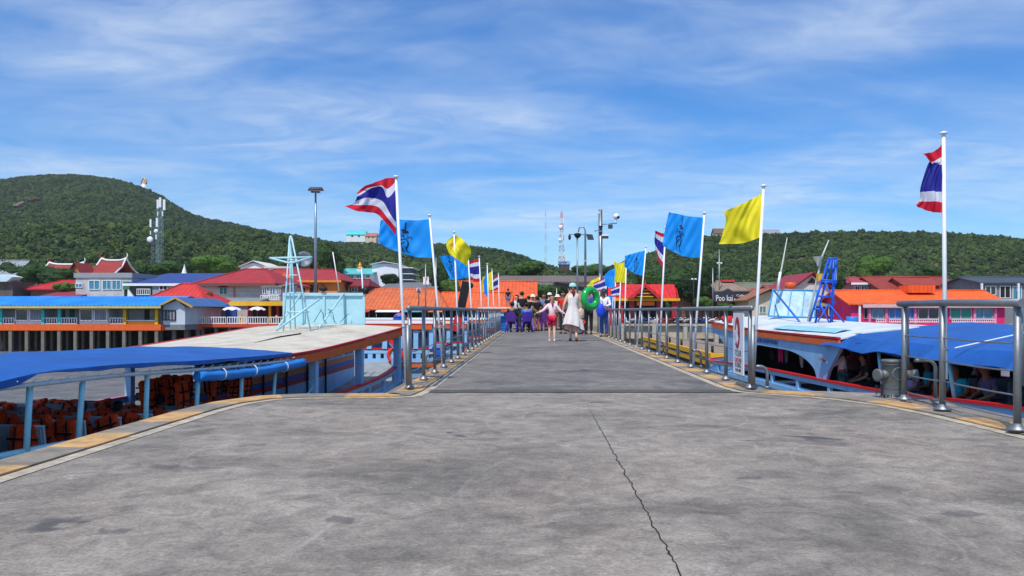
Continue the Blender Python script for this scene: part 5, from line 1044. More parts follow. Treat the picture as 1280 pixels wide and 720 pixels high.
obj('handrail', MB().tube([(3.63,7.96,0.965),(3.585,7.03,0.965),(3.51,5.76,0.955)],0.030,16), STEEL, r)
cables(r, [(3.62,7.83),(3.585,7.03),(3.52,5.83)], (0.66,0.46,0.28,0.11), 0.007, 0.01)
for x, y in pr: obj('sleeve', MB().tube([(x+.045,y+.02,0.35),(x+.038,y+.02,0.95)],0.014,10), STEEL, r)
def grab(x, y, h, w_, d, lb):
    g_ = thing('grab_rail', lb, 'grab rail', (x,y,0.03), world=True, group='bent steel grab rails at the pier edge'); pts = [(x,y,0.03),(x,y,h-.08)]+[(x+(-d[0]*0.08+d[0]*0.08*math.cos(a))*1, y+(-d[1]*0.08+d[1]*0.08*math.cos(a)), h-.08+.08*math.sin(a)) for a in fr(0.2,PI/2,5)]+[(x-d[0]*w_,y-d[1]*w_,h)]
    obj('bent_tube', MB().tube(pts,0.018,10), STEEL, g_); obj('foot_flange', MB().lathe([(0,.02),(.045,.015),(.045,0),(0,0)],(x,y,0.03),12), STEEL, g_)
grab(2.62,9.0,0.27,0.17,(1,0),'bent steel grab rail at the near end of the right railing'); grab(3.86,7.7,0.42,0.2,(1,0),'bent steel grab rail behind the corner railing')
grab(2.58,12.4,0.28,0.15,(1,0),'bent steel grab rail outside the fourth post of the right railing'); grab(2.58,16.0,0.28,0.15,(1,0),'bent steel grab rail halfway along the right railing')
grab(-1.56,11.5,0.28,0.15,(-1,0),'bent steel grab rail outside the third post of the left railing')
# ------------------------------------------------------------ bollard with two horns and rusty chain
IRON = mat((104,108,108),0.55,0.35,0.15,7,0.25,30,dirt=0.35)
bx, by = 3.70, 8.28; bo = thing('mooring_bollard','grey steel mooring bollard with two side horns and a chain at the deck edge','bollard',(bx,by,0),world=True)
obj('barrel', MB().lathe([(0.125,0.0),(0.102,0.03),(0.100,0.05),(0.100,0.36),(0.106,0.365),(0.106,0.385),(0.095,0.392),(0.0,0.395)],(bx,by,0.0),32), IRON, bo)
for z in (0.10,0.345): obj('weld_band', MB().torus((bx,by,z),0.1015,0.004,32,6), IRON, bo)
a0 = Vector((-0.75,-0.5,0)).normalized()
for d_, l_ in ((Vector((-0.93,-0.37,0)).normalized(),0.20),(Vector((0.85,-0.52,0)).normalized(),0.24)):
    c0 = Vector((bx,by,0.235)); obj('horn', MB().tube([c0+d_*0.02,c0+d_*l_*0.8],0.052,20), IRON, bo)
    m_ = MB().tube([c0+d_*l_*0.8,c0+d_*l_*0.84,c0+d_*l_*1.0,c0+d_*l_*1.03],[0.055,0.066,0.066,0.045],20); obj('horn_cap', m_, IRON, bo)
obj('neck_ring', MB().torus((bx+.03,by-.09,0.25),0.062,0.012,20,8,Matrix.Rotation(PI/2,3,'X')), IRON, bo)
for i in range(18):
    a = i*0.30; rr0 = 0.13+0.012*math.sin(i*2.1)
    if i < 18: p = Vector((bx-rr0*math.cos(a*0.75+0.4), by-rr0*math.sin(a*0.75+0.4), 0.055+.006*(i % 2)))
    else: p = Vector((bx-0.14-0.03*(i-17), by-0.05+0.012*(i-17), 0.05))
    obj('chain_link', MB().torus((p.x+R.uniform(-.006,.006),p.y+R.uniform(-.006,.006),0.028),0.012,0.0045,10,5,Matrix.Rotation(R.uniform(0,3),3,'Z') @ Matrix.Rotation(PI/2*(i % 2),3,'X')), mat((60,52,48),0.7,0.5,.3,9), bo)
for i in range(5): obj('bolt', MB().tube([(bx-.16+i*.05,by+.0,0.03),(bx-.16+i*.05,by+.0,0.12+.02*(i%2))],0.006,6), IRON, bo)
# kerb clutter
# ------------------------------------------------------------ sign board on the right railing
sg = thing('railing_sign','white tour sign with a red oval emblem strapped to the end of the right railing','sign',(2.39,9.3,0.1),world=True)
xs_ = 2.372; y0_, y1_ = 9.04, 9.50; sb_ = MB().box(xs_-0.012, xs_, y0_, y1_, 0.16, 0.875); obj('board', sb_, mat((222,224,228),0.45,0,.06,4,dirt=.25), sg)
oval = [(xs_-0.0135, (y0_+y1_)/2+0.03+0.115*math.cos(a), 0.64+0.185*math.sin(a)) for a in fr(0,2*PI,28)[:-1]]
obj('red_oval', MB().prism(oval,(-0.002,0,0)), mat((150,26,52),0.5,0,.1,5), sg)
bl = [(xs_-0.0165, 9.32+p*0.1, 0.62+q*0.1) for p, q in ((-.8,-.6),(-.4,.1),(-.7,1.2),(-.2,.5),(.2,1.3),(.3,.3),(.9,.6),(.5,-.4),(.8,-1.3),(.1,-.7),(-.3,-1.2))]
obj('pale_streak', MB().prism(bl,(-0.002,0,0)), mat((226,222,236),0.5,0,.1,5), sg)
for body, sz, z, c_ in (('TOUR',0.105,0.40,(40,40,60)),('CAROLINE',0.066,0.325,(150,26,52)),('8 KING',0.085,0.265,(40,40,60)),('TOUR 9900',0.05,0.205,(40,40,60))):
    text('lettering',body,sz,(xs_-0.0135,(y0_+y1_)/2,z),(PI/2,0,-PI/2),mat(c_,0.5),sg,0.001)
for z in (0.19,0.84): obj('edge_trim', MB().box(xs_-0.014,xs_+0.002,y0_-.012,y1_+.012,z-.006+(.045 if z>.5 else -.035),z+.006+(.045 if z>.5 else -.035)), GALV, sg)
# ------------------------------------------------------------ flags
TH = [mat((214,26,52),0.7,0,.08,5,trans=.35), mat((226,226,238),0.7,0,.05,5,trans=.35), mat((40,44,150),0.7,0,.1,5,trans=.3)]
FB = mat((24,160,250),0.65,0,.06,4,trans=.35); FY = mat((250,232,40),0.65,0,.07,4,trans=.35); FK = mat((16,26,60),0.6)
def cr(p0,p1,p2,p3,t): return 0.5*((2*p1)+(-p0+p2)*t+(2*p0-5*p1+4*p2-p3)*t*t+(-p0+3*p1-3*p2+p3)*t**3)
def cat(l, t):
    n = len(l)-1; i = min(int(t*n), n-1); u = t*n-i; return cr(l[max(i-1,0)], l[i], l[i+1], l[min(i+2,n)], u)
def flag(kind, label, rows, Y, base, top, dep=0.10, ph=0.0, emb=None, zbase=0.03, ncol=26, nrow=24):
    bx_, tx_ = base, top
    f = thing('flag_pole', label, 'flag', P(bx_[0],bx_[1],Y), world=True, group='flags on white poles along the pier')
    pb, pt = P(bx_[0],bx_[1],Y), P(tx_[0],tx_[1],Y)
    obj('pole', MB().tube([pb, pb.lerp(pt,.5), pt],[0.021,0.018,0.015],10), WHITEP, f); obj('finial', MB().lathe([(0,0),(.02,0),(.034,.006),(.034,.018),(.012,.026),(0,.03)],pt,12), WHITEP, f)
    for u in (0.12,0.3): obj('pole_clip', MB().torus(pb.lerp(pt,u),0.026,0.006,12,5), GALV, f)
    C = []
    for r_ in rows: C.append([P(px, py, Y+0.012+dep*math.sin(ph+j*1.9+len(C)*0.8)*min(1, j*.8)) for j, (px, py) in enumerate(r_)])
    def S(u, v):
        w_ = Vector((0,1,0))*(0.011*math.sin(u*15+v*6+ph)+0.022*mnoise.noise(Vector((u*4.2+ph,v*3.1+u*2,Y)))+0.008*math.sin(u*31-v*13+Y))*min(1,u*4); return cat([cat(r_, u) for r_ in C], v)+w_
    mb = MB(); mb.smooth = True; G = [[S(j/ncol, i/nrow) for j in range(ncol+1)] for i in range(nrow+1)]
    mb.v = [tuple(p) for r_ in G for p in r_]; stripe = [0]*4+[1]*4+[2]*8+[1]*4+[0]*4
    for i in range(nrow):
        for j in range(ncol):
            a = i*(ncol+1)+j; mb.f.append((a,a+1,a+ncol+2,a+ncol+1)); mb.m.append(stripe[i] if kind == 'T' else 0); mb.sm.append(True)
    c_ = obj('cloth', mb, TH if kind == 'T' else [FB] if kind == 'B' else [FY], f)
    if emb:
        em = MB(); col = FK if kind == 'B' else mat((226,130,40),0.6)
        for line, wd in emb:
            for (u0,v0),(u1,v1) in zip(line, line[1:]):
                n_ = Vector((v1-v0, -(u1-u0))); n_ = n_.normalized()*wd if n_.length else Vector((0,wd))
                q = [(u0+n_.x,v0+n_.y),(u1+n_.x,v1+n_.y),(u1-n_.x,v1-n_.y),(u0-n_.x,v0-n_.y)]
                em.add([S(min(max(a,0),1),min(max(b,0),1))+Vector((0,-0.006,0)) for a, b in q], [(0,1,2,3)])
        obj('emblem', em, col, f)
    return f
CY = [([(.50,.10),(.505,.22),(.515,.32)],.010),([(.47,.34),(.56,.30)],.022),([(.46,.35),(.55,.37)],.014),([(.49,.41),(.46,.46),(.49,.50),(.53,.48),(.53,.42),(.57,.44)],.010),([(.44,.44),(.42,.50)],.008),([(.60,.38),(.61,.48)],.008),
      ([(.50,.52),(.47,.60),(.48,.70),(.51,.78),(.50,.86),(.46,.88)],.011),([(.51,.53),(.58,.55),(.61,.62),(.57,.66),(.52,.60)],.010),([(.57,.66),(.60,.72),(.56,.80),(.58,.86),(.53,.90)],.010),([(.54,.72),(.49,.76)],.008)]
cy_ = lambda du, su=1.0: [([(du+(u-.5)*su, v) for u, v in l], w_) for l, w_ in CY]
o8 = lambda px, py: (425+px/8, 215+py/8)
flag('T','nearest left flag red white and blue striped flying folded from a leaning white pole',
 [[o8(545,60),o8(480,60),o8(380,92),o8(290,125),o8(220,165),o8(165,205)],[o8(552,115),o8(478,190),o8(408,140),o8(300,160),o8(240,190),o8(176,232)],[o8(556,225),o8(480,290),o8(420,160),o8(320,170),o8(245,212),o8(168,262)],
  [o8(562,470),o8(500,390),o8(440,270),o8(330,235),o8(240,240),o8(150,290)],[o8(561,545),o8(480,450),o8(400,345),o8(310,315),o8(225,318),o8(120,322)],[o8(560,635),o8(455,505),o8(370,420),o8(270,402),o8(170,392),o8(45,340)]],9.4,(508.5,489),(495,222),0.06)
flag('B','big blue flag with a dark crowned cypher on the second left pole',[[(538.6,273.6),(520,275.5),(500,274.5),(485,275),(476,275)],[(541,298),(520,299),(500,297),(486,293),(474,290)],[(543.5,322),(522,321.5),(502,316),(487,311),(473,303)]],12.6,(554,462),(537,270),0.06,1.0,cy_(0.40,1.1))
flag('Y','crumpled yellow flag with a small orange emblem on the third left pole',[[(568,294),(574,296),(581,302),(588,310)],[(558,303),(567,306),(578,309),(589,317)],[(560,314),(568,315),(577,317),(586,324)],[(563,319),(570,323),(577,328),(583,333)]],15.8,(574,446),(567.5,291),0.08,0.4,[([(.2,.35),(.3,.42),(.22,.5)],.03),([(.25,.3),(.35,.3)],.03)])
flag('B','blue flag streaming left behind the crumpled yellow flag',[[(586,322),(575,319),(562,319),(549,320)],[(586,334),(575,334),(565,333),(554,330)],[(586,346),(578,348),(570,349),(563,349)]],19.5,(592,434),(585,318),0.08,2.0,cy_(0.7,1.0))
flag('T','small striped red white and blue flag right of the blue pair on the left',[[(600,324),(593,325),(586,328)],[(600,337),(594,338),(587,338)],[(601,351),(594,352),(587,347)]],23,(604,427),(599,321),0.05,0.7)
flag('B','narrow furled blue flag hanging beside the left striped flags',[[(609,335),(607,343),(604,352)],[(610,352),(608,357),(605,360)],[(611,370),(609,371),(605,366)]],26.3,(612,422),(609,330),0.05,0)
flag('Y','small yellow flag near the far end of the left railing',[[(615,339),(609,343),(603,347)],[(615.5,350),(609,353),(603,356)],[(616,362),(609,364),(603,366)]],30,(619,418),(615,337),0.05,1)
flag('T','last striped flag at the far end of the left railing',[[(623,344),(618,347),(612,354)],[(623.5,352),(618,355),(612,359)],[(624,361),(618,363),(612,364.5)]],34,(625,415),(623,342),0.05,2)
flag('Y','big plain yellow flag on the nearest pole of the right railing',[[(955,240),(943,247),(925,256),(905,264)],[(954,259),(938,265),(923,270),(907,277)],[(952,280),(936,285),(921,288),(903,293)],[(951,296),(940,300.5),(925,304.5),(899,305)]],9.25,(940.5,489),(954.5,233.5),0.07,0.5)
flag('B','big blue flag with a dark crowned cypher on the second right pole',[[(880.5,272),(862,270.5),(848,267.5),(836,265)],[(878,297),(860,297),(844,291),(831.5,286)],[(875.5,322),(858,321),(842,315),(828,307)]],12.6,(866,462),(880.5,267),0.05,1.5,cy_(0.52,0.95))
flag('T','striped flag hanging limp behind the big right blue flag',[[(832,292),(826,291),(819,288)],[(832,312),(825,308),(818,300)],[(829.5,336),(824,327),(820,314)]],15.9,(824,447),(832,285),0.06,0.2)
flag('B','smaller blue flag with a cypher on the fourth right pole',[[(807,313),(794,316),(781,320)],[(805,329),(793,329),(781,327)],[(803,345),(792,341),(780,333)]],19.1,(796,435),(807.5,309),0.06,0.9,cy_(0.4,1.0))
flag('Y','wavy yellow flag between two blue flags on the right',[[(783,326),(775,329),(767,327)],[(783,340),(776,339),(769,341)],[(783,354),(775,353),(767,353)]],22.2,(780,428),(783,324),0.08,1.3)
flag('B','wavy blue flag left of the wavy yellow flag',[[(770,335),(762,338),(755,345)],[(770,346),(763,348),(756,351)],[(769,358),(762,360),(757,357)]],25.4,(767,423),(770,332),0.08,0.1)
flag('T','small striped flag in front of the red gabled terminal',[[(775,356),(770,358),(764,360)],[(775,363),(770,364),(764,366)],[(775,371),(770,371),(764,371)]],24,(773,425),(776,345),0.05,0.6)
flag('T','striped flag fluttering above the green swimming ring',[[(758,345),(750,350),(741,354)],[(758,354),(750,357),(742,359)],[(758,362),(750,364),(743,365)]],29,(756,419),(758,343),0.08,0.3)
flag('Y','yellow flag behind the green swimming ring',[[(750,346),(741,350),(733,357)],[(750,351),(742,355),(734,359)],[(750,357),(743,359),(735,361)]],32.6,(749,415.6),(750,343),0.08,0.8)
flag('B','small blue flag low beside the man in white on the right',[[(767,369),(763,369),(759,370)],[(767,377),(763,377),(759,378)],[(767,384),(763,385),(759,384)]],27,(765,421),(767,345),0.05,0.8)
flag('T','tall striped flag hanging limp on the pole of the corner railing',
 [[(1181.5,176),(1168,189),(1154,192)],[(1180.5,196),(1174,200),(1164,205)],[(1179.5,214),(1170,208),(1160,204)],[(1180,234),(1164,233),(1150,233.5)],[(1181,250),(1165,249),(1150,250)],[(1181.5,266),(1165,265),(1144,257)]],7.03,(1181.5,474),(1179.5,168),0.03,0.4)
# ------------------------------------------------------------ masts, lamps and towers
LAMPM = mat((70,74,80),0.5,0.4)
def hv(px, py, Y): return P(px, py, Y)
Y = 92.0; m_ = thing('floodlight_mast','tall grey mast with a ring of floodlights left of the flags','light mast',(X(394.5,Y),Y,GZ),world=True)
obj('pole', MB().tube([P(394.5,392,Y),P(394.5,300,Y),P(394.5,238,Y)],[.2,.16,.1],14), mat((140,154,168),.4,.5,.08,2), m_)
obj('head_ring', MB().torus(P(394.5,240,Y),0.5,0.06,18,6), LAMPM, m_)
for i, (dx_, dy_) in enumerate(((-6,0),(-3.5,-3),(0,-3.5),(3.5,-3),(6.5,0),(0,3))):
    q = P(394.5+dx_,236.5,Y+dy_*0.2); fl = obj('floodlight', MB().lathe([(0.08,.25),(.2,.15),(.36,-.15),(.33,-.17),(0,-.1)],q,12), LAMPM, m_); obj('lamp_glass', MB().lathe([(0,-.19),(.3,-.19),(.3,-.18),(0,-.18)],q,12), WHITEP, fl)
    obj('bracket', MB().tube([q,P(394.5,240,Y)],.04,6), LAMPM, m_)
Y = 50.0; m_ = thing('camera_mast','thick grey pole with security cameras on arms and a floodlight behind the pier crowd','camera mast',(X(750.5,Y),Y,0),world=True)
obj('pole', MB().tube([(X(751,Y),Y,0),P(750.5,262,Y)],.125,14), GALV, m_); obj('cross_arm', MB().tube([P(751,280.5,Y),P(771,279,Y)],.03,8), GALV, m_)
obj('dome_stem', MB().tube([P(769,280,Y),P(770,274,Y)],.05,8), WHITEP, m_); obj('dome_camera', MB().ball(P(770.5,270.5,Y),(.2,.2,.19)), WHITEP, m_); obj('dome_glass', MB().ball(P(772.5,271.5,Y-.1),(.11,.11,.1)), BLACK, m_)
obj('camera_box', MB().box(X(760.5,Y),X(765.5,Y),Y-.2,Y+.2,Z(285.5,Y),Z(281,Y)), LAMPM, m_); obj('floodlight', MB().box(X(751.5,Y),X(760,Y),Y-.3,Y-.12,Z(298.5,Y),Z(294,Y)), LAMPM, m_); obj('floodlight_rim', MB().box(X(751.5,Y),X(760,Y),Y-.33,Y-.305,Z(295.5,Y),Z(293.5,Y)), WHITEP, m_)
obj('horn_speaker', MB().lathe([(.04,0),(.07,.1),(.17,.2)],P(751,286.5,Y-.2),12), LAMPM, m_); obj('small_camera', MB().box(X(746.5,Y),X(750,Y),Y-.1,Y+.1,Z(267,Y),Z(264.5,Y)), WHITEP, m_); obj('side_arm', MB().tube([P(743,289,Y),P(751,287,Y)],.03,8), GALV, m_)
obj('cabinet', MB().box(X(748.6,Y),X(752.4,Y),Y-.18,Y-.126,Z(293,Y),Z(290,Y)), DARK, m_)
Y = 46.0; m_ = thing('street_lamp','slim grey pole with a curved top and floodlight between the camera poles','street lamp',(X(731.5,Y),Y,0),world=True)
obj('pole', MB().tube([(X(731.8,Y),Y,0),P(731.6,300,Y),P(731.5,288,Y),P(730,284.5,Y),P(727,283.5,Y),P(724,285,Y),P(723,290,Y)],[.09,.06,.04,.035,.035,.035,.03],10), GALV, m_)
obj('floodlight', MB().prism([P(733,292.5,Y-.2),P(740.5,293,Y-.2),P(742.5,299.5,Y-.2),P(735,299.5,Y-.2)],(0,.2,0)), LAMPM, m_); obj('collar_sign', MB().lathe([(0,0),(.13,0),(.13,.04),(0,.04)],P(731.5,327,Y-.02),14), WHITEP, m_)
obj('lamp_arm', MB().tube([P(731.5,294,Y),P(735,294,Y)],.025,6), GALV, m_)
m_ = thing('street_lamp','thinner grey pole with a black dome camera and speaker left of the curved lamp','street lamp',(X(721.5,Y),Y,0),world=True)
obj('pole', MB().tube([(X(722,Y),Y,0),P(721.5,296,Y)],.05,10), GALV, m_); obj('dome_camera', MB().lathe([(.02,.12),(.2,.06),(.22,0),(.12,-.16),(0,-.2)],P(722,293.5,Y),14), DARK, m_); obj('arm', MB().tube([P(711,293,Y),P(731,293.5,Y)],.02,6), GALV, m_); obj('speaker', MB().ball(P(712,296.5,Y),(.08,.1,.17)), BLACK, m_)
def lattice_tower(label, px, py0, py1, Y, wd, c1, c2, extra=(), tap=0.7, rk=0.13):
    t_ = thing('radio_tower', label, 'radio tower', (X(px,Y),Y,Z(py1,Y)), world=True); zb, zt_ = Z(py1,Y), Z(py0,Y); n = 9
    for k in range(n):
        z0, z1 = zb+(zt_-zb)*k/n, zb+(zt_-zb)*(k+1)/n; w0, w1 = wd*(1-tap*k/n), wd*(1-tap*(k+1)/n); cx_ = X(px,Y); mb = MB(); r_ = wd*rk
        c = [[(cx_+i*w_,Y+j*w_,z) for i, j in ((-1,-1),(1,-1),(1,1),(-1,1))] for w_, z in ((w0,z0),(w1,z1))]
        for q in range(4): mb.bar(c[0][q],c[1][q],r_); mb.bar(c[0][q],c[1][(q+1) % 4],r_*.6); mb.bar(c[0][(q+1) % 4],c[1][q],r_*.6); mb.bar(c[1][q],c[1][(q+1) % 4],r_*.7)
        obj('section', mb, c1 if k % 2 == 0 else c2, t_)
    obj('spike', MB().tube([(X(px,Y),Y,zt_),(X(px,Y),Y,zt_+(zt_-zb)*.06)],wd*.05,5), c1, t_)
    for (ax, ay, kind_, sz) in extra:
        q = P(ax,ay,Y-wd*1.2)
        if kind_ == 'panel': obj('panel_antenna', MB().box(q.x-sz*.22,q.x+sz*.22,q.y,q.y+.2,q.z-sz,q.z+sz), WHITEP, t_)
        else: obj('dish_antenna', MB().ball(q,(sz,sz*.4,sz)), WHITEP, t_)
        obj('antenna_bracket', MB().bar(q+Vector((0,.2,0)),(X(px,Y),Y,q.z),0.12), GALV, t_)
    return t_
lattice_tower('slim grey and white lattice radio tower left of the red and white one',682,264,330,430,0.6,mat((150,120,140),.6),mat((200,206,220),.6))
lattice_tower('red and white lattice radio tower with dishes in the saddle between the hills',702,266,328,425,1.5,mat((200,70,60),.6),mat((222,222,226),.6),[(701,284,'dish',1.2),(703,296,'panel',1.5),(700,300,'dish',1.0),(704,275,'panel',1.2)])
TW = mat((160,186,194),.5,.3,.1,1)
lattice_tower('tall pale lattice phone tower before the left hillside',200,256,334,165,0.5,TW,TW,[(197,255,'panel',.9),(200,253,'panel',1.0),(205,256,'panel',1.1),(197,267,'panel',.4),(203,267,'panel',.5)], 0.15, 0.07)
lattice_tower('shorter grey lattice phone tower with white dishes beside the tall one',193,280,334,163,0.5,GALV,GALV,[(188,279,'panel',.8),(196,278,'panel',.9),(195,289,'dish',.45),(188,291,'panel',.4),(187.5,299.5,'dish',.65),(195,296,'panel',.5)], 0.2, 0.07)
for px, py0, Y_, lb in ((899,312,96,'thin white lamp post with two white lamps before the right hill'),(867,346,94,'black street lamp post beside the big dark tree'),(891,335,92,'bare thin grey pole left of the cafe'),(545,322,80,'thin pole with a small flag cloth behind the second left flag'),(532,330,84,'bare pole over the orange hall roof')):
    t_ = thing('lamp_post', lb, 'lamp post', (X(px,Y_),Y_,GZ), world=True); dk = 'black' in lb; obj('pole', MB().tube([(X(px,Y_),Y_,GZ),P(px,py0,Y_)],.07 if not dk else .1,8), DARK if dk else GALV, t_)
    if px in (899,867):
        for dx_ in (-1.5, 2.5): obj('lamp_head', MB().ball(P(px+dx_,py0+(17 if px == 899 else 3),Y_),(.17,.14,.1)), WHITEP, t_)
        obj('lamp_arm', MB().tube([P(px-1.5,py0+(17.5 if px==899 else 4),Y_),P(px+2.5,py0+(17.5 if px==899 else 4),Y_)],.03,6), GALV, t_)
t_ = thing('gas_beacon','white mast with a red topped lantern on the orange hall roof','beacon',(X(523.5,84),84,1),world=True)
obj('post', MB().tube([P(523.5,386,84),P(523.5,366,84)],.05,8), DARK, t_); obj('lantern', MB().box(X(521.5,84),X(525.5,84),83.8,84.2,Z(368,84),Z(363.5,84)), mat((130,140,130),.6), t_); obj('cap', MB().box(X(521,84),X(526,84),83.7,84.3,Z(363.4,84),Z(360,84)), WHITEP, t_); obj('red_disc', MB().box(X(522.3,84),X(525,84),83.62,83.69,Z(363,84),Z(360.5,84)), RED, t_)
# ------------------------------------------------------------ trees of the town
tree_shapes = [crown_mesh(70+i, 1500, 1.0, 0.055, 0.85, True, 9+i*3).mesh('crown', LEAF) for i in range(3)]
dark_leaf = leaf_mat('dark_leaves', [(22,38,20),(36,58,26),(52,78,32),(74,98,42)]); dark_shapes = [crown_mesh(90+i, 2600, 1.0, 0.06, 0.95, True, 16).mesh('crown', dark_leaf) for i in range(2)]
BARK = mat((84,68,54),0.9,0,.25,4)
def tree(label, px, py_mid, Y, rx, rz_, dark=False, idx=0, cat='tree', name='tree'):
    c = P(px,py_mid,Y); zb = min(GZ-.2, c.z-rz_*1.1) if Y < 130 else hill((px),Y)-0.5
    t_ = thing(name, label, cat, (c.x,Y,zb), group='trees among the town roofs')
    tr = MB(); h = c.z-zb; k = max(.08, rx*.07); tr.tube([(0,0,0),(rx*.03,0,h*.5),(0,0.05,h)],[k,k*.75,k*.35],8)
    for a in (0.4,2.2,3.9,5.2): tr.tube([(rx*.02,0,h*.55),(math.cos(a)*rx*.3,math.sin(a)*rx*.3,h*.85),(math.cos(a)*rx*.6,math.sin(a)*rx*.6,h+rz_*.15)],[k*.5,k*.35,k*.1],6)
    obj('trunk', tr, BARK, t_)
    o = bpy.data.objects.new('crown', (dark_shapes if dark else tree_shapes)[idx % (2 if dark else 3)]); COL.objects.link(o); o.parent = t_; o.location = (0,0,h); o.scale = (rx,rx,rz_); o.rotation_euler = (0,0,R.uniform(0,6))
    return t_
tree('big dark green tree behind the red gabled terminal', 838,360,100,4.2,2.9,True,0)
tree('tall dark tree leaning over the right end of the red roof', 864,362,97,2.6,2.4,True,1)
tree('round bright green tree above the pink hip roof house', 1089,337,122,3.6,3.2,False,0)
tree('dark tree left of the phone towers by the white temple ridge', 24,350,116,3.4,3.0,True,0)
tree('bushy tree before the left temple roof', 48,345,108,2.3,1.9,True,1)
tree('bushy tree hiding the foot of the dark red temple', 72,350,106,3.0,1.8,True,0)
tree('leafy bush over the maroon shed roof', 80,359,95,1.3,.9,False,1,'bush','bush')
tree('broad light green tree left of the plain white gable house', 268,332,120,3.6,2.4,False,2)
tree('dark tree right of the radar mast crossarm', 404,332,122,3.2,4.2,True,1)
tree('second dark tree before the teal roofed block', 385,333,126,2.8,3.4,True,0)
tree('round bush before the tall plain white house', 487,350,112,1.7,1.1,True,1,'bush','bush')
tree('tall narrow tree behind the second left flag pole', 553,345,108,2.0,3.4,True,0)
tree('green shrub right of the white shop sign', 566,360,100,1.8,1.6,False,0,'bush','bush')
tree('wide grey green bush behind the pier crowd', 678,366,112,3.3,1.6,True,1,'bush','bush')
tree('second grey green bush right of the pier crowd', 695,367,113,2.4,1.4,True,0,'bush','bush')
tree('yellow green shrub left of the cafe', 878,378,92,1.2,1.0,False,2,'bush','bush')
tree('yellow green shrub under the cafe board', 906,384,93,1.1,.7,False,1,'bush','bush')
tree('small tree left of the white gabled building', 1042,352,108,1.8,2.0,True,0)
tree('tall tree behind the cafe roof', 884,346,106,1.3,2.6,True,1)
tree('low tree behind the brown red tiled roof', 1160,342,125,2.6,1.3,True,0)
tree('dark tree at the left foot of the tall phone tower', 182,342,150,4.0,2.6,True,1)
tree('dark tree at the right foot of the tall phone tower', 214,342,150,4.0,2.8,True,0)
tree('small tree between the blue roof and the white chedi', 240,340,140,3.0,2.2,True,1)
tree('green tree before the saddle of the hills', 655,338,140,4.6,2.6,False,0)
tree('green tree behind the lamp poles', 738,342,140,4.4,2.6,False,1)
for px, lb in ((254,'palm with spread fronds before the cream boarded house'),):
    Y_ = 79; q = P(px,371,Y_); t_ = thing('palm_tree', lb, 'palm tree', (q.x,Y_,GZ-.3), world=True); obj('trunk', MB().tube([(q.x,Y_,GZ-.3),(q.x+.1,Y_,q.z-.5),q],[.14,.1,.08],8), BARK, t_)
    for i in range(14):
        a = i*2*PI/14; fr_ = MB(); L_ = R.uniform(.9,1.3); up = R.uniform(.1,.7)
        sp_ = [q+Vector((math.cos(a)*L_*u,math.sin(a)*L_*u,up*math.sin(u*2.2)*L_-.5*u*u*L_)) for u in fr(0,1,6)]
        n_ = Vector((-math.sin(a),math.cos(a),0)); fr_.sheet([[p+n_*0.17*math.sin(PI*(.08+.9*k/6))+Vector((0,0,-.08)) for k, p in enumerate(sp_)],sp_,[p-n_*0.17*math.sin(PI*(.08+.9*k/6))+Vector((0,0,-.08)) for k, p in enumerate(sp_)]]); obj('frond', fr_, LEAF, t_)
# ------------------------------------------------------------ motorbikes on the promenade
def motorbike(c, label, loc, rz):
    b = thing('motorbike', label, 'motorbike', loc, rz, group='motorbikes parked on the promenade'); pm = mat(c,.35,0,.1,4)
    for y in (-.62,.62):
        wh = obj('wheel', MB().torus((0,y,.28),.22,.06,18,8,Matrix.Rotation(PI/2,3,'Y')), BLACK, b); obj('rim', MB().torus((0,y,.28),.15,.02,14,5,Matrix.Rotation(PI/2,3,'Y')), GALV, wh)
    bd = MB(); bd.tube([(0,-.75,.75),(0,-.3,.7),(0,.05,.42),(0,.35,.42),(0,.5,.75),(0,.5,.95)],[.09,.15,.12,.1,.13,.08],10); obj('body', bd, pm, b)
    obj('saddle', MB().ball((0,-.35,.82),(.14,.38,.07)), BLACK, b); obj('fork', MB().tube([(0,.5,.95),(0,.62,.28)],.035,8), GALV, b); obj('handlebar', MB().tube([(-.32,.42,1.02),(0,.5,.98),(.32,.42,1.02)],.02,8), BLACK, b); obj('headlight', MB().ball((0,.6,.88),(.09,.06,.08)), WHITEP, b)
    obj('exhaust', MB().tube([(.12,.1,.3),(.14,-.7,.38)],.04,8), GALV, b); return b
cols = [(190,190,196),(30,30,34),(150,30,34),(230,230,232),(30,60,140),(60,60,64)]
cn = ['silver','black','dark red','white','blue','grey']
mbk = [motorbike(cols[i], f'{cn[i]} motorbike parked on the promenade', (0,0,0), 0) for i in range(6)]
mk_kids = {p.name: [q for q in COL.objects if q.parent == p] for p in mbk}
cnt = [0]*6
nth = ['leftmost','second','third','fourth','fifth','sixth']
for i in range(20):
    px = 786+i*7.6; k = (i*5+i//3) % 6; src = mbk[k]
    if cnt[k] == 0: o = src
    else:
        o = src.copy(); COL.objects.link(o)
        for q in COL.objects if False else mk_kids[src.name]: 
            c_ = q.copy(); COL.objects.link(c_); c_.parent = o
            for qq in q.children: d_ = qq.copy(); COL.objects.link(d_); d_.parent = c_
    o.location = (X(px,87.8), 87.2+.25*(i % 3), GZ); o.rotation_euler = (0,0,PI/2*(0.55+R.uniform(-.15,.15))); o['label'] = f'{nth[cnt[k]]} {cn[k]} motorbike from the left in the row parked on the promenade'; cnt[k] += 1
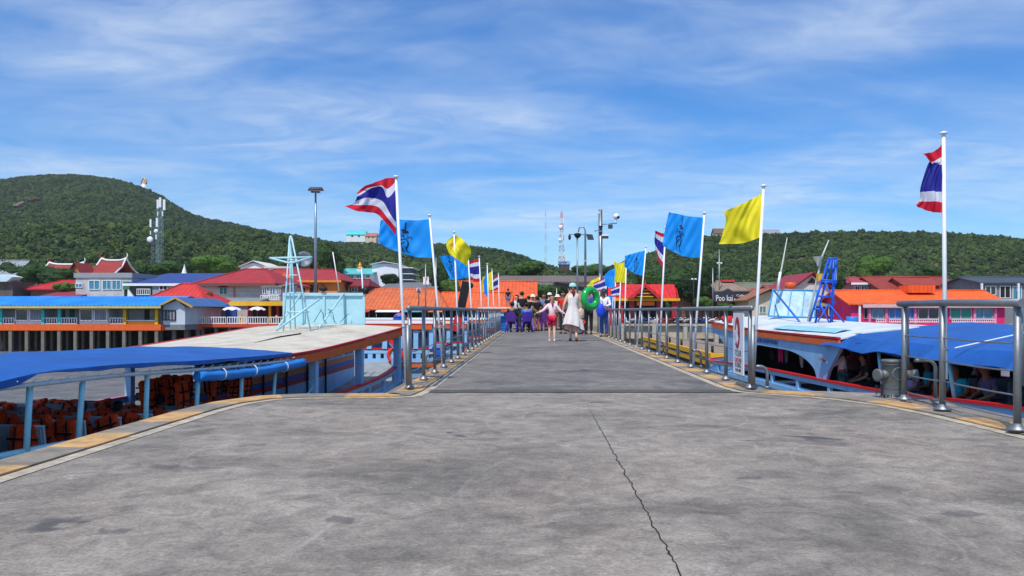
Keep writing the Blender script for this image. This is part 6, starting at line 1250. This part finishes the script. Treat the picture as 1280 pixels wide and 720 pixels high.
# ------------------------------------------------------------ people
SK = [mat((206,150,120),0.55,0,.06,9), mat((150,98,70),0.55,0,.06,9), mat((226,176,150),0.55,0,.06,9)]
def skin_obj(name, verts, edges, rads, m, parent, sub=1, root=0):
    me = bpy.data.meshes.new(name); me.from_pydata([tuple(v) for v in verts], edges, []); me.materials.append(m)
    o = bpy.data.objects.new(name, me); COL.objects.link(o); o.parent = parent
    md = o.modifiers.new('skin', 'SKIN'); md.use_smooth_shade = True
    for i, r_ in enumerate(rads):
        sv = me.skin_vertices[0].data[i]; sv.radius = r_ if isinstance(r_, tuple) else (r_, r_); sv.use_root = (i == root)
    s_ = o.modifiers.new('smooth', 'SUBSURF'); s_.levels = sub; s_.render_levels = sub; return o
def person(label, loc, rz, h=1.65, pose=None, top=(40,40,44), bottom=(40,40,60), legs='trousers', sleeve='short', skin=0, hair=(24,18,16), hat=None, ponytail=False, shoes=(40,34,30), dress=None, fem=False, group=None, shortsl=0.60, hair_len=0.0):
    k = h/1.7; V_ = lambda x, y, z: Vector((x*k, y*k, z*k)); pz = dict(pose or {})
    p = thing('person', label, 'person', loc, rz, group)
    J = dict(pel=(0,0,.95), spi=(0,0,1.13), che=(0,.0,1.32), nek=(0,0,1.46), hlo=(0,.01,1.535), hce=(0,.015,1.61), hto=(0,.0,1.665),
             hipL=(-.085,0,.90), kneL=(-.095,.01,.50), ankL=(-.095,-.02,.09), toeL=(-.10,.12,.035), hipR=(.085,0,.90), kneR=(.095,.01,.50), ankR=(.095,-.02,.09), toeR=(.10,.12,.035),
             shoL=(-.165,0,1.39), elbL=(-.225,-.02,1.13), wriL=(-.235,.05,.90), shoR=(.165,0,1.39), elbR=(.225,-.02,1.13), wriR=(.235,.05,.90))
    if fem: J['shoL'] = (-.15,0,1.38); J['shoR'] = (.15,0,1.38)
    J.update(pz); J = {a: V_(*b) for a, b in J.items()}
    vs, es, rs, ix = [], [], [], {}
    def add(nm, co_, r_, par_=None):
        ix[nm] = len(vs); vs.append(co_); rs.append(r_ if not isinstance(r_, tuple) else r_)
        if par_: es.append((ix[par_], ix[nm]))
    R_ = lambda v: v*k
    add('pel', J['pel'], R_(.125)); add('spi', J['spi'], R_(.105), 'pel'); add('che', J['che'], R_(.12), 'spi'); add('nek', J['nek'], R_(.05), 'che'); add('hlo', J['hlo'], R_(.07), 'nek'); add('hce', J['hce'], R_(.088), 'hlo'); add('hto', J['hto'], R_(.068), 'hce')
    d_head = (J['hce']-J['nek']); fw = V_(0,.095,0)
    add('nose', J['hlo']*.45+J['hce']*.55+V_(0,.105,0), R_(.013), 'hce'); 
    for s_, x in (('L',-1),('R',1)):
        add('ear'+s_, J['hce']+V_(x*.088,-.005,-.02), R_(.016), 'hce')
        add('sho'+s_, J['sho'+s_], R_(.055), 'che'); add('elb'+s_, J['elb'+s_], R_(.041), 'sho'+s_); add('fom'+s_, J['elb'+s_].lerp(J['wri'+s_],.35), R_(.039), 'elb'+s_); add('wri'+s_, J['wri'+s_], R_(.025), 'fom'+s_)
        d = (J['wri'+s_]-J['elb'+s_]).normalized(); sd_ = d.cross(Vector((0,1,0))); sd_ = (sd_ if sd_.length > .1 else d.cross(Vector((1,0,0)))).normalized(); fo_ = sd_.cross(d)
        add('plm'+s_, J['wri'+s_]+d*.055*k, R_(.030), 'wri'+s_)
        for q, (o_, l_) in enumerate(((-.030,.070),(-.010,.082),(.010,.078),(.030,.062))):
            b_ = J['wri'+s_]+d*.088*k+fo_*o_*k; add(f'f{q}a'+s_, b_, R_(.0095), 'plm'+s_); add(f'f{q}b'+s_, b_+d*l_*.6*k-sd_*x*.012*k, R_(.0085), f'f{q}a'+s_); add(f'f{q}c'+s_, b_+d*l_*k-sd_*x*.032*k, R_(.007), f'f{q}b'+s_)
        t0 = J['wri'+s_]+d*.035*k+fo_*.038*k; add('tha'+s_, t0, R_(.012), 'plm'+s_); add('thb'+s_, t0+d*.035*k+fo_*.02*k, R_(.009), 'tha'+s_)
        add('hip'+s_, J['hip'+s_], R_(.088), 'pel'); add('thi'+s_, J['hip'+s_].lerp(J['kne'+s_],.45), R_(.078), 'hip'+s_); add('kne'+s_, J['kne'+s_], R_(.053), 'thi'+s_); add('cal'+s_, J['kne'+s_].lerp(J['ank'+s_],.35), R_(.054), 'kne'+s_); add('ank'+s_, J['ank'+s_], R_(.034), 'cal'+s_); add('toe'+s_, J['toe'+s_], R_(.028), 'ank'+s_)
    skin_obj('body', vs, es, rs, SK[skin], p)
    def cloth(nm, chain, m, extra=.012):
        v2, e2, r2, i2 = [], [], [], {}
        for nm_, co_, r_, par_ in chain:
            i2[nm_] = len(v2); v2.append(co_); r2.append(r_*k)
            if par_: e2.append((i2[par_], i2[nm_]))
        return skin_obj(nm, v2, e2, r2, m, p)
    TM = mat(top, .85, 0, .12, 6, .3, 20)
    if not dress:
        ch = [('pel',J['pel'],.138,None),('spi',J['spi'],.122,'pel'),('che',J['che'],.135,'spi'),('nek',J['che'].lerp(J['nek'],.55),.075,'che')]
        for s_ in 'LR':
            ch += [('sho'+s_,J['sho'+s_],.068,'che')]
            if sleeve == 'long': ch += [('elb'+s_,J['elb'+s_],.055,'sho'+s_),('wri'+s_,J['wri'+s_].lerp(J['elb'+s_],.08),.042,'elb'+s_)]
            elif sleeve == 'short': ch += [('elb'+s_,J['sho'+s_].lerp(J['elb'+s_],.72),.058,'sho'+s_)]
        cloth('shirt', ch, TM)
        BM = mat(bottom, .85, 0, .12, 6, .3, 20); ch = [('pel',J['pel']-V_(0,0,.01),.137,None)]
        for s_ in 'LR':
            ch += [('hip'+s_,J['hip'+s_],.103,'pel'),('thi'+s_,J['hip'+s_].lerp(J['kne'+s_],.40 if legs == 'trousers' else shortsl),.094,'hip'+s_)]
            if legs == 'trousers': ch += [('kne'+s_,J['kne'+s_],.073,'thi'+s_),('ank'+s_,J['ank'+s_].lerp(J['kne'+s_],.06),.056,'kne'+s_)]
        cloth('trousers' if legs == 'trousers' else 'shorts', ch, BM)
    HM = mat(hair, .6, 0, .2, 30, .5, 60); hb = MB(); hc = J['hce']+V_(0,-.018,.02); hb.ball(hc, (R_(.098),R_(.103),R_(.098)), 14, 9)
    hb.v = [v for v in hb.v]; 
    hb.v = [(v[0], v[1]-(max(0, v[1]-hc.y-.02*k))*0.9 if v[2] < hc.z+.03*k else v[1], v[2]) for v in hb.v]; obj('hair', hb, HM, p)
    if hair_len: obj('long_hair', MB().tube([hc+V_(0,-.06,.0),hc+V_(0,-.09,-.12),hc+V_(.01,-.11,-hair_len)],[R_(.09),R_(.075),R_(.03)],10), HM, p)
    if ponytail: obj('ponytail', MB().tube([hc+V_(0,-.09,0),hc+V_(0,-.14,-.08),hc+V_(0.01,-.13,-.2),hc+V_(.02,-.11,-.32)],[R_(.03),R_(.045),R_(.038),R_(.012)],10), HM, p)
    for x in (-1,1): obj('eye', MB().ball(J['hce']+V_(x*.032,.083,-.012),(R_(.012),R_(.008),R_(.008)),8,6), BLACK, p)
    obj('mouth', MB().ball(J['hlo']+V_(0,.078,.0),(R_(.026),R_(.008),R_(.007)),8,6), mat((150,70,66),.6), p)
    if hat:
        c, kd = hat; c_ = MB(); hm = mat(c,.7,0,.08,8); c_.lathe([(R_(.112),-R_(.005)),(R_(.110),R_(.03)),(R_(.095),R_(.075)),(R_(.05),R_(.105)),(0,R_(.112))], tuple(hc+V_(0,.01,.01)), 18); cp = obj('cap', c_, hm, p)
        if kd == 'brim': obj('brim', MB().lathe([(R_(.10),R_(.0)),(R_(.19),-R_(.035)),(R_(.19),-R_(.03)),(R_(.10),R_(.01))],tuple(hc+V_(0,.01,.02)),20), hm, cp)
        else: obj('peak', MB().sheet([[hc+V_(math.sin(a)*.10,.01+math.cos(a)*.10,.015) for a in fr(-.8,.8,8)],[hc+V_(math.sin(a)*.10,.075+math.cos(a)*.115,-.005) for a in fr(-.8,.8,8)]],.008), hm, cp)
    if dress:
        rows = []; prof = dress['prof']; n = 36; hem = dress.get('hem')
        for i, (z, r_, y_) in enumerate(prof):
            r2 = []
            for j in range(n+1):
                a = 2*PI*j/n; t = i/(len(prof)-1); fold = 1+0.13*t*t*math.sin(a*7+t*3)+0.06*t*math.sin(a*3+1)
                zz = z-(hem*t**4*math.cos(a-0.9)*1.0 if hem else 0); wx = 1.18 if t < .3 else 1.05
                r2.append(V_(r_*fold*math.cos(a)*wx, r_*fold*math.sin(a)*.86+y_, zz))
            rows.append(r2)
        mb = MB(); mb.smooth = True; mb.sheet(rows, 0); dr = obj('dress', mb, mat(dress['col'],.8,0,.10,3,.3,14,dirt=.12,trans=.15), p)
        if dress.get('trim'): obj('hem_trim', MB().tube([Vector(q)*1.0 for q in rows[-1]], R_(.022), 6), mat(dress['trim'],.8), p)
    for s_ in 'LR':
        d = J['toe'+s_]-J['ank'+s_]; a_, t_ = J['ank'+s_]+V_(0,0,-.045), J['toe'+s_]; bk_ = a_-Vector((d.x,d.y,0)).normalized()*.05*k
        sb_ = MB().tube([bk_,a_.lerp(t_,.35),t_+d.normalized()*.05*k],[R_(.036),R_(.042),R_(.032)],10); sb_.v = [(x,y,max(z,0.002) if min(J['ankL'].z,J['ankR'].z) > .05*k and s_ else z) for x,y,z in sb_.v]; obj('shoe', sb_, mat(shoes,.7), p)
    return p, J, k
PD = 0.0
def at(px, Y, z=0.0): return (X(px,Y), Y, z)
# woman in the white dress, walking away with the girl; the ring is held on her right arm
wm_pose = dict(kneL=(-.07,.10,.50), ankL=(-.06,.16,.09), toeL=(-.07,.29,.035), kneR=(.09,.02,.50), ankR=(.10,-.20,.14), toeR=(.11,-.10,.035),
   elbL=(-.25,-.03,1.13), wriL=(-.30,.04,.90), elbR=(.27,.02,1.17), wriR=(.40,.10,1.12))
w_, JW, kw = person('woman walking away in a white sleeveless dress and aqua cap carrying a green ring', at(716,23.4), 0.0, 1.66, wm_pose, fem=True, skin=2, hair=(120,56,40), hat=((150,220,220),'peak'), ponytail=True, shoes=(110,70,50), sleeve='none',
   dress=dict(col=(232,226,222), trim=(120,80,74), hem=.14, prof=[(1.40,.075,0),(1.36,.135,0),(1.28,.150,0),(1.10,.135,0),(1.0,.150,0),(.85,.20,0),(.68,.25,0),(.5,.28,-.01),(.36,.30,-.01)]))
obj('neck_scarf', MB().torus(tuple(JW['nek']+Vector((0,-.005,.01))),.06*kw,.026*kw,18,8), mat((214,66,50),.8), w_)
obj('dress_strap', MB().tube([(-.10*kw,0,1.36*kw),(-.10*kw,.0,1.44*kw),(-.08*kw,0.03,1.43*kw)],.022,8), mat((232,226,222),.8), w_); obj('dress_strap', MB().tube([(.10*kw,0,1.36*kw),(.10*kw,.0,1.44*kw),(.08*kw,0.03,1.43*kw)],.022,8), mat((232,226,222),.8), w_)
rt = thing('swimming_ring','big glossy green inflatable swimming ring carried at the woman\'s right side','swimming ring',P(738,373,23.5),world=True); GRN = mat((20,164,72),0.18,0,.05,3,spec=.7)
rc_ = P(738,373,23.5); rmx = Matrix.Rotation(0.72,3,'Z') @ Matrix.Rotation(PI/2,3,'X')
obj('tube', MB().torus(rc_,.255,.105,48,18,rmx), GRN, rt); obj('valve', MB().tube([rc_+Vector((.1,-.1,.2)),rc_+Vector((.1,-.12,.2))],.012,8), WHITEP, rt)
obj('seam', MB().torus(rc_,.361,.004,48,5,rmx), mat((16,130,56),.3), rt)
bag = thing('shoulder_bag','white patterned beach bag hanging at the right hip of the woman in white','bag',P(727,392,23.3),world=True)
mb = MB(); q = P(726,392,23.35); mb.ball(q,(.10,.07,.17),14,9); mb.v = [tuple(Vector(v)+Vector((0,0,-.02))*mnoise.noise(Vector(v)*12)) for v in mb.v]; obj('pouch', mb, mat((200,176,156),.8,0,.45,16), bag); obj('strap', MB().tube([q+Vector((-.05,0,.14)),q+Vector((-.13,-.06,.42)),q+Vector((-.2,-.02,.6))],.014,6), mat((200,190,180),.8), bag)
gp = dict(kneL=(-.09,.12,.52), ankL=(-.09,.10,.09), toeL=(-.10,.24,.035), kneR=(.09,.0,.50), ankR=(.09,-.10,.10), toeR=(.10,.03,.035), elbL=(-.33,-.02,1.17), wriL=(-.52,.02,1.10), elbR=(.32,.0,1.15), wriR=(.50,.05,1.04))
person('girl walking away in a pale pink hooded top and crimson shorts holding the woman\'s hand', at(690,23.3), 0.0, 1.30, gp, top=(240,206,216), bottom=(206,30,70), legs='shorts', sleeve='long', skin=2, hair=(150,110,80), fem=True, shoes=(220,214,206), ponytail=True, shortsl=0.85)
person('man in black trousers and blue shirt standing behind the green ring', at(736,30), 0.1, 1.66, dict(wriR=(.34,.2,1.0),elbR=(.3,.05,1.15)), top=(40,80,170), bottom=(24,24,30), skin=1)
person('person in a red shirt and dark trousers just left of the woman in white', at(704,31), 2.9, 1.62, None, top=(206,34,30), bottom=(40,44,40), skin=1, hair=(20,16,16))
person('man in a white long sleeved shirt and dark blue cap at the right railing', at(755,27), PI-0.3, 1.6, dict(wriL=(-.1,.25,1.1),elbL=(-.24,.05,1.15)), top=(226,226,230), bottom=(60,90,150), sleeve='long', skin=1, hat=((50,60,90),'peak'))
bb_ = thing('blue_bag','round bright blue beach bag held before the man in white at the right railing','bag',P(750,388,26.6),world=True); q = P(751,388,26.7); obj('pouch', MB().ball(q,(.15,.08,.23),14,9), mat((24,70,210),.6,0,.1,6), bb_); obj('handle', MB().torus(q+Vector((0,0,.25)),.07,.012,14,5,Matrix.Rotation(PI/2,3,'X')), mat((24,70,210),.6), bb_)
fl_ = thing('red_flower_bag','small bag with a bright red flower print below the green ring','bag',P(729,404,28),world=True); q = P(728.5,403,28); obj('pouch', MB().ball(q,(.12,.08,.13),12,8), mat((60,30,34),.7), fl_)
for i in range(5): obj('petal', MB().ball(q+Vector((.055*math.cos(i*1.257),-.09,.055*math.sin(i*1.257))),(.04,.012,.04),8,5), mat((236,50,40),.6), fl_)
su = thing('suitcase','dark upright suitcase behind the red flower bag','suitcase',at(727.5,30.2),world=True); q = at(727.5,30.2); obj('case', MB().box(q[0]-.2,q[0]+.2,30.1,30.35,.06,.62), mat((26,24,28),.6,0,.15,5), su); obj('handle', MB().tube([(q[0]-.12,30.2,.62),(q[0]-.12,30.2,.9),(q[0]+.12,30.2,.9),(q[0]+.12,30.2,.62)],.012,6), GALV, su)
for dx_ in (-.15,.15): obj('wheel', MB().tube([(q[0]+dx_-.02,30.2,.03),(q[0]+dx_+.02,30.2,.03)],.03,10), BLACK, su)
# plastic chairs and the people on them
def chair(label, x, y, rz, col):
    c = thing('plastic_chair', label, 'chair', (x,y,0), rz, group='purple plastic chairs'); m_ = mat(col,.4,0,.08,5)
    obj('seat', MB().box(-.21,.21,-.2,.2,.42,.45), m_, c)
    bk = MB(); bk.sheet([[(-.2+.4*u,-.2-.03*math.sin(PI*u),.46) for u in fr(0,1,8)],[(-.2+.4*u,-.24-.05*math.sin(PI*u),.68) for u in fr(0,1,8)],[(-.17+.34*u,-.27-.05*math.sin(PI*u),.80+.05*math.sin(PI*u)) for u in fr(0,1,8)]],.02,(0,1,0)); obj('backrest', bk, m_, c)
    for sx in (-1,1):
        for sy in (-1,1): obj('leg', MB().tube([(sx*.19,sy*.17,.43),(sx*.23,sy*.22,0)],[.03,.02],8), m_, c)
        obj('armrest', MB().tube([(sx*.21,-.2,.62),(sx*.23,.05,.64),(sx*.22,.18,.6),(sx*.21,.18,.45)],.018,6), m_, c)
    return c
def sitp(lean=0.0): return dict(pel=(0,0,.52), spi=(0,.0+lean,.70), che=(0,.02+lean,.89), nek=(0,.04+lean*1.5,1.03), hlo=(0,.05+lean*1.6,1.105), hce=(0,.055+lean*1.7,1.18), hto=(0,.04+lean*1.7,1.235), hipL=(-.09,.02,.50), kneL=(-.13,.42,.49), ankL=(-.13,.40,.09), toeL=(-.14,.54,.035), hipR=(.09,.02,.50), kneR=(.13,.42,.49), ankR=(.13,.40,.09), toeR=(.14,.54,.035),
   shoL=(-.165,.02+lean,.96), elbL=(-.23,.06+lean,.72), wriL=(-.14,.28+lean,.62), shoR=(.165,.02+lean,.96), elbR=(.23,.06+lean,.72), wriR=(.14,.28+lean,.62))
x1_, x2_, x3_ = X(640,33), X(658.5,33), X(677,35)
chair('purple plastic chair at the left railing end under a person in black', x1_,33,.0-.15,(92,52,150)); person('person in dark clothes with black hair sitting on the left purple chair', (x1_,33.05,0), -.15, 1.66, sitp(), top=(44,34,52), bottom=(30,30,40), skin=1, sleeve='long')
chair('deep purple plastic chair under a person in a bright blue top', x2_,33,.1,(80,48,160)); person('person in a bright blue top sitting back to camera on the deep purple chair', (x2_,33.05,0), .1, 1.62, sitp(.02), top=(40,130,220), bottom=(30,30,40), skin=1)
chair('violet plastic chair behind the girl in pink', x3_,35,.3,(120,60,150)); person('seated person with a pink bag behind the girl in pink', (x3_,35.05,0), .3, 1.55, sitp(.03), top=(60,40,50), bottom=(230,120,200), skin=1)
for px, Y_, rz_, h_, lb, kw_ in (
  (652.5,35.5,0.2,1.72,'tall person in a black T-shirt standing behind the seated pair',dict(top=(24,24,28),bottom=(40,60,40))),
  (661,36.5,-.3,1.55,'person in black with a green bag strap behind the blue top',dict(top=(20,20,24),bottom=(60,60,64))),
  (671,34.5,0.5,1.50,'boy in a black T-shirt and light shorts behind the violet chair',dict(top=(22,22,26),bottom=(90,80,70),legs='shorts',skin=1)),
  (680,37,3.0,1.66,'person with a grey blue shirt in the middle of the crowd',dict(top=(96,122,160),bottom=(60,50,50),skin=1,hair=(70,40,24))),
  (687,36,0.1,1.66,'person in navy with a white cap in the crowd',dict(top=(26,30,50),bottom=(50,50,50),hat=((232,232,232),'peak'))),
  (697,37,2.6,1.60,'person in a cream sun hat in the crowd',dict(top=(226,216,200),bottom=(120,110,90),hat=((236,214,190),'brim'))),
  (646,38,2.2,1.62,'person in a pale shirt behind the left purple chair',dict(top=(214,216,220),bottom=(60,60,70),sleeve='long')),
  (666,38.5,3.3,1.64,'person in a cream hat facing the pier at the back of the crowd',dict(top=(200,190,170),bottom=(80,80,90),hat=((240,226,190),'brim'))),
  (692,39,0.4,1.68,'dark haired person at the very back beside the cream hat',dict(top=(120,60,50),bottom=(40,40,50),skin=1)),
  (711,38,-.4,1.64,'person in teal half hidden behind the woman in white',dict(top=(60,140,140),bottom=(50,50,60),skin=1))):
    person(lb, at(px,Y_), rz_, h_, dict(wriL=(-.16,.2,1.02)) if px in (652.5,680) else None, **kw_)
cb = thing('crate_stack','stack of blue plastic crates at the far end of the left railing','crates',at(631,34.5),world=True); q = at(629,35)
for i in range(4):
    z = .002+i*.165; m_ = MB(); m_.box(q[0]-.3,q[0]+.28,34.8,35.2,z,z+.15); o_ = obj('crate', m_, mat((24,92,170),.5,0,.1,4), cb); obj('crate_rim', MB().box(q[0]-.31,q[0]+.29,34.79,35.21,z+.125,z+.158), mat((40,120,200),.5), o_)
bs = small_ferry('white roofed boat with a man on its roof beyond the left railing',596,650,52,386,400,ROOFW,RED,n=4)
person('man in black with blue shorts standing on the roof of the white boat', (X(635,53),53,Z(386,53)+.02), 0.2, 1.3, None, top=(20,20,22), bottom=(40,110,180), legs='shorts', skin=1)
# passengers on the ferries
def onL(xl, yl, z): v = Mw @ Vector((xl,yl,0)); return (v.x, v.y, z)
fz = gz(-1)-.80
for xl, yl, lb, t_ in ((-1.0,-1.25,'passenger in dark clothes seated on the left ferry, nearer the camera',(40,40,48)),(-1.25,0.35,'passenger with black hair seated one row farther along the left ferry',(50,60,50))):
    person(lb, onL(xl,yl,gz(yl)-.83), az, 1.72, sitp(), top=t_, bottom=(40,40,50), skin=1)
def onR(px, xw, z): Yw = xw*1000/(px-668); return (xw, Yw, z)
def gR(Yw): return g2(Yw-15)-.80
for px, xw, rz_, h_, ps, lb, kw_ in (
  (1053,7.75,1.2,1.68,dict(elbL=(-.2,.2,1.2),wriL=(-.15,.42,1.3)),'passenger in a white shirt standing by the arched side of the right ferry',dict(top=(244,246,250),bottom=(50,110,110),sleeve='long',skin=1)),
  (1066,8.9,0.4,1.6,None,'passenger in pink behind the man in white on the right ferry',dict(top=(170,90,100),bottom=(40,40,50),skin=1)),
  (1085,8.3,1.5,1.68,sitp(.05),'passenger leaning an arm over the red rail of the right ferry',dict(top=(60,50,50),bottom=(40,40,44),skin=0)),
  (1144,7.9,1.6,1.66,sitp(.03),'passenger in a lilac shirt beside the mooring bollard on the right ferry',dict(top=(150,150,200),bottom=(60,70,120),skin=1)),
  (1203,7.9,1.9,1.60,sitp(.08),'child in a turquoise shirt and back strap on the right ferry',dict(top=(20,170,190),bottom=(30,60,140),skin=1)),
  (1162,8.8,1.4,1.60,sitp(.0),'passenger in a turquoise vest deeper inside the right ferry',dict(top=(30,180,196),bottom=(30,30,40),skin=1)),
  (1236,9.0,1.7,1.70,sitp(.0),'passenger in black seated near the far right of the right ferry',dict(top=(12,12,14),bottom=(20,20,24),skin=1)),
  (1245,8.0,1.6,1.66,sitp(.10),'passenger in a purple grey top bending forward at the far right',dict(top=(96,90,120),bottom=(60,60,76),skin=1))):
    l_ = onR(px, xw, 0); person(lb, (l_[0], l_[1], gR(l_[1])+(0 if px in (1053,1066) else .22)), rz_, h_, ps, **kw_)
for k_, (px, xw) in enumerate(((1215,8.7),(1222,9.3),(1170,8.5),(1205,9.6))):
    l_ = onR(px, xw, 0); zz_ = g2(l_[1]-15)+.1
    place(k_, (l_[0],l_[1],zz_), (0,.1,1.4), ['orange life jacket behind the turquoise child on the right ferry','second orange life jacket deeper inside the right ferry behind the child','orange life jacket by the lilac passenger on the right ferry','orange life jacket on a far bench of the right ferry'][k_], 'life jackets on the right ferry')
ga = thing('flower_garland','garland of pink white and teal flowers hanging inside the right ferry','garland',P(1222,462,22),world=True)
for i in range(26):
    c_ = [(230,60,130),(236,226,236),(30,170,180),(240,110,170)][i % 4]; obj('blossom', MB().ball(P(1216+R.uniform(0,13),452+R.uniform(0,17),19.5+R.uniform(-.1,.1)),(.06,.05,.06),8,6), mat(c_,.7), ga)
obj('cord', MB().tube([P(1222,446,19.5),P(1222,468,19.5)],.012,5), BLACK, ga)
# rubble bank seen through the far side of the right ferry
# bare rock scar high on the left hill
for k_, (px_, r0_, w_, h_) in enumerate(((23,500,2.6,3.6),(37,508,2.2,1.1),(46,506,2.6,1.0))):
    m_ = MB(); n_ = 22; x0_ = X(px_, r0_); zc_ = hill(px_, r0_)+3.6; sl_ = 1.9
    ring_ = []
    for q_ in range(n_):
        a_ = 2*PI*q_/n_; rr1 = 1+0.38*mnoise.noise(Vector((math.cos(a_)*1.4, math.sin(a_)*1.4, k_*3.0)))+R.uniform(-.1,.1)
        dz_ = math.sin(a_)*h_*0.5*rr1; ring_.append((x0_+math.cos(a_)*w_*rr1, r0_+dz_*sl_, zc_+dz_+R.uniform(-.3,.3)))
    m_.v = [(x0_, r0_-2, zc_)]+ring_+[(x_, y_+6, z_-7) for x_, y_, z_ in ring_]
    for q_ in range(n_):
        p_ = 1+(q_+1) % n_; m_.f += [(0, 1+q_, p_), (1+q_, 1+q_+n_, p_+n_, p_)]; m_.m += [0, 0]; m_.sm += [False, False]
    obj('rock_scar', m_, mat((112,92,74),0.9,0,.35,.4,.6,2,'world',dirt=.4), hills)
# ------------------------------------------------------------ thin sea air
hz = MB().box(-900, 900, -40, 900, WZ-1.6, 230)
hm_ = bpy.data.materials.new('haze_air'); hm_.use_nodes = True; t_ = hm_.node_tree; t_.nodes.clear()
pv = t_.nodes.new('ShaderNodeVolumePrincipled'); pv.inputs['Density'].default_value = 0.00015; pv.inputs['Color'].default_value = (0.86,0.92,1,1); pv.inputs['Anisotropy'].default_value = 0.2
ou = t_.nodes.new('ShaderNodeOutputMaterial'); t_.links.new(pv.outputs[0], ou.inputs['Volume'])
obj('haze', hz, hm_, kind='stuff', label='thin bluish sea haze in the air')
